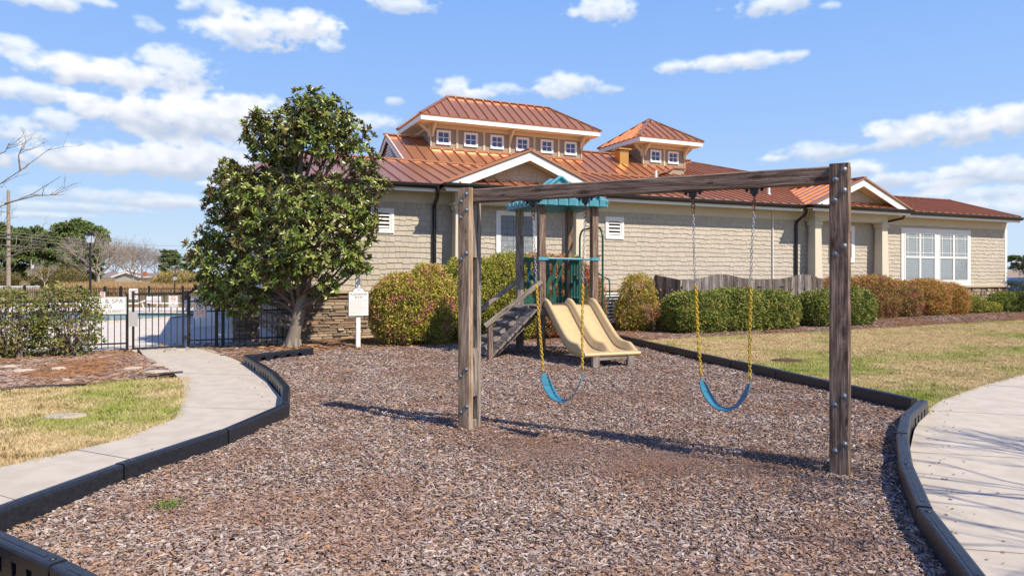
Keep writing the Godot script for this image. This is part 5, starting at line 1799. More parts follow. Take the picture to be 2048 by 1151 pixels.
func build_shrubs() -> void:
	petals = leaf_cluster(M.petal, 7, 0.03, 0.8, 0.035, 301)
	var fine := leaf_cluster(M.leaf, 9, 0.042, 0.58, 0.065, 302)
	var box := leaf_cluster(M.leaf, 9, 0.048, 0.65, 0.07, 303)
	var large := leaf_cluster(M.leaf, 6, 0.075, 0.5, 0.09, 304)
	var gy := [Color(0.34, 0.33, 0.045), Color(0.44, 0.39, 0.055), Color(0.24, 0.25, 0.04), Color(0.17, 0.18, 0.035), Color(0.45, 0.33, 0.08), Color(0.27, 0.16, 0.06)]
	var og := [Color(0.27, 0.28, 0.045), Color(0.35, 0.33, 0.05), Color(0.16, 0.19, 0.035), Color(0.12, 0.145, 0.03), Color(0.40, 0.35, 0.065)]
	var rd := [Color(0.260, 0.143, 0.065), Color(0.195, 0.156, 0.052), Color(0.312, 0.130, 0.078), Color(0.169, 0.156, 0.052), Color(0.364, 0.221, 0.078), Color(0.130, 0.117, 0.039)]
	var orr := [Color(0.450, 0.250, 0.062), Color(0.375, 0.225, 0.062), Color(0.275, 0.200, 0.050), Color(0.500, 0.312, 0.088), Color(0.213, 0.163, 0.050), Color(0.425, 0.175, 0.075)]
	var bw := [Color(0.135, 0.175, 0.03), Color(0.18, 0.215, 0.036), Color(0.085, 0.115, 0.024), Color(0.26, 0.27, 0.055), Color(0.065, 0.09, 0.02), Color(0.36, 0.33, 0.10)]
	var g1 := "azaleas along the clubhouse wall"
	var ang := -atan2(SS, CC)
	shrub("azalea", "round yellow green azalea dotted with pink beside the rules sign", g1, [[-2.45, 16.15, 1.62, 0.82, 0.75, 0.0], [-1.95, 16.35, 1.82, 0.62, 0.7, 0.2]], 9500, fine, func(_p, r): return mixc(r, gy), 401, -0.03, 2.4, 0.45, Color(0.62, 0.12, 0.25))
	shrub("azalea", "tall olive green azalea mound behind the left swing post", g1, [[-1.0, 17.1, 2.02, 0.95, 0.75, 0.3], [-0.1, 17.35, 2.12, 0.8, 0.7, 0.3]], 9000, fine, func(_p, r): return mixc(r, og), 402, -0.03, 2.5, 0.05)
	shrub("azalea", "reddish azalea with crimson flowers behind the play tower", g1, [[0.65, 17.75, 2.16, 0.75, 0.7, 0.3], [1.35, 18.1, 2.1, 0.85, 0.7, 0.3], [1.95, 18.5, 1.7, 0.5, 0.6, 0.3]], 9000, fine, func(p, r): return mixc(r, rd if p.y < 1.9 or r.randf() < 0.4 else gy), 403, -0.03, 2.4, 0.55, Color(0.68, 0.05, 0.15))
	shrub("azalea", "loose yellow green azalea with pink blooms right of the slide", "", [[3.62, 20.15, 1.66, 0.55, 0.5, 0.0], [3.35, 20.1, 1.0, 0.4, 0.4, 0.0], [4.0, 20.3, 0.95, 0.35, 0.35, 0.0]], 2600, fine, func(_p, r): return mixc(r, gy if r.randf() < 0.75 else orr), 404, -0.03, 2.2, 0.10, Color(0.62, 0.20, 0.28))
	var g2 := "clipped green box hedges in front of the wooden enclosure"
	shrub("box_hedge", "long clipped green box hedge in front of the wooden enclosure", g2, [[5.15, 19.55, 1.1, 0.95, 0.62, 0.35], [6.35, 20.0, 1.17, 0.95, 0.62, 0.35], [7.5, 20.4, 1.1, 0.82, 0.6, 0.35]], 13500, box, func(_p, r): return mixc(r, bw), 405, -0.03, 3.2)
	shrub("box_hedge", "round clipped green box bush behind the right swing post", g2, [[9.3, 21.25, 1.06, 0.62, 0.6, 0.35], [10.3, 21.65, 1.18, 0.82, 0.72, 0.35]], 9500, box, func(_p, r): return mixc(r, bw), 406, -0.02, 2.8)
	shrub("azalea", "wide dark red azalea bush between porch columns and double window", g1, [[11.2, 24.0, 1.52, 0.95, 0.7, 0.42], [12.55, 24.4, 1.58, 1.0, 0.75, 0.42], [13.75, 25.0, 1.38, 0.85, 0.75, 0.42]], 11000, fine, func(p, r): return mixc(r, rd if r.randf() < 0.72 + 0.5 * (0.9 - p.y) else orr), 407, 0.0, 2.5, 0.28, Color(0.68, 0.07, 0.2))
	shrub("azalea", "orange yellow azalea bush under the double window", g1, [[15.2, 25.75, 1.38, 0.85, 0.75, 0.42], [16.35, 26.3, 1.22, 0.75, 0.7, 0.42]], 7500, fine, func(_p, r): return mixc(r, orr), 408, 0.05, 2.5, 0.05, Color(0.58, 0.05, 0.15))
	shrub("low_shrub", "low loose green shrub against the stone base of the wall", "", [[17.9, 27.15, 0.72, 0.6, 0.4, 0.4]], 1500, fine, func(_p, r): return mixc(r, bw + og), 409, 0.07, 2.0)
	shrub("low_shrub", "smallest green shrub near the right corner of the clubhouse", "", [[18.9, 27.6, 0.40, 0.42, 0.3, 0.4]], 700, fine, func(_p, r): return mixc(r, og), 410, 0.08, 2.0)
	shrub("box_hedge", "bright green square hedge at the right edge past the clubhouse corner", "", [[20.4, 28.2, 0.82, 1.3, 0.6, 0.0], [22.6, 28.6, 0.82, 1.3, 0.6, 0.0]], 6500, box, func(_p, r): return mixc(r, bw + [Color(0.16, 0.22, 0.03), Color(0.20, 0.26, 0.04)]), 411, 0.05, 4.0)
	shrub("dark_hedge", "dark tall hedge beyond the clubhouse corner before the parked car", "", [[25.2, 36.0, 1.3, 1.8, 0.7, 0.0], [28.4, 36.2, 1.3, 1.8, 0.7, 0.0]], 3000, large, func(_p, r): return mixc(r, [Color(0.03, 0.05, 0.015), Color(0.05, 0.07, 0.02)]), 412, -0.05, 4.0)
	# sparse leafy shrubs along the iron fence
	var lg := [Color(0.15, 0.18, 0.045), Color(0.11, 0.14, 0.035), Color(0.23, 0.23, 0.06), Color(0.17, 0.13, 0.06), Color(0.19, 0.20, 0.05), Color(0.09, 0.11, 0.03)]
	var pos := [[-11.6, 12.55], [-10.55, 12.98], [-9.6, 13.35], [-8.72, 13.7]]
	var names := ["sparse leafy fence shrub at the left edge of the photo", "sparse leafy fence shrub, second from the left edge", "sparse leafy fence shrub with the tallest tip, third from the left edge", "leafy fence shrub covering part of the pool hours sign"]
	for i in 4:
		var p: Array = pos[i]
		var o := shrub("fence_shrub", names[i], "shrubs along the pool fence", [[p[0], p[1], 1.28 + 0.08 * (i % 2), 0.62, 0.36, 0.37], [p[0], p[1] + 0.02, 1.30 + 0.06 * (i % 2), 0.6, 0.3, 0.37]], 340 + (90 if i == 3 else 0), large, func(q, r): return mixc(r, lg if q.y > 0.6 else lg.slice(1, 6)), 420 + i, -0.03, 2.3)
		var mb := MB.new()
		var r := RandomNumberGenerator.new(); r.seed = 430 + i
		for k in 46:
			var a := r.randf() * TAU
			var q := Vector3(r.randf_range(-0.35, 0.35), -0.02, r.randf_range(-0.15, 0.15))
			var t := Vector3(r.randf_range(-0.65, 0.65), r.randf_range(0.5, 1.25), r.randf_range(-0.32, 0.32))
			mb.tube([q, q.lerp(t, 0.5) + Vector3(r.randf_range(-0.1, 0.1), 0.05, r.randf_range(-0.1, 0.1)), t], [0.009, 0.006, 0.003], 4)
		mk("stem", mb, M.twig, o)
	# a nearly bare twiggy bush with a few orange leaves
	var tb := thing("twiggy_bush", "nearly bare grey twiggy bush with a few orange leaves before the enclosure", "shrub", Transform3D(Basis(), W(3.98, 19.7, -0.03)))
	var bb := MB.new()
	var r2 := RandomNumberGenerator.new(); r2.seed = 440
	var tips := []
	grow(bb, Vector3.ZERO, Vector3(0, 1, 0), 0.32, 0.022, 4, r2, 0.62, 3, tips, 0.72)
	mk("branch", bb, M.bark_pale, tb)
	var xs := []
	var cs := PackedColorArray()
	for t in tips:
		if r2.randf() < 0.55:
			xs.append(Transform3D(Basis(Vector3(r2.randfn(), r2.randfn(), r2.randfn()).normalized(), r2.randf() * TAU), t))
			cs.append(mixc(r2, [Color(0.5, 0.15, 0.05), Color(0.35, 0.16, 0.08), Color(0.2, 0.14, 0.05)]))
	many("foliage", fine, xs, cs, tb)

# a branch that forks; tips collects the ends
func grow(mb: MB, from: Vector3, dir: Vector3, ln: float, rad: float, depth: int, r: RandomNumberGenerator, spread: float, kids: int, tips: Array, shrink := 0.74, lift := 0.15, sides := 4) -> void:
	var mid := from + dir * ln * 0.5 + Vector3(r.randfn(), r.randfn(), r.randfn()) * ln * 0.05
	var end := from + dir * ln + Vector3(r.randfn(), r.randfn() + 0.3, r.randfn()) * ln * 0.06
	mb.tube([from, mid, end], [rad, rad * 0.86, rad * 0.7], sides, depth == 0)
	if depth == 0:
		tips.append(end)
		return
	for k in kids:
		var nd := dir + Vector3(r.randfn(), r.randfn(), r.randfn()) * spread + Vector3(0, lift, 0)
		grow(mb, end if k < 2 else mid.lerp(end, r.randf()), nd.normalized(), ln * shrink * r.randf_range(0.8, 1.15), rad * (0.68 if k == 0 else 0.55), depth - 1, r, spread, kids, tips, shrink, lift, maxi(3, sides - 1))

func build_magnolia() -> void:
	var o := thing("magnolia_tree", "large glossy evergreen magnolia tree between the pool fence and the rules sign", "tree", Transform3D(Basis(), W(-4.80, 15.45, -0.05)))
	var r := RandomNumberGenerator.new()
	r.seed = 500
	# crown masses, x to the right and height in metres from the trunk's foot, depth away, radius
	var masses := [[0.30, 5.38, 0.0, 0.42], [-0.05, 5.02, 0.2, 0.55], [0.75, 5.05, -0.2, 0.55], [-0.62, 4.66, 0.0, 0.55], [1.20, 4.68, 0.1, 0.48], [0.3, 4.60, -0.4, 0.6], [-0.85, 4.92, 0.0, 0.26], [-0.35, 4.25, 0.2, 0.55], [1.45, 4.15, 0.0, 0.42], [0.75, 4.35, 0.1, 0.42], [-0.35, 3.85, 0.4, 0.5],
		[-1.25, 3.5, -0.1, 0.55], [-1.45, 3.85, 0.0, 0.30], [-0.7, 3.35, -0.55, 0.58], [0.25, 3.1, -0.75, 0.6], [0.95, 3.25, -0.5, 0.55], [1.62, 3.55, 0.1, 0.45], [-1.65, 3.25, 0.2, 0.42], [1.45, 3.05, 0.0, 0.40], [1.62, 2.75, 0.1, 0.26], [-1.1, 2.75, 0.3, 0.55], [-1.7, 2.5, 0.2, 0.5], [-1.95, 2.1, 0.0, 0.36],
		[-0.6, 2.6, -0.75, 0.55], [0.3, 2.45, -0.85, 0.55], [0.95, 2.6, -0.6, 0.48], [1.45, 2.4, -0.2, 0.38], [0.35, 1.85, -0.75, 0.42], [0.05, 1.55, -0.5, 0.30], [-0.35, 1.6, -0.75, 0.36], [-1.5, 1.75, -0.2, 0.52], [-0.9, 1.8, -0.6, 0.5], [-0.2, 1.95, -0.8, 0.45], [0.65, 1.95, -0.6, 0.45], [1.25, 1.95, -0.3, 0.38], [1.45, 1.75, -0.1, 0.24], [-1.6, 1.2, -0.1, 0.42], [-0.95, 1.1, -0.3, 0.38], [-1.95, 1.5, 0.1, 0.34], [0.8, 1.4, -0.2, 0.28], [-0.55, 1.35, -0.1, 0.30], [0.4, 1.15, 0.1, 0.20], [-1.25, 0.85, -0.1, 0.26]]
	# trunk and limbs
	var tb := MB.new()
	tb.tube([Vector3(-0.08, -0.1, 0), Vector3(-0.06, 0.1, 0), Vector3(0.0, 0.35, 0.0), Vector3(0.09, 0.75, 0.0), Vector3(0.17, 1.2, 0.02), Vector3(0.16, 1.65, 0.0), Vector3(0.1, 2.4, -0.05), Vector3(0.1, 3.4, 0.0), Vector3(0.15, 4.4, 0.0), Vector3(0.25, 5.3, 0.0)], [0.19, 0.165, 0.135, 0.13, 0.12, 0.105, 0.09, 0.065, 0.04, 0.015], 14)
	for k in 7:
		var a := TAU * k / 7.0
		tb.tube([Vector3(cos(a) * 0.10 - 0.03, 0.22, sin(a) * 0.10), Vector3(cos(a) * 0.17 - 0.05, 0.02, sin(a) * 0.17), Vector3(cos(a) * 0.25 - 0.06, -0.08, sin(a) * 0.25)], [0.045, 0.05, 0.03], 7)
	mk("trunk", tb, M.bark_grey, o)
	var limbs := MB.new()
	for m in masses:
		var e := Vector3(m[0], m[1], -m[2])
		var y0: float = clampf(m[1] * 0.62 - 0.1, 0.45, 4.3)
		var f := Vector3(0.1 if y0 > 0.9 else 0.02, y0, 0)
		var sag := Vector3(0, -0.12 if m[1] < 2.0 else 0.15, 0)
		limbs.tube([f, f.lerp(e, 0.35) + sag * 0.5 + Vector3(r.randf_range(-0.08, 0.08), 0, r.randf_range(-0.08, 0.08)), f.lerp(e, 0.72) + sag, e], [0.055 if m[1] > 1.6 else 0.05, 0.04, 0.026, 0.012], 7)
		for k in 6:
			var d: Vector3 = Vector3(r.randfn(), r.randfn() * 0.7 + 0.2, r.randfn()).normalized() * m[3] * 0.9
			limbs.tube([f.lerp(e, r.randf_range(0.6, 0.95)), e + d * 0.5, e + d], [0.012, 0.008, 0.004], 4)
	mk("limb", limbs, vmat(lin(0.10, 0.08, 0.065), lin(0.20, 0.17, 0.145), 0.95, Vector3.ONE * 3.0, 75), o)
	# rosettes of long glossy leaves with rusty undersides
	var variants := []
	for vno in 3:
		var tp := MB.new()
		var un := MB.new()
		var n := 9
		for k in n:
			var a := TAU * k / n * 1.62 + r.randf() * 0.5
			var el := r.randf_range(0.05, 1.05)
			var out := Vector3(cos(a) * cos(el), sin(el), sin(a) * cos(el))
			var side := out.cross(Vector3.UP).normalized()
			var nn := side.cross(out).normalized()
			var ln := r.randf_range(0.12, 0.185)
			var wd := ln * 0.30
			var p := [out * 0.015, out * ln * 0.3 + side * wd * 0.42 + nn * 0.012, out * ln * 0.65 + side * wd * 0.5 + nn * 0.014, out * ln - nn * ln * 0.08, out * ln * 0.65 - side * wd * 0.5 + nn * 0.014, out * ln * 0.3 - side * wd * 0.42 + nn * 0.012]
			var c0 := out * ln * 0.3
			var c1 := out * ln * 0.65
			for q in [[p[0], p[1], c0], [p[1], p[2], c1], [p[1], c1, c0], [p[2], p[3], c1], [c1, p[3], p[4]], [c0, c1, p[4]], [c0, p[4], p[5]], [p[0], c0, p[5]]]:
				tp.tri(q[0], q[1], q[2])
				un.tri(q[0] - nn * 0.002, q[2] - nn * 0.002, q[1] - nn * 0.002)
		var am := ArrayMesh.new()
		tp.surface(am, M.gloss_leaf)
		un.surface(am, M.under_leaf)
		variants.append(am)
	var xs := [[], [], []]
	var cs := [PackedColorArray(), PackedColorArray(), PackedColorArray()]
	var greens := [Color(0.116, 0.165, 0.029), Color(0.159, 0.207, 0.037), Color(0.183, 0.232, 0.049), Color(0.079, 0.122, 0.024), Color(0.232, 0.256, 0.067)]
	for m in masses:
		var n := int((300 + 190 * r.randf()) * m[3] * m[3])
		for k in n:
			var d := Vector3(r.randfn(), r.randfn(), r.randfn()).normalized()
			var rad: float = m[3] * (0.98 - 0.5 * pow(r.randf(), 1.4)) * (1.0 + 0.22 * sin(d.x * 5.0 + m[1] * 3.0) * sin(d.y * 6.0 + m[0] * 4.0))
			var p := Vector3(m[0], m[1], -m[2]) + Vector3(d.x * rad, d.y * rad * 0.92, d.z * rad)
			if p.y < 0.75:
				continue
			var up := (d + Vector3(0, 0.55, 0) + Vector3(r.randfn(), r.randfn(), r.randfn()) * 0.25).normalized()
			var b := Basis(Quaternion(Vector3.UP, up)) * Basis(Vector3.UP, r.randf() * TAU)
			var i := r.randi() % 3
			xs[i].append(Transform3D(b.scaled_local(Vector3.ONE * r.randf_range(0.68, 1.08)), p))
			cs[i].append(mixc(r, greens))
	for i in 3:
		many("crown", variants[i], xs[i], cs[i], o)

func bare_tree(label: String, group: String, at: Vector3, h: float, spread: float, seed_: int, m: Material, depth := 5, lean := Vector3(0, 1, 0), called := "bare_tree", rad := 0.03, stems := 3) -> Node3D:
	var r := RandomNumberGenerator.new()
	r.seed = seed_
	var o := thing(called, label, "tree", Transform3D(Basis(), at), group)
	var tb := MB.new()
	var cb := MB.new()
	var tips := []
	tb.tube([Vector3(0, -0.2, 0), lean * h * 0.08, lean * h * 0.2], [h * rad * 1.25, h * rad, h * rad * 0.85], 8)
	mk("trunk", tb, m, o)
	for k in stems:
		var a := TAU * k / stems + r.randf()
		var d := (lean + Vector3(cos(a), 0, sin(a)) * spread).normalized()
		grow(cb, lean * h * 0.19, d, h * 0.23, h * rad * 0.6, depth, r, spread * 0.52, 3, tips, 0.76, 0.12, 5)
	mk("crown", cb, m, o)
	return o

func pine_tree(label: String, at: Vector3, h: float, wide: float, seed_: int, base_y: float) -> void:
	var r := RandomNumberGenerator.new()
	r.seed = seed_
	var o := thing("pine_tree", label, "tree", Transform3D(Basis(), at), "pines beyond the field")
	var tb := MB.new()
	tb.tube([Vector3(0, -0.3, 0), Vector3(r.randf_range(-0.1, 0.1), h * 0.5, 0), Vector3(r.randf_range(-0.2, 0.2), h * 0.95, 0)], [h * 0.022, h * 0.016, h * 0.006], 7)
	mk("trunk", tb, M.bark_brown, o)
	var xs := []
	var cs := PackedColorArray()
	for k in int(40 + h * 3):
		var y := lerpf(base_y, 1.0, sqrt(r.randf())) * h
		var t := y / h
		var reach := wide * (0.65 + 0.6 * sin(PI * clampf((t - base_y * 0.7) / (1.02 - base_y * 0.7), 0.0, 1.0)))
		var a := r.randf() * TAU
		var c := Vector3(cos(a) * reach * r.randf_range(0.25, 1.0), y, sin(a) * reach * r.randf_range(0.25, 1.0))
		for i in 26:
			var p := c + Vector3(r.randfn() * 0.42, r.randfn() * 0.24, r.randfn() * 0.42) * h * 0.085
			xs.append(Transform3D(Basis(Vector3(r.randfn(), r.randfn(), r.randfn()).normalized(), r.randf() * TAU).scaled(Vector3.ONE * h * 0.1 * r.randf_range(0.7, 1.3)), p))
			cs.append(mixc(r, [Color(0.09, 0.14, 0.04), Color(0.12, 0.17, 0.05), Color(0.07, 0.11, 0.035), Color(0.15, 0.18, 0.055)]))
	many("crown", needles, xs, cs, o)

var needles: ArrayMesh

func build_grass() -> void:
	var mb := MB.new()
	var r := RandomNumberGenerator.new()
	r.seed = 600
	for k in 6:
		var a := r.randf() * TAU
		var p := Vector3(r.randfn() * 0.012, 0, r.randfn() * 0.012)
		var tip := p + Vector3(cos(a) * 0.016, r.randf_range(0.008, 0.024), sin(a) * 0.016)
		var s := Vector3(-sin(a), 0, cos(a)) * 0.0022
		mb.tri(p - s, p + s, tip)
	var tuft := mb.mesh(M.blade)
	for job in [[LAWN_L, 50000, 1.0], [LAWN_R, 150000, 1.2]]:
		var poly: PackedVector2Array = job[0]
		var xs := []
		var cs := PackedColorArray()
		var lo := poly[0]
		var hi := poly[0]
		for p in poly:
			lo = lo.min(p); hi = hi.max(p)
		lo.x = maxf(lo.x, -9.5)
		hi.x = minf(hi.x, 19.0)
		var left := poly == LAWN_L
		var tries := 0
		while xs.size() < job[1] and tries < job[1] * 6:
			tries += 1
			var p := Vector2(r.randf_range(lo.x, hi.x), lerpf(lo.y, hi.y, r.randf() if left else pow(r.randf(), 1.6)))
			if absf(p.x) > p.y * 0.95 or not inside(p, poly):
				continue
			var s: float = r.randf_range(0.7, 1.4) * job[2]
			xs.append(Transform3D(Basis(Vector3.UP, r.randf() * TAU).scaled(Vector3(s, s, s)), W(p.x, p.y, -0.05 if left else gh(p.x, p.y))))
			var c := turf_tint(p, (green_left(p) if left else green_right(p)) + r.randf_range(-0.25, 0.25))
			var k := r.randf_range(0.8, 1.35)
			cs.append(Color(c.r * k, c.g * k, c.b * k))
		many("lawn_grass", tuft, xs, cs, self)
	var bxs := []
	var bcs := PackedColorArray()
	var bt := 0
	while bxs.size() < 16000 and bt < 200000:
		bt += 1
		var d := lerpf(6.0, 26.0, pow(r.randf(), 1.7))
		var p := Vector2(r.randf_range(-0.75, 0.75) * d, d)
		var left := inside(p, LAWN_L)
		if not left and not inside(p, LAWN_R):
			continue
		var clump := patch_noise.get_noise_2d(p.x * 3.0 + 11.0, p.y * 3.0) + 0.5 * fine_noise.get_noise_2d(p.x, p.y)
		if clump < r.randf_range(-0.1, 0.45):
			continue
		var s: float = r.randf_range(1.3, 2.4)
		bxs.append(Transform3D(Basis(Vector3.UP, r.randf() * TAU).scaled(Vector3(s, s, s)), W(p.x, p.y, -0.05 if left else gh(p.x, p.y))))
		var c := turf_tint(p, (green_left(p) if left else green_right(p)) + r.randf_range(-0.3, 0.3))
		var k := r.randf_range(0.6, 1.2)
		bcs.append(Color(c.r * k, c.g * k, c.b * k))
	many("lawn_grass", tuft, bxs, bcs, self)
	# ragged growth along the lawn edges
	var exs := []
	var ecs := PackedColorArray()
	for poly in [LAWN_L, LAWN_R]:
		for i in poly.size():
			var a: Vector2 = poly[i]
			var b: Vector2 = poly[(i + 1) % poly.size()]
			if a.y < 4.7 or (a.x > 12.0 and b.x > 12.0 and a.y < 16.0):
				continue
			for k in int(a.distance_to(b) * 130.0):
				var p := a.lerp(b, r.randf()) + Vector2(r.randfn(), r.randfn()) * 0.035
				var s := r.randf_range(0.9, 1.9)
				exs.append(Transform3D(Basis(Vector3.UP, r.randf() * TAU).scaled(Vector3(s, s, s)), W(p.x, p.y, -0.045 if poly == LAWN_L else gh(p.x, p.y))))
				var c := turf_tint(p, r.randf_range(-0.1, 0.5))
				ecs.append(c)
	many("lawn_grass", tuft, exs, ecs, self)
	# two stray green tufts in the mulch
	var xs2 := []
	var cs2 := PackedColorArray()
	for k in 34:
		xs2.append(Transform3D(Basis(Vector3.UP, r.randf() * TAU).scaled(Vector3.ONE * 1.3), W(-2.28 + r.randfn() * 0.045, 4.66 + r.randfn() * 0.05, -0.01)))
		cs2.append(Color(0.13, 0.20, 0.045))
	var g := many("weed_tuft", tuft, xs2, cs2, self)
	g.set_meta("label", "small bright green weed tuft growing in the mulch")
	g.set_meta("category", "weed")

func build_chips() -> void:
	var r := RandomNumberGenerator.new()
	r.seed = 700
	var kinds := []
	for k in 4:
		var mb := MB.new()
		var ln: float = [0.040, 0.030, 0.060, 0.024][k]
		var wd: float = [0.014, 0.017, 0.009, 0.013][k]
		var pts := PackedVector2Array([Vector2(-ln / 2, -wd * 0.3), Vector2(-ln * 0.2, -wd / 2), Vector2(ln * 0.35, -wd * 0.42), Vector2(ln / 2, wd * 0.1), Vector2(ln * 0.2, wd / 2), Vector2(-ln * 0.38, wd * 0.4)])
		var bend := ln * 0.06
		var topv := []
		for p in pts:
			topv.append(Vector3(p.x, 0.003 + bend * (1.0 - pow(p.x / ln * 2.0, 2.0)), -p.y))
		mb.poly(topv)
		for i in 6:
			var a: Vector3 = topv[i]
			var b: Vector3 = topv[(i + 1) % 6]
			mb.quad(a - Vector3(0, 0.005, 0), b - Vector3(0, 0.005, 0), b, a)
		kinds.append(mb.mesh(M.chip))
	var cols := [Color(0.34, 0.265, 0.235), Color(0.26, 0.19, 0.165), Color(0.46, 0.385, 0.35), Color(0.14, 0.095, 0.08), Color(0.36, 0.235, 0.17), Color(0.52, 0.45, 0.41), Color(0.31, 0.255, 0.24), Color(0.115, 0.08, 0.07), Color(0.40, 0.25, 0.15), Color(0.40, 0.345, 0.325)]
	var xs := [[], [], [], []]
	var cs := [PackedColorArray(), PackedColorArray(), PackedColorArray(), PackedColorArray()]
	var total := 0
	var tries := 0
	while total < 330000 and tries < 1500000:
		tries += 1
		# denser towards the camera
		var d := 2.4 * pow(17.2 / 2.4, pow(r.randf(), 0.92))
		var x := r.randf_range(-0.80, 0.80) * d
		var p := Vector2(x, d)
		if not inside(p, MULCH):
			continue
		total += 1
		var worn: float = clampf(0.5 + 1.3 * patch_noise.get_noise_2d(p.x * 1.7 + 40.0, p.y * 1.7), 0.0, 1.0)
		var k := r.randi() % 4
		var s := (0.34 + 0.85 * pow(r.randf(), 2.0)) * (1.0 + maxf(0.0, d - 6.0) * 0.06)
		var scuff := maxf(exp(-p.distance_squared_to(Vector2(0.35, 6.15)) / 0.30), exp(-p.distance_squared_to(Vector2(1.25, 5.9)) / 0.35))
		scuff = maxf(scuff, 0.8 * exp(-p.distance_squared_to(Vector2(1.9, 5.5)) / 0.25))
		if r.randf() < scuff * 0.55:
			continue
		s *= 1.0 - 0.4 * scuff
		var b := Basis(Vector3.UP, r.randf() * TAU) * Basis(Vector3.RIGHT, r.randfn() * 0.38) * Basis(Vector3.BACK, r.randfn() * 0.28)
		var y := -0.035 + 0.03 * patch_noise.get_noise_2d(p.x * 2.0, p.y * 2.0) + r.randf_range(0.0, 0.022)
		xs[k].append(Transform3D(b.scaled_local(Vector3(s, s, s)), W(x, d, y)))
		var c: Color = cols[r.randi() % cols.size()]
		var g := r.randf_range(0.78, 1.12)
		c = Color(c.r * g, c.g * g, c.b * g)
		cs[k].append(c.lerp(Color(0.24, 0.13, 0.085), clampf(worn - 0.55, 0.0, 0.36) + 0.5 * scuff))
	for k in 4:
		many("mulch_chips", kinds[k], xs[k], cs[k], self)
	var px := []
	var pc := PackedColorArray()
	var lines := [[[-2.95, 5.25], [-2.65, 6.4], [-2.55, 7.6], [-2.95, 8.9], [-3.6, 10.2], [-4.1, 11.2], [-4.9, 12.6]], [[2.3, 3.2], [2.65, 4.2], [3.12, 5.2], [3.62, 6.2], [4.15, 7.05], [4.75, 7.95], [5.4, 8.75]]]
	for k in 130:
		var l: Array = lines[k % 2]
		var q := along(l, r.randf() * (l.size() - 1.001)) + Vector2(absf(r.randfn()) * 0.22 * (-1.0 if k % 2 == 0 else 1.0), r.randfn() * 0.05)
		px.append(Transform3D((Basis(Vector3.UP, r.randf() * TAU) * Basis(Vector3.RIGHT, r.randfn() * 0.15)).scaled_local(Vector3.ONE * r.randf_range(0.35, 0.9)), W(q.x, q.y, -0.028)))
		pc.append(cols[r.randi() % cols.size()])
	many("path_litter", kinds[1], px, pc, self)
	# loose chips, straw and dead leaves on the beds
	var bx1 := []
	var bc := PackedColorArray()
	var beds := [[pv([[-11.5, 9.4], [-8.0, 9.4], [-7.0, 9.7], [-6.2, 9.9], [-5.7, 10.5], [-5.4, 11.2], [-6.4, 12.6], [-8.15, 14.9], [-10.0, 14.1]]), 9000], [pv([[-7.5, 16.1], [-6.7, 14.95], [-4.75, 12.6], [-3.94, 13.8], [-2.6, 15.2], [1.0, 16.6], [2.6, 16.6], [5.0, 18.0], [11.6, 20.6], [17.5, 23.3], [22.0, 26.0], [20.0, 27.5], [-5.5, 17.0]]), 15000]]
	for bed in beds:
		var poly: PackedVector2Array = bed[0]
		var n := 0
		tries = 0
		while n < bed[1] and tries < bed[1] * 12:
			tries += 1
			var p := Vector2(r.randf_range(-11.5, 22.0), r.randf_range(9.3, 27.5))
			if poly[0].x < -11.0:
				p = Vector2(r.randf_range(-11.5, -5.3), r.randf_range(9.3, 15.0))
			if not inside(p, poly):
				continue
			n += 1
			bx1.append(Transform3D((Basis(Vector3.UP, r.randf() * TAU) * Basis(Vector3.RIGHT, r.randfn() * 0.3)).scaled_local(Vector3.ONE * r.randf_range(0.8, 1.8)), W(p.x, p.y, gh(p.x, p.y) + 0.02)))
			var w: float = clampf(0.5 + 1.3 * patch_noise.get_noise_2d(p.x * 1.3, p.y * 1.3 + 70.0), 0.0, 1.0)
			var c: Color = cols[r.randi() % cols.size()]
			bc.append(c.lerp(Color(0.30, 0.145, 0.06), w * 0.8))
	many("bed_litter", kinds[2], bx1, bc, self)
	# fallen magnolia leaves round the trunk and along the bed
	var lb := MB.new()
	lb.poly([Vector3(-0.07, 0.004, 0), Vector3(-0.03, 0.014, 0.022), Vector3(0.03, 0.012, 0.02), Vector3(0.075, 0.002, 0), Vector3(0.03, 0.012, -0.02), Vector3(-0.03, 0.014, -0.022)])
	var lx := []
	var lc := PackedColorArray()
	for k in 420:
		var a := r.randf() * TAU
		var rr := 0.15 + 2.6 * pow(r.randf(), 1.4)
		var p := Vector2(-4.75 + cos(a) * rr * 1.3, 15.5 + sin(a) * rr * 0.55)
		lx.append(Transform3D((Basis(Vector3.UP, r.randf() * TAU) * Basis(Vector3.RIGHT, r.randfn() * 0.4)).scaled_local(Vector3.ONE * r.randf_range(0.6, 1.1)), W(p.x, p.y, gh(p.x, p.y) + 0.035)))
		lc.append(mixc(r, [Color(0.20, 0.11, 0.05), Color(0.28, 0.17, 0.09), Color(0.15, 0.09, 0.05), Color(0.32, 0.22, 0.13)]))
	many("fallen_leaves", lb.mesh(M.chip), lx, lc, self)

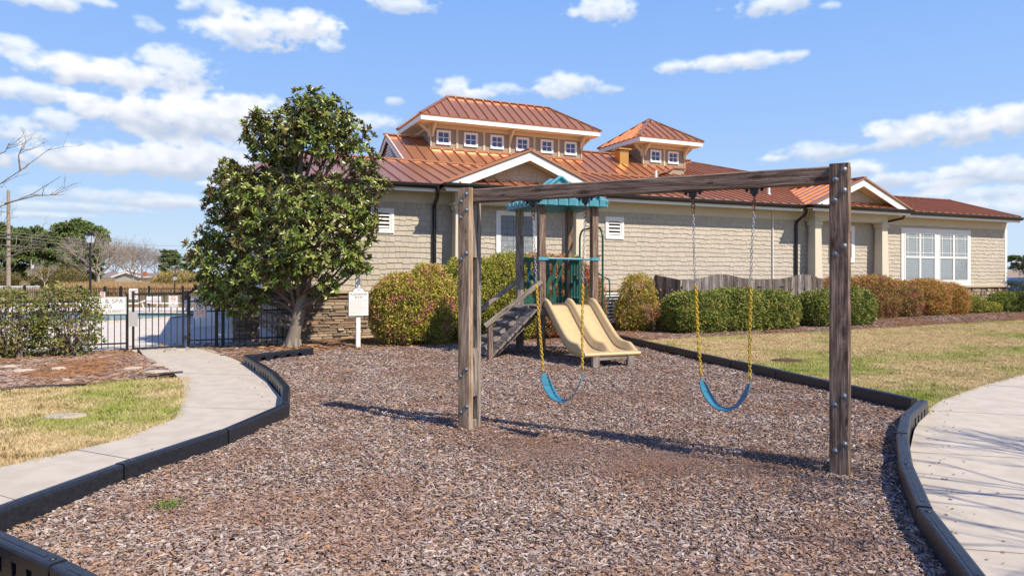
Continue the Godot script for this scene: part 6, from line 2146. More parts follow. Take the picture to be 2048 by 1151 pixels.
func picket_run(o: Node3D, a: Vector3, b: Vector3, h: float, gap: float, posts: Array, single: bool, rails: Array, thick := 0.016, post_w := 0.055) -> void:
	# a and b are on the ground in the thing's own frame
	var ln := a.distance_to(b)
	var dir := (b - a) / ln
	var basis := Basis(dir, Vector3.UP, dir.cross(Vector3.UP))
	var pb := MB.new()
	pb.box(Vector3(-thick / 2, 0.06, -thick / 2), Vector3(thick / 2, h, thick / 2))
	var pm := pb.mesh(M.iron)
	var n := int(ln / gap)
	var all := MB.new()
	for k in range(1, n):
		var at := a + dir * (ln * k / n)
		if single:
			put("picket", pm, o, Transform3D(basis, at))
		else:
			all.xf = Transform3D(basis, at)
			all.box(Vector3(-thick / 2, 0.06, -thick / 2), Vector3(thick / 2, h, thick / 2))
	if not single:
		stuff(mk("pickets", all, M.iron, o))
	for y in rails:
		var rb := MB.new()
		rb.box(Vector3(0, y - 0.016, -0.014), Vector3(ln, y + 0.016, 0.014))
		put("rail", rb.mesh(M.iron), o, Transform3D(basis, a))
	var qb := MB.new()
	qb.box(Vector3(-post_w / 2, -0.2, -post_w / 2), Vector3(post_w / 2, h + 0.05, post_w / 2))
	qb.box(Vector3(-post_w / 2 - 0.006, h + 0.05, -post_w / 2 - 0.006), Vector3(post_w / 2 + 0.006, h + 0.065, post_w / 2 + 0.006))
	var qm := qb.mesh(M.iron)
	for t in posts:
		put("post", qm, o, Transform3D(basis, a + dir * (ln * t)))

func text(words: String, width: float, height: float, at: Vector3, m: Material, parent: Node, bold := false, serif := false) -> void:
	var f := SystemFont.new()
	f.font_names = PackedStringArray(["Droid Serif" if serif else "Droid Sans"])
	f.font_weight = 700 if bold else 400
	var t := TextMesh.new()
	t.text = words
	t.font = f
	t.font_size = 64
	t.pixel_size = 0.01
	t.depth = 0.02
	t.curve_step = 3.0
	t.material = m
	var bb := t.get_aabb()
	var sx := width / maxf(bb.size.x, 0.01)
	var sy := height / maxf(bb.size.y, 0.01)
	var c := bb.get_center()
	put("lettering", t, parent, Transform3D(Basis(Vector3(sx, 0, 0), Vector3(0, sy, 0), Vector3(0, 0, 0.1)), at - Vector3(c.x * sx, c.y * sy, 0)))

func plate(o: Node3D, w: float, h: float, m: Material, edge := 0.006) -> void:
	var mb := MB.new()
	mb.box(Vector3(-w / 2, -h / 2, -0.004), Vector3(w / 2, h / 2, 0.004))
	mk("plate", mb, m, o)
	if edge > 0.0:
		var fb := MB.new()
		frame(fb, -w / 2 + 0.008, w / 2 - 0.008, -h / 2 + 0.008, h / 2 - 0.008, edge, 0.0042, 0.0052)
		mk("border", fb, M.black_text, o)

func face(p: Vector3) -> Transform3D:   # a sign that looks along the facade's outward normal
	return yrot(p, rad_to_deg(atan2(SS, CC)))

func prohibition(o: Node3D, c: Vector3, r: float, col: Material, what: String) -> void:
	var mb := MB.new()
	var ring := []
	for k in 25:
		ring.append(c + Vector3(cos(TAU * k / 24) * r, sin(TAU * k / 24) * r, 0))
	for k in 24:
		var a: Vector3 = ring[k]
		var b: Vector3 = ring[k + 1]
		mb.quad(c + (a - c) * 0.82, a, b, c + (b - c) * 0.82)
	mb.xf = Transform3D(Basis(Vector3.BACK, deg_to_rad(-45)), c)
	mb.box(Vector3(-r * 0.9, -r * 0.09, -0.0005), Vector3(r * 0.9, r * 0.09, 0.0012))
	mk("ring", mb, col, o)
	var ic := MB.new()
	if what == "smoke":
		ic.box(c + Vector3(-r * 0.6, -r * 0.08, -0.0016), c + Vector3(r * 0.45, r * 0.08, -0.0004))
		ic.box(c + Vector3(r * 0.5, -r * 0.08, -0.0016), c + Vector3(r * 0.6, r * 0.3, -0.0004))
	else:
		ic.prism(PackedVector2Array([Vector2(c.x - r * 0.38, c.y + r * 0.45), Vector2(c.x - r * 0.22, c.y - r * 0.05), Vector2(c.x - r * 0.05, c.y - r * 0.12), Vector2(c.x - r * 0.05, c.y - r * 0.45), Vector2(c.x - r * 0.25, c.y - r * 0.55), Vector2(c.x + r * 0.3, c.y - r * 0.55), Vector2(c.x + r * 0.1, c.y - r * 0.45), Vector2(c.x + r * 0.1, c.y - r * 0.1), Vector2(c.x + r * 0.3, c.y + r * 0.05), Vector2(c.x + r * 0.42, c.y + r * 0.45)]), c.z - 0.0016, c.z - 0.0004)
	mk("symbol", ic, M.black_text, o)

func build_pool() -> void:
	# deck, pool and coping
	var near := [[-40.0, 22.6], [-17.0, 23.6], [-14.6, 23.35], [-13.5, 23.9], [-13.0, 25.2], [-12.6, 27.0], [-12.05, 28.3]]
	var far := [[-11.9, 29.0], [-12.6, 29.6], [-16.0, 29.7], [-40.0, 29.6]]
	var deck := []
	deck.append([-40.0, 6.0]); deck.append([-20.0, 10.0]); deck.append([-8.05, 15.05]); deck.append([-5.15, 16.35]); deck.append([-4.9, 17.3]); deck.append([-1.5, 24.0]); deck.append([3.0, 34.5]); deck.append([-40.0, 36.5])
	for i in far.size():
		deck.append(far[far.size() - 1 - i])
	for i in near.size():
		deck.append(near[near.size() - 1 - i])
	structure(slab("pool_deck", pv(deck), -0.2, -0.03, M.deck))
	var wpoly := []
	for p in near:
		wpoly.append(p)
	for p in far:
		wpoly.append(p)
	structure(slab("water", pv(wpoly), -0.15, -0.085, M.water))
	var cop := MB.new()
	for i in near.size() - 1:
		cop.tube([W(near[i][0], near[i][1], -0.02), W(near[i + 1][0], near[i + 1][1], -0.02)], [0.05], 6)
	for i in far.size() - 1:
		cop.tube([W(far[i][0], far[i][1], -0.02), W(far[i + 1][0], far[i + 1][1], -0.02)], [0.05], 6)
	structure(mk("pool_coping", cop, M.concrete))
	var tl := MB.new()
	for i in far.size() - 1:
		var a := W(far[i][0], far[i][1] - 0.055, -0.1)
		var b := W(far[i + 1][0], far[i + 1][1] - 0.055, -0.1)
		tl.quad(b, a, a + Vector3(0, 0.07, 0), b + Vector3(0, 0.07, 0))
	structure(mk("pool_wall", tl, M.tile_dark))
	# near fence and gate: local s runs along the facade
	var rot := rad_to_deg(atan2(SS, CC))
	var fa := FW(-1.27, -0.05, 1.12)
	var fl := thing("iron_fence", "black iron picket fence left of the gate behind the leafy shrubs", "fence", yrot(fa, rot), "black iron fences round the pool")
	picket_run(fl, Vector3(0, 0, 0), Vector3(-12.0, 0, 0.9), 1.14, 0.115, [0.0, 0.2, 0.4, 0.6, 0.8, 1.0], true, [1.05, 0.85, 0.17])
	var gt := thing("iron_gate", "black iron gate with a grey latch box across the path to the pool", "gate", yrot(FW(-1.21, -0.05, 1.12), rot))
	var g0 := Vector3(0.03, 0, 0)
	var g1 := Vector3(1.02, 0, -0.16)
	var gdir := (g1 - g0).normalized()
	var gb := Basis(gdir, Vector3.UP, gdir.cross(Vector3.UP))
	var gw := g0.distance_to(g1)
	var st := MB.new()
	st.box(Vector3(0, 0.03, -0.022), Vector3(0.045, 1.26, 0.022))
	put("stile", st.mesh(M.iron), gt, Transform3D(gb, g0))
	put("stile", st.mesh(M.iron), gt, Transform3D(gb, g0 + gdir * (gw - 0.045)))
	for y in [0.05, 1.19]:
		var rb := MB.new()
		rb.box(Vector3(0.045, y - 0.02, -0.018), Vector3(gw - 0.045, y + 0.02, 0.018))
		put("rail", rb.mesh(M.iron), gt, Transform3D(gb, g0))
	var pb := MB.new()
	pb.box(Vector3(-0.009, 0.07, -0.009), Vector3(0.009, 1.17, 0.009))
	var pm := pb.mesh(M.iron)
	for k in range(1, 8):
		put("picket", pm, gt, Transform3D(gb, g0 + gdir * (0.02 + (gw - 0.04) * k / 8.0)))
	var latch := MB.new()
	latch.box(Vector3(-0.07, 0.52, 0.024), Vector3(0.10, 0.82, 0.06))
	put("latch_box", latch.mesh(mat(lin(0.42, 0.43, 0.42), 0.5, 0.3)), gt, Transform3D(gb, g0))
	bx("hinge", Vector3(1.0, 1.05, -0.19), Vector3(1.12, 1.25, -0.1), M.iron, gt)
	bx("hinge", Vector3(1.0, 0.2, -0.19), Vector3(1.12, 0.28, -0.1), M.iron, gt)
	var fr := thing("iron_fence", "black iron picket fence right of the gate ending at the magnolia trunk", "fence", yrot(FW(-0.10, -0.05, 0.95), rot), "black iron fences round the pool")
	picket_run(fr, Vector3(0, 0, 0), Vector3(2.2, 0, -0.05), 1.08, 0.112, [0.0, 0.255, 0.315, 1.0], true, [1.02, 0.80, 0.17], 0.016, 0.07)
	# rear fence runs
	var r1 := thing("iron_fence", "long far black iron fence at the left, before the white field fence", "fence", Transform3D(Basis(), W(-24.9, 40.4, -0.1)), "black iron fences round the pool")
	picket_run(r1, Vector3(0, 0, 0), Vector3(-20.0, 0, 1.5), 1.06, 0.095, [0, 0.077, 0.155, 0.232, 0.31, 0.39, 0.47, 0.55], false, [1.0, 0.75, 0.12], 0.02, 0.11)
	var r2 := thing("iron_fence", "far black iron fence behind the white loungers", "fence", Transform3D(Basis(), W(-24.9, 40.4, -0.1)), "black iron fences round the pool")
	picket_run(r2, Vector3(0, 0, 0), Vector3(12.5, 0, -1.2), 1.02, 0.095, [0.105, 0.175, 0.30, 0.45, 0.6, 0.75, 0.9, 1.0], false, [0.93, 0.70, 0.12], 0.02, 0.11)
	# signs
	var s1 := thing("pool_hours_sign", "white pool and spa hours sign on the fence left of the gate", "sign", face(FW(-1.66, 0.915, 1.30)))
	plate(s1, 0.78, 0.36, M.white)
	text("POOL & SPA", 0.66, 0.085, Vector3(0, 0.095, 0.0045), M.black_text, s1)
	text("HOURS", 0.36, 0.085, Vector3(-0.05, -0.015, 0.0045), M.black_text, s1)
	text("SUNRISE - SUNSET", 0.70, 0.058, Vector3(0, -0.115, 0.0045), M.black_text, s1)
	var s2 := thing("no_glass_sign", "white no glass sign with black ring and red words right of the gate", "sign", face(FW(0.12, 0.785, 1.0)))
	plate(s2, 0.25, 0.345, M.white)
	prohibition(s2, Vector3(0, 0.085, 0.006), 0.07, M.black_text, "hand")
	text("NO GLASS", 0.19, 0.036, Vector3(0, -0.025, 0.0045), M.red_text, s2, true)
	text("ALLOWED", 0.18, 0.036, Vector3(0, -0.073, 0.0045), M.red_text, s2, true)
	text("IN POOL AREA", 0.19, 0.026, Vector3(0, -0.122, 0.0045), M.red_text, s2, true)
	var s3 := thing("no_smoking_sign", "small white no smoking sign hanging on the right of the gate", "sign", face(FW(-0.40, 0.98, 1.08)))
	plate(s3, 0.185, 0.25, M.white)
	prohibition(s3, Vector3(0, 0.05, 0.006), 0.055, M.red_text, "smoke")
	text("NO", 0.05, 0.026, Vector3(0, -0.045, 0.0045), M.black_text, s3, true)
	text("SMOKING", 0.15, 0.026, Vector3(0, -0.085, 0.0045), M.black_text, s3, true)
	var s4 := thing("pool_closed_sign", "white pool closed sign with red letters seen through the gate", "sign", Transform3D(Basis(), W(-15.55, 30.35, 0.52)))
	plate(s4, 0.66, 0.30, M.white, 0.0)
	text("POOL CLOSED", 0.6, 0.085, Vector3(0, -0.06, 0.0045), M.red_text, s4, true)
	for x in [-0.2, 0.2]:
		bx("leg", Vector3(x - 0.015, -0.55, -0.03), Vector3(x + 0.015, 0.1, -0.005), M.iron, s4)
	var arc := MB.new()
	arc.tube([Vector3(0.0, 0.03, 0.006), Vector3(0.08, 0.07, 0.006), Vector3(0.16, 0.03, 0.006)], [0.008], 5)
	mk("symbol", arc, M.red_text, s4)
	for k in 2:
		var s5 := thing("fence_notice", ["small red and white notice on the far fence left of the gate", "red white and blue notice on the far fence behind the gate post"][k], "sign", Transform3D(Basis(), [W(-23.5, 40.15, 0.45), W(-21.6, 39.9, 0.55)][k]))
		plate(s5, [0.30, 0.5][k], [0.42, 0.62][k], M.white, 0.0)
		for j in 3 + k:
			var wv := [0.2, 0.36][k] * [1.0, 0.7, 0.85, 0.9][j] as float
			bx("print", Vector3(-wv / 2, 0.12 - j * 0.1, 0.0042), Vector3(wv / 2, 0.17 - j * 0.1, 0.0055), M.red_text if j < 3 else mat(lin(0.12, 0.15, 0.4)), s5)
	playground_sign()
	# loungers beyond the pool
	var lp: Node3D = null
	var spots := [[-19.6, 31.0, 8], [-18.3, 31.3, -5], [-17.0, 31.2, 12], [-15.2, 31.5, 4], [-13.9, 31.6, -8], [-12.9, 32.6, 10], [-21.2, 31.2, 0]]
	var sl := ["white pool lounger just right of the hours sign", "white pool lounger second from the gate post", "white pool lounger left of the pool closed sign", "white pool lounger right of the pool closed sign", "white pool lounger behind the no smoking sign", "white pool lounger seen past the no glass sign", "white pool lounger hidden behind the hours sign"]
	for i in spots.size():
		var x := yrot(W(spots[i][0], spots[i][1], -0.03), spots[i][2])
		if lp == null:
			lp = lounger(sl[0], x)
		else:
			dup(lp, x, sl[i], "white strap loungers beyond the pool")
	# lamps
	lamp_post(W(-19.9, 33.0, -0.03), 3.55, "tall black lamp post with a four sided lantern behind the pool fence", 1.0)
	lamp_post(W(-27.0, 56.0, -0.1), 1.75, "small distant black lamp post with a white glass lantern", 0.8)
	# white cabinet with a dark slanted lid, and a green towel bin
	var cab := thing("pool_cabinet", "white poolside cabinet with a dark slanted lid beside the magnolia", "cabinet", yrot(W(-9.7, 22.0, -0.03), 20))
	bx("body", Vector3(-0.25, 0.0, -0.3), Vector3(0.35, 0.95, 0.3), M.white, cab)
	var lid := MB.new()
	lid.xf = Transform3D(Basis(Vector3.BACK, deg_to_rad(38)), Vector3(-0.25, 1.15, 0))
	lid.box(Vector3(-0.45, -0.02, -0.35), Vector3(0.5, 0.03, 0.35))
	mk("lid", lid, M.iron, cab)
	bx("panel", Vector3(-0.1, 0.98, -0.28), Vector3(0.35, 1.25, 0.28), mat(lin(0.35, 0.6, 0.05), 0.6), cab)

func playground_sign() -> void:
	var o := thing("rules_sign", "white playground rules sign with arched top on a white post", "sign", face(W(-3.36, 15.3, -0.05)))
	var pb := MB.new()
	pb.xf = Transform3D(Basis(), Vector3(0, 0, -0.05))
	pb.timber(0.095, 0.095, -0.2, 1.50, 0.006)
	pb.xf = Transform3D(Basis(), Vector3(0, 1.50, -0.05))
	pb.lathe([Vector2(0.06, 0.0), Vector2(0.062, 0.02), Vector2(0.035, 0.035), Vector2(0.05, 0.07), Vector2(0.052, 0.10), Vector2(0.03, 0.14), Vector2(0.0, 0.15)], 12)
	mk("post", pb, M.white, o)
	var pts := PackedVector2Array([Vector2(-0.225, 0.70), Vector2(0.225, 0.70), Vector2(0.225, 1.245), Vector2(0.135, 1.245)])
	for k in 13:
		var a := PI * k / 12.0
		pts.append(Vector2(cos(a) * 0.135, 1.245 + sin(a) * 0.085))
	pts.append(Vector2(-0.225, 1.245))
	var seen := PackedVector2Array()
	for p in pts:
		if seen.is_empty() or seen[seen.size() - 1].distance_to(p) > 0.001:
			seen.append(p)
	var bb := MB.new()
	bb.prism(seen, 0.0, 0.02)
	mk("board", bb, M.black_text, o)
	var inner := Geometry2D.offset_polygon(seen, -0.012)
	var wb := MB.new()
	wb.prism(inner[0], 0.0205, 0.0225)
	mk("panel", wb, M.white, o)
	text("PLAYGROUND", 0.375, 0.045, Vector3(0, 1.18, 0.0225), M.black_text, o, true, true)
	text("RULES", 0.17, 0.045, Vector3(0, 1.115, 0.0225), M.black_text, o, true, true)
	var fan := MB.new()
	for k in 5:
		var a := PI * (0.15 + 0.175 * k)
		fan.xf = Transform3D(Basis(Vector3.BACK, a - PI / 2), Vector3(0, 1.265, 0.0226))
		fan.prism(PackedVector2Array([Vector2(-0.004, 0.0), Vector2(0.004, 0.0), Vector2(0.0, 0.04)]), 0.0, 0.001)
	mk("emblem", fan, M.black_text, o)
	var r := RandomNumberGenerator.new()
	r.seed = 90
	for k in 13:
		var y := 1.05 - k * 0.025
		var x := -0.19
		var mb := MB.new()
		var end := r.randf_range(0.05, 0.19) if k % 3 == 2 else 0.19
		while x < end:
			var w := r.randf_range(0.012, 0.04)
			mb.box(Vector3(x, y - 0.0045, 0.0226), Vector3(minf(x + w, end), y + 0.0045, 0.0236))
			x += w + 0.008
		mk("print", mb, M.grey_text, o)

func lounger(label: String, x: Transform3D) -> Node3D:
	var o := thing("pool_lounger", label, "lounger", x, "white strap loungers beyond the pool")
	var mb := MB.new()
	for z in [-0.3, 0.3]:
		mb.tube([Vector3(-0.95, 0.36, z), Vector3(0.35, 0.36, z), Vector3(0.95, 0.62, z)], [0.024], 6)
	mk("frame", mb, M.white, o)
	var lb := MB.new()
	lb.tube([Vector3(0, 0.36, -0.3), Vector3(-0.12, 0.0, -0.32), Vector3(-0.12, 0.0, 0.32), Vector3(0, 0.36, 0.3)], [0.026], 6)
	var lm := lb.mesh(M.white)
	put("leg", lm, o, Transform3D(Basis(), Vector3(-0.6, 0, 0)))
	put("leg", lm, o, Transform3D(Basis(Vector3.UP, PI), Vector3(0.55, 0, 0)))
	var sb := MB.new()
	for k in 16:
		var t := -0.9 + k * 0.085
		if t < 0.35:
			sb.box(Vector3(t, 0.365, -0.3), Vector3(t + 0.06, 0.38, 0.3))
	for k in 7:
		var t := 0.38 + k * 0.08
		var y := 0.37 + (t - 0.35) * 0.433
		sb.box(Vector3(t, y, -0.3), Vector3(t + 0.055, y + 0.03, 0.3))
	mk("strap", sb, M.white, o)
	return o

func lamp_post(at: Vector3, h: float, label: String, k: float) -> void:
	var o := thing("lamp_post", label, "lamp post", Transform3D(Basis(), at))
	var mb := MB.new()
	mb.lathe([Vector2(0.12, 0.0), Vector2(0.12, 0.3), Vector2(0.07, 0.4), Vector2(0.055, 0.6), Vector2(0.045, h - 0.45), Vector2(0.06, h - 0.44), Vector2(0.03, h - 0.40)], 10)
	mk("pole", mb, M.iron, o)
	var gb := MB.new()
	var b0 := 0.10 * k
	var b1 := 0.17 * k
	var y0 := h - 0.40
	var y1 := h - 0.08
	for i in 4:
		var c := [Vector3(1, 0, 1), Vector3(1, 0, -1), Vector3(-1, 0, -1), Vector3(-1, 0, 1)]
		var p: Vector3 = c[i]
		var q: Vector3 = c[(i + 1) % 4]
		gb.quad(p * b0 + Vector3(0, y0, 0), q * b0 + Vector3(0, y0, 0), q * b1 + Vector3(0, y1, 0), p * b1 + Vector3(0, y1, 0))
	mk("lantern_glass", gb, mat(lin(0.62, 0.66, 0.70), 0.25), o)
	var fb := MB.new()
	for c in [Vector3(1, 0, 1), Vector3(1, 0, -1), Vector3(-1, 0, -1), Vector3(-1, 0, 1)]:
		fb.tube([c * b0 + Vector3(0, y0, 0), c * b1 + Vector3(0, y1, 0)], [0.012], 5)
	fb.box(Vector3(-b0, y0 - 0.03, -b0), Vector3(b0, y0, b0))
	mk("lantern_frame", fb, M.iron, o)
	var rb := MB.new()
	rb.lathe([Vector2(b1 * 1.55, y1), Vector2(b1 * 1.5, y1 + 0.02), Vector2(0.05, y1 + 0.14), Vector2(0.02, y1 + 0.16), Vector2(0.02, y1 + 0.2), Vector2(0.0, y1 + 0.21)], 4)
	mk("lantern_roof", rb, M.iron, o)

func build_enclosure() -> void:
	# weathered board screen: a short return from the wall and a scalloped front with diamond cutouts
	var boards := [wood_mat(15, Color(0.24, 0.22, 0.21), Color(0.45, 0.42, 0.41), Color(0.63, 0.61, 0.60)), wood_mat(16, Color(0.30, 0.27, 0.26), Color(0.54, 0.51, 0.50), Color(0.74, 0.72, 0.71)), wood_mat(17, Color(0.20, 0.17, 0.16), Color(0.38, 0.34, 0.32), Color(0.55, 0.51, 0.49))]
	var r := RandomNumberGenerator.new()
	r.seed = 800
	var q1 := ENC_Q
	var o := thing("board_enclosure", "weathered grey board screen with scalloped top and diamond cutouts in front of the wall", "fence", yrot(FW(ENC_S0, 0.0, q1), rad_to_deg(atan2(SS, CC))))
	var w := 0.138
	var n := int((ENC_S1 - ENC_S0) / w)
	for k in n:
		var s := k * w
		var t := s / (ENC_S1 - ENC_S0)
		var hgt := 1.42 + 0.19 * exp(-pow((t - 0.24) / 0.13, 2.0)) + 0.19 * exp(-pow((t - 0.83) / 0.12, 2.0)) - 0.02 * sin(t * 9.0)
		board(o, Transform3D(Basis(), Vector3(s, 0, R(-0.006, 0.006))), w - 0.006, hgt, hgt + R(-0.012, 0.012), k, boards, r)
	for k in int(q1 / w):
		var t := k * w / q1
		var hgt := 1.42 + 0.16 * t
		board(o, Transform3D(Basis(Vector3(0, 0, -1), Vector3.UP, Vector3(1, 0, 0)), Vector3(-0.03 + R(-0.005, 0.005), 0, -0.03 - k * w)), w - 0.006, hgt, hgt + 0.015, k, boards, r)
	for y in [0.35, 1.15]:
		bx("rail", Vector3(0, y, -0.07), Vector3(ENC_S1 - ENC_S0, y + 0.09, -0.032), boards[2], o)
		bx("rail", Vector3(0.0, y, -q1 + 0.01), Vector3(0.04, y + 0.09, -0.04), boards[2], o)
	for s in [0.5, 0.66]:
		bx("hinge", Vector3((ENC_S1 - ENC_S0) * s, 1.18, 0.013), Vector3((ENC_S1 - ENC_S0) * s + 0.16, 1.215, 0.022), M.iron, o)

const ENC_Q := 1.3
const ENC_S0 := 12.95
const ENC_S1 := 18.65

func board(o: Node3D, x: Transform3D, w: float, ha: float, hb: float, k: int, ms: Array, r: RandomNumberGenerator) -> void:
	# notches on the edge that meets the next board make diamonds
	var t := 0.02
	var pts := PackedVector2Array([Vector2(0, -0.05), Vector2(w, -0.05)])
	var ys := [0.32, 0.98] if k % 4 < 2 else [0.65, 1.12]
	var d := 0.055
	if k % 2 == 0:
		for y in ys:
			pts.append(Vector2(w, y - d)); pts.append(Vector2(w - d * 0.75, y)); pts.append(Vector2(w, y + d))
	pts.append(Vector2(w, hb)); pts.append(Vector2(w * 0.5, (ha + hb) / 2 + 0.004)); pts.append(Vector2(0, ha))
	if k % 2 == 1:
		var ys2 := [0.98, 0.32] if (k - 1) % 4 < 2 else [1.12, 0.65]
		for y in ys2:
			pts.append(Vector2(0, y + d)); pts.append(Vector2(d * 0.75, y)); pts.append(Vector2(0, y - d))
	var mb := MB.new()
	mb.prism(pts, -t / 2, t / 2)
	var u := r.randf() * 3.0
	var vv := r.randf() * 5.0
	for i in mb.v.size():
		mb.t[i] = Vector2(mb.v[i].x + u, mb.v[i].y + vv)
	put("board", mb.mesh(ms[r.randi() % 3]), o, x)

func rock(mb: MB, r: RandomNumberGenerator, a: float, b: float, h: float) -> void:
	var prof := 9
	var rings := [[1.0, -0.3], [1.05, 0.1], [0.86, 0.7], [0.5, 0.95]]
	var pts := []
	for g in rings:
		var row := []
		for k in prof:
			var an := TAU * k / prof
			var j := r.randf_range(0.85, 1.15)
			row.append(Vector3(cos(an) * a * g[0] * j, h * g[1], sin(an) * b * g[0] * j))
		pts.append(row)
	for i in 3:
		for k in prof:
			var k2 := (k + 1) % prof
			mb.quad(pts[i][k2], pts[i][k], pts[i + 1][k], pts[i + 1][k2])
	for k in prof:
		mb.tri(pts[3][(k + 1) % prof], pts[3][k], Vector3(0, h, 0))

func build_yard() -> void:
	var r := RandomNumberGenerator.new()
	r.seed = 900
	var pale := vmat(lin(0.34, 0.29, 0.235), lin(0.52, 0.46, 0.39), 0.95, Vector3.ONE * 5.0, 901, 0.02, true, 0.5)
	var spots := [[-8.60, 11.95, 0.17, "pale flat rock in the left bed nearest the fence shrubs"], [-8.0, 11.45, 0.22, "largest white flat rock in the left bed"], [-7.6, 11.7, 0.16, "pale rock right of the largest one in the left bed"], [-6.35, 11.7, 0.22, "flat tan stone in the bed near the concrete path"], [-5.75, 11.3, 0.28, "broad flat tan stone at the curve of the path"], [-6.15, 12.1, 0.14, "small pale stone in the bed above the tan stones"], [-6.6, 10.35, 0.09, "small white stone by the black lawn edging"]]
	for s in spots:
		var mb := MB.new()
		rock(mb, r, s[2] * 0.72, s[2] * 0.42, 0.045)
		var o := mk("bed_rock", mb, pale)
		o.transform = yrot(W(s[0], s[1], -0.04), r.randf() * 60.0)
		tag(o, s[3], "rock", "flat rocks in the left bed")
	var lid := MB.new()
	lid.xf = Transform3D(Basis().scaled(Vector3(1, 1, 0.62)), Vector3.ZERO)
	lid.lathe([Vector2(0.22, -0.02), Vector2(0.22, 0.012), Vector2(0.2, 0.02), Vector2(0.0, 0.022)], 14)
	var vl := mk("valve_cover", lid, pale)
	vl.transform = yrot(W(-4.95, 7.75, -0.045), 10)
	tag(vl, "flat whitish cover lying in the left lawn", "cover")
	for e in [[[-6.95, 9.52], [-6.75, 9.72], [-6.45, 9.80], [-6.05, 9.95], "long curved black plastic edging between left bed and lawn"], [[-5.85, 10.72], [-5.65, 10.85], [-5.5, 11.05], [-5.3, 11.25], "short black edging strip beside the path bend"]]:
		var mb := MB.new()
		var pts := []
		for k in 4:
			pts.append(W(e[k][0], e[k][1], -0.025) - W(e[0][0], e[0][1], -0.025))
		mb.tube(pts, [0.022], 6)
		var o := mk("bed_edging", mb, M.iron)
		o.position = W(e[0][0], e[0][1], -0.025)
		tag(o, e[4], "edging")
	var mh := MB.new()
	rock(mh, r, 0.28, 0.2, 0.05)
	var mo := mk("molehill", mh, mat(lin(0.075, 0.04, 0.028), 1.0))
	mo.position = W(5.05, 12.85, -0.045)
	tag(mo, "low dark brown mound of soil in the right lawn beside the border", "soil mound")
	# bare foreground tree at the left, its trunk outside the photograph
	var o := thing("bare_tree", "pale bare branches of a nearby tree reaching in at the left edge", "tree", Transform3D(Basis(), W(-9.25, 11.0, -0.05)))
	var tb := MB.new()
	tb.tube([Vector3(0, -0.2, 0), Vector3(0.02, 1.0, 0), Vector3(-0.03, 2.2, 0), Vector3(0.0, 3.4, 0.1), Vector3(-0.05, 5.0, 0)], [0.10, 0.08, 0.065, 0.05, 0.02], 9)
	mk("trunk", tb, M.bark_pale, o)
	var bb := MB.new()
	var limbs := [[[0.02, 1.45], [0.62, 1.72], [1.2, 1.80], [1.42, 1.86], [1.62, 1.98], [1.86, 2.10]], [[0.02, 1.5], [1.0, 1.82], [1.36, 1.90], [1.48, 2.02], [1.46, 2.16]], [[0.0, 2.2], [0.7, 2.35], [1.2, 2.62], [1.68, 2.82], [2.17, 3.08]], [[1.25, 2.66], [1.75, 2.78], [2.2, 2.80]], [[0.0, 2.5], [0.7, 2.72], [1.2, 2.95], [1.56, 3.22], [2.05, 3.55]], [[1.5, 3.17], [1.52, 3.4], [1.57, 3.58]], [[0.0, 3.0], [0.8, 3.3], [1.25, 3.48], [1.35, 3.6]], [[0.6, 1.72], [1.0, 1.5], [1.35, 1.62]], [[1.64, 1.98], [1.69, 2.12]], [[0.4, 2.25], [0.9, 2.2], [1.3, 2.32]]]
	var tips := []
	for l in limbs:
		var pts := []
		for p in l:
			pts.append(Vector3(p[0], p[1] + 0.05, r.randf_range(-0.06, 0.06)))
		var rad := []
		for k in pts.size():
			rad.append(lerpf(0.014, 0.003, k / float(pts.size() - 1)))
		bb.tube(pts, rad, 6)
		for k in 4:
			var i := r.randi_range(mini(1, pts.size() - 2), pts.size() - 2)
			grow(bb, (pts[i] as Vector3).lerp(pts[i + 1], r.randf()), Vector3(0.7, r.randf_range(-0.2, 0.9), r.randfn() * 0.5).normalized(), 0.20, 0.005, 2, r, 0.45, 2, tips)
	for k in 8:
		grow(bb, Vector3(0, r.randf_range(2.5, 4.8), 0), Vector3(-0.8, 0.6, r.randfn()).normalized(), 0.6, 0.02, 3, r, 0.5, 2, tips)
	mk("branch", bb, M.bark_grey, o)
	# bare tree outside the frame whose branches shade the right path
	bare_tree("bare tree beside the right path, out of the photo, shading the concrete", "", W(7.4, 2.3, -0.05), 6.6, 0.62, 910, M.bark_pale, 4, Vector3(0, 1, 0), "bare_tree", 0.012, 4)

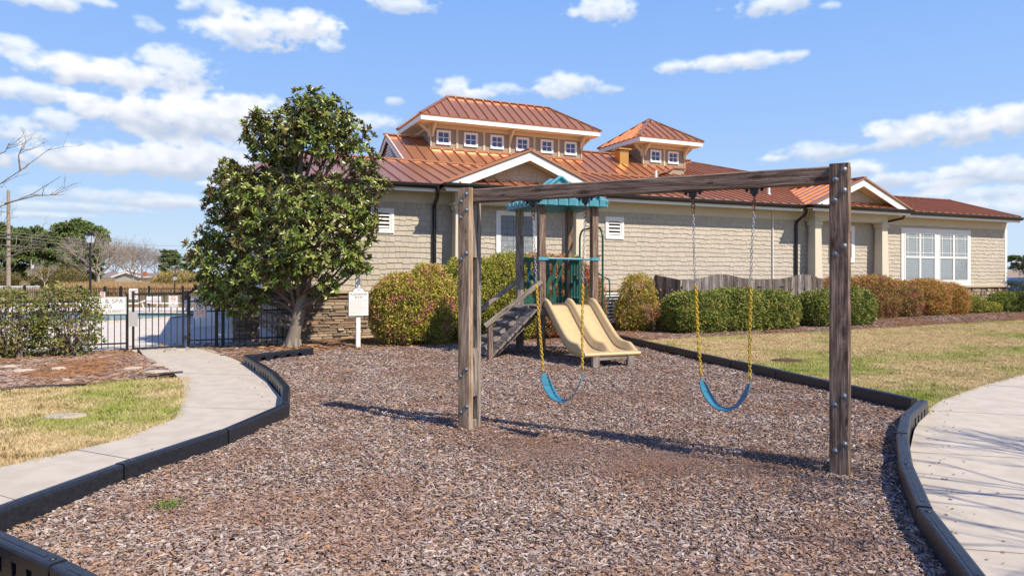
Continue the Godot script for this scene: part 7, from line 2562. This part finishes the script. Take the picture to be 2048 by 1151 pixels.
func build_far() -> void:
	var r := RandomNumberGenerator.new()
	r.seed = 950
	var nb := MB.new()
	for k in 12:
		var d := Vector3(r.randfn(), r.randfn(), r.randfn()).normalized()
		var s := d.cross(Vector3(r.randfn(), r.randfn(), r.randfn())).normalized() * 0.11
		nb.tri(-s, s, d * 0.5)
	needles = nb.mesh(M.leaf)
	var pines := [[10, 470, 136, 26, "bushy pine directly behind the utility pole"], [-8, 458, 130, 28, "pine at the far left edge behind the utility pole"], [34, 468, 140, 24, "pine right of the utility pole"], [66, 466, 134, 24, "dense pine behind the thin second pole"], [93, 474, 128, 20, "narrow pine at the right end of the left pine group"], [112, 497, 150, 18, "short pine in the gap between the two tall pine groups"], [137, 458, 132, 25, "tall pine left of the lamp post"], [165, 452, 140, 27, "tallest pine behind the lamp post lantern"], [190, 464, 136, 20, "pine right of the lamp post lantern"], [338, 506, 190, 16, "small far pine left of the magnolia"], [384, 512, 180, 16, "small far pine touching the magnolia leaves"]]
	for p in pines:
		var d: float = p[2]
		pine_tree(p[4], W((p[0] - 1024.0) / 1400.0 * d, d, -0.16), 1.08 * (1.66 + (554.0 - p[1]) / 1400.0 * d), 1.15 * p[3] / 1400.0 * d, 960 + int(p[0]) + 10, 0.06)
	var bg := "bare winter trees beyond the field"
	var tan_: Material = M.bark_pale
	var grey := vmat(lin(0.19, 0.155, 0.145), lin(0.27, 0.225, 0.21), 0.95, Vector3.ONE * 0.3, 951)
	bare_tree("large pale spreading bare tree right of the lamp post", bg, W(-65.0, 110, -0.16), 9.2, 0.9, 970, tan_, 6, Vector3(0, 1, 0), "bare_tree", 0.02, 7)
	bare_tree("second pale bare tree just left of the distant white gabled house", bg, W(-63.0, 116, -0.16), 8.4, 0.8, 971, tan_, 6, Vector3(0.1, 1, 0).normalized(), "bare_tree", 0.02, 5)
	bare_tree("small white barked bare tree in front of the left pines", bg, W(-69.5, 104, -0.16), 4.6, 0.7, 972, tan_, 5, Vector3(0, 1, 0), "bare_tree", 0.02, 4)
	var k := 0
	for p in [[252, 484, 230, "greyish bare tree rising behind the left roof of the far house"], [283, 488, 240, "greyish bare tree behind the chimney of the far house"], [312, 494, 250, "rounded greyish bare tree right of the far house"], [228, 480, 215, "greyish bare tree left of the far house"], [368, 512, 200, "thin bare tree among the small pines by the magnolia"], [352, 530, 150, "low tan bare tree above the distant short lamp"]]:
		bare_tree(p[3], bg, W((p[0] - 1024.0) / 1400.0 * p[2], p[2], -0.16), 1.66 + (554.0 - p[1]) / 1400.0 * p[2], 0.7, 980 + k, grey, 6, Vector3(0, 1, 0), "bare_tree", 0.018, 6)
		k += 1
	# tall dry grass
	var rb := MB.new()
	for i in 14:
		var a := r.randf() * TAU
		var b := Vector3(r.randfn() * 0.25, 0, r.randfn() * 0.25)
		var s := Vector3(cos(a), 0, sin(a)) * 0.02
		rb.tri(b - s, b + s, b + Vector3(r.randfn() * 0.15, r.randf_range(0.7, 1.15), r.randfn() * 0.15))
	var reed := rb.mesh(M.blade)
	var xs := []
	var cs := PackedColorArray()
	for i in 9000:
		var d := r.randf_range(62.0, 98.0)
		var px := r.randf_range(120.0, 520.0)
		if px < 200.0 and r.randf() > (px - 110.0) / 100.0:
			continue
		var s := r.randf_range(0.75, 1.15)
		xs.append(Transform3D(Basis(Vector3.UP, r.randf() * TAU).scaled(Vector3(s * 1.4, s, s * 1.4)), W((px - 1024.0) / 1400.0 * d, d, -0.16)))
		cs.append(mixc(r, [Color(0.34, 0.23, 0.11), Color(0.28, 0.18, 0.09), Color(0.40, 0.29, 0.15), Color(0.25, 0.15, 0.08)]))
	many("tall_dry_grass", reed, xs, cs, self)
	# yellowish scrub left of the magnolia
	var big := leaf_cluster(M.leaf, 8, 0.30, 0.3, 0.5, 990)
	shrub("scrub", "yellow green scrub beside the magnolia beyond the pool", "", [[-36.5, 76.0, 2.0, 2.6, 1.2, 0.0], [-33.5, 77.0, 1.7, 2.2, 1.2, 0.0]], 1500, big, func(_p, q): return mixc(q, [Color(0.30, 0.24, 0.08), Color(0.24, 0.22, 0.06), Color(0.36, 0.26, 0.12)]), 991, -0.16, 2.2)
	shrub("scrub", "brown green thicket under the left pines", "", [[-88.0, 118.0, 2.6, 5.0, 2.0, 0.0], [-78.0, 120.0, 3.2, 5.0, 2.0, 0.0]], 2200, big, func(_p, q): return mixc(q, [Color(0.16, 0.13, 0.05), Color(0.09, 0.11, 0.03), Color(0.22, 0.17, 0.07)]), 992, -0.16, 2.2)
	# white low fence and orange mesh in the field
	var wf := thing("field_fence", "low white fence far across the field at the left edge", "fence", Transform3D(Basis(), W(-80.0, 100.0, -0.16)))
	var wfm := MB.new()
	wfm.box(Vector3(-4, 0.02, -0.03), Vector3(12.5, 0.42, 0.03))
	mk("panel", wfm, M.white, wf)
	for i in 9:
		bx("post", Vector3(-4 + i * 2.0, -0.1, -0.08), Vector3(-3.86 + i * 2.0, 0.5, 0.08), M.white, wf)
	var om := thing("safety_mesh", "faded orange safety mesh lying along the field at left", "safety mesh", Transform3D(Basis(), W(-56.0, 74.0, -0.16)))
	bx("mesh", Vector3(-2.5, 0.0, -0.02), Vector3(2.3, 0.22, 0.02), mat(lin(0.62, 0.22, 0.12), 0.9), om)
	for i in 3:
		bx("stake", Vector3(-2.5 + i * 2.3, -0.1, -0.03), Vector3(-2.44 + i * 2.3, 0.3, 0.03), M.pole, om)
	# poles and wires
	var up := thing("utility_pole", "tall grey wooden utility pole at the left edge", "utility pole", Transform3D(Basis(), W(-61.2, 85.0, -0.16)))
	var pm := MB.new()
	pm.lathe([Vector2(0.26, -0.2), Vector2(0.21, 6.0), Vector2(0.17, 12.2), Vector2(0.0, 12.25)], 12)
	mk("pole", pm, M.pole, up)
	for y in [6.35, 6.9, 5.45]:
		bx("insulator", Vector3(-0.28, y - 0.08, -0.28), Vector3(0.28, y + 0.02, 0.28), M.bolt, up)
	var up2 := thing("utility_pole", "short thin utility pole with a white box before the pines", "utility pole", Transform3D(Basis(), W(-82.5, 120.0, -0.16)))
	var pm2 := MB.new()
	pm2.lathe([Vector2(0.16, -0.2), Vector2(0.10, 4.7), Vector2(0.0, 4.72)], 8)
	mk("pole", pm2, M.pole, up2)
	bx("meter_box", Vector3(0.1, 3.1, -0.15), Vector3(0.38, 3.75, 0.15), M.white, up2)
	var wl := ["topmost power line from the left utility pole", "second power line from the left utility pole", "third power line from the left utility pole", "lowest power line from the left utility pole"]
	var ends := [[6.95, 10.9], [6.6, 9.6], [6.25, 8.5], [5.4, 7.2]]
	for i in 4:
		var a := W(-61.2, 85.0, ends[i][0])
		var b := W(-84.0, 205.0, ends[i][1])
		var c := W(-75.0, 60.0, ends[i][0] + 0.3)
		var mb := MB.new()
		var pts := []
		for t in 13:
			var f := t / 12.0
			pts.append(a.lerp(b, f) - Vector3(0, 0.9 * sin(PI * f), 0) - a)
		mb.tube(pts, [0.03], 4)
		mb.tube([Vector3.ZERO, c - a], [0.03], 4)
		var o := mk("power_line", mb, mat(lin(0.30, 0.28, 0.25), 0.7))
		o.position = a
		tag(o, wl[i], "power line", "power lines from the utility pole")
	# distant house with a white trimmed gable and a brick chimney
	var h := thing("distant_house", "low distant house with white trimmed gable and red chimney", "house", Transform3D(Basis(), W(-111.0, 200.0, -0.16)))
	var hw := mat(lin(0.42, 0.39, 0.34), 0.9)
	var hr := mat(lin(0.20, 0.16, 0.155), 0.9)
	bx("wall", Vector3(-2.6, 0, -4), Vector3(4.4, 2.0, 0), hw, h)
	bx("wall", Vector3(4.4, 0, -6), Vector3(12.0, 1.55, -1.5), hw, h)
	var gm := MB.new()
	gm.prism(PackedVector2Array([Vector2(-3.2, 1.75), Vector2(4.9, 1.75), Vector2(0.85, 3.0)]), -4.0, -0.02)
	mk("gable", gm, hw, h)
	for sd in [-1.0, 1.0]:
		strip("fascia", Vector3(0.85 + sd * 4.25, 1.70, 0.42), Vector3(0.85, 3.08, 0.42), 0.25, 0.42, M.white, h)
		strip("fascia", Vector3(0.85 + sd * 2.6, 2.95, -0.5), Vector3(0.85, 3.85, -0.5), 0.25, 0.36, M.white, h)
	var rm := MB.new()
	rm.quad(Vector3(-3.4, 1.75, 0.3), Vector3(0.85, 3.08, 0.3), Vector3(0.85, 3.08, -6), Vector3(-3.4, 1.75, -6))
	rm.quad(Vector3(0.85, 3.08, 0.3), Vector3(5.1, 1.75, 0.3), Vector3(5.1, 1.75, -6), Vector3(0.85, 3.08, -6))
	rm.quad(Vector3(-8.0, 1.6, -1), Vector3(12.2, 1.6, -1.0), Vector3(11.0, 2.7, -5.0), Vector3(-7.0, 3.3, -5.0))
	mk("roof", rm, hr, h)
	bx("fascia", Vector3(5.0, 1.5, -0.99), Vector3(12.3, 1.85, -0.9), M.white, h)
	var ug := MB.new()
	ug.prism(PackedVector2Array([Vector2(-1.6, 2.9), Vector2(3.3, 2.9), Vector2(0.85, 3.75)]), -3.0, -0.65)
	mk("upper_gable", ug, mat(lin(0.7, 0.7, 0.68), 0.8), h)
	bx("chimney", Vector3(4.2, 1.5, -3.0), Vector3(5.1, 3.25, -2.2), mat(lin(0.38, 0.14, 0.07), 0.9), h)
	# right edge: roof, blue car, trees
	var h2 := thing("distant_house", "brown roofed distant house past the right end of the clubhouse", "house", Transform3D(Basis(), W(62.0, 85.0, -0.1)))
	bx("wall", Vector3(-3.5, 0, -4), Vector3(6, 1.6, 0), hw, h2)
	var r2 := MB.new()
	r2.quad(Vector3(-4.4, 1.55, 0.5), Vector3(7, 1.55, 0.5), Vector3(5, 2.5, -2.5), Vector3(-2.2, 2.5, -2.5))
	r2.quad(Vector3(-4.4, 1.55, -5.0), Vector3(-4.4, 1.55, 0.5), Vector3(-2.2, 2.5, -2.5), Vector3(-2.2, 2.5, -2.6))
	mk("roof", r2, mat(lin(0.26, 0.21, 0.17), 0.9), h2)
	bx("window", Vector3(-2.4, 0.7, 0.001), Vector3(-1.4, 1.4, 0.05), M.glass, h2)
	car(W(43.8, 60.0, -0.1))
	var big2 := leaf_cluster(M.leaf, 8, 0.16, 0.45, 0.25, 993)
	var et := thing("small_evergreen", "dark leafy small tree at the right edge past the clubhouse", "tree", Transform3D(Basis(), W(21.15, 27.7, 0.05)))
	var eb := MB.new()
	var tips := []
	grow(eb, Vector3(0, -0.1, 0), Vector3(0, 1, 0), 0.9, 0.06, 4, r, 0.55, 3, tips, 0.68)
	mk("trunk", eb, M.bark_brown, et)
	var exs := []
	var ecs := PackedColorArray()
	for t in tips:
		for i in 7:
			exs.append(Transform3D(Basis(Vector3(r.randfn(), r.randfn(), r.randfn()).normalized(), r.randf() * TAU).scaled(Vector3.ONE * 0.45), t + Vector3(r.randfn(), r.randfn(), r.randfn()) * 0.13))
			ecs.append(mixc(r, [Color(0.03, 0.035, 0.02), Color(0.05, 0.05, 0.025), Color(0.06, 0.035, 0.03)]))
	many("crown", big2, exs, ecs, et)
	for i in 5:
		pine_tree(["leftmost far pine past the right end of the clubhouse", "second far pine past the right end of the clubhouse", "third far pine past the right end of the clubhouse", "fourth far pine past the right end of the clubhouse", "rightmost far pine past the right end of the clubhouse"][i], W(108.0 + i * 5.5, 160.0 + (i % 2) * 12.0, -0.16), 6.8 - (i % 3) * 1.0, 3.0, 995 + i, 0.15)

func car(at: Vector3) -> void:
	var o := thing("parked_car", "blue parked car beyond the dark hedge at the right edge", "car", yrot(at, -8))
	var paint := mat(lin(0.02, 0.08, 0.30), 0.25)
	paint.clearcoat_enabled = true
	var mb := MB.new()
	mb.prism(PackedVector2Array([Vector2(-2.2, 0.3), Vector2(2.2, 0.3), Vector2(2.25, 0.7), Vector2(2.1, 0.95), Vector2(1.1, 1.02), Vector2(0.55, 1.5), Vector2(-1.2, 1.55), Vector2(-1.9, 1.05), Vector2(-2.25, 0.95), Vector2(-2.28, 0.6)]), -0.86, 0.86)
	mk("body", mb, paint, o)
	var gb := MB.new()
	gb.prism(PackedVector2Array([Vector2(-1.65, 1.05), Vector2(-0.4, 1.05), Vector2(-0.4, 1.45), Vector2(-1.15, 1.47)]), 0.861, 0.87)
	gb.prism(PackedVector2Array([Vector2(-0.32, 1.05), Vector2(0.95, 1.05), Vector2(0.5, 1.43), Vector2(-0.32, 1.45)]), 0.861, 0.87)
	mk("window", gb, M.glass, o)
	for x in [-1.4, 1.4]:
		for z in [-0.75, 0.75]:
			var wb := MB.new()
			wb.xf = Transform3D(Basis(Vector3.RIGHT, PI / 2), Vector3(x, 0.33, z))
			wb.lathe([Vector2(0.0, -0.11), Vector2(0.33, -0.11), Vector2(0.34, 0.0), Vector2(0.33, 0.11), Vector2(0.0, 0.11)], 14)
			mk("wheel", wb, M.iron, o)
	for z in [-0.6, 0.6]:
		bx("headlight", Vector3(2.2, 0.66, z - 0.18), Vector3(2.26, 0.8, z + 0.18), M.white, o)

func _ready() -> void:
	rng.seed = 1
	make_materials()
	# camera: 1.5 m above the mulch, level, lens shifted a little downwards
	var cam := Camera3D.new()
	cam.name = "camera"
	cam.position = Vector3(0, 1.5, 0)
	cam.current = true
	add_child(cam)
	cam.set_frustum(0.1 * 1151.0 / 1400.0, Vector2(0, -0.1 * 21.5 / 1400.0), 0.1, 1500.0)
	# sky
	var sky_m := PanoramaSkyMaterial.new()
	sky_m.panorama = make_sky()
	var sky := Sky.new()
	sky.sky_material = sky_m
	var env := Environment.new()
	env.background_mode = Environment.BG_SKY
	env.sky = sky
	env.background_energy_multiplier = 0.80
	env.tonemap_mode = Environment.TONE_MAPPER_LINEAR
	env.tonemap_exposure = 1.44
	env.sdfgi_enabled = true
	env.ssao_enabled = true
	env.ssil_enabled = true
	var we := WorldEnvironment.new()
	we.name = "world_environment"
	we.environment = env
	add_child(we)
	# sun: from the right and a little behind the camera, 47 degrees high
	var sun := DirectionalLight3D.new()
	sun.name = "sun"
	sun.light_color = Color(1.0, 0.94, 0.85)
	sun.light_energy = 1.45
	sun.light_angular_distance = 0.5
	sun.shadow_enabled = true
	add_child(sun)
	sun.look_at_from_position(Vector3(0.79, 1.07, 0.61), Vector3.ZERO)
	build_ground()
	build_house()
	build_pool()
	build_enclosure()
	build_swing_frame()
	build_swing(0.209, 0.3685, W(0.304, 6.75, 0.57), W(0.658, 6.53, 0.585), 0.25, "left blue belt swing hanging nearer the left post")
	build_swing(0.6605, 0.8097, W(1.64, 6.06, 0.608), W(1.982, 5.83, 0.613), 0.232, "right blue belt swing hanging nearer the right post")
	build_playset()
	build_borders()
	build_magnolia()
	build_shrubs()
	build_yard()
	build_far()
	build_grass()
	build_chips()
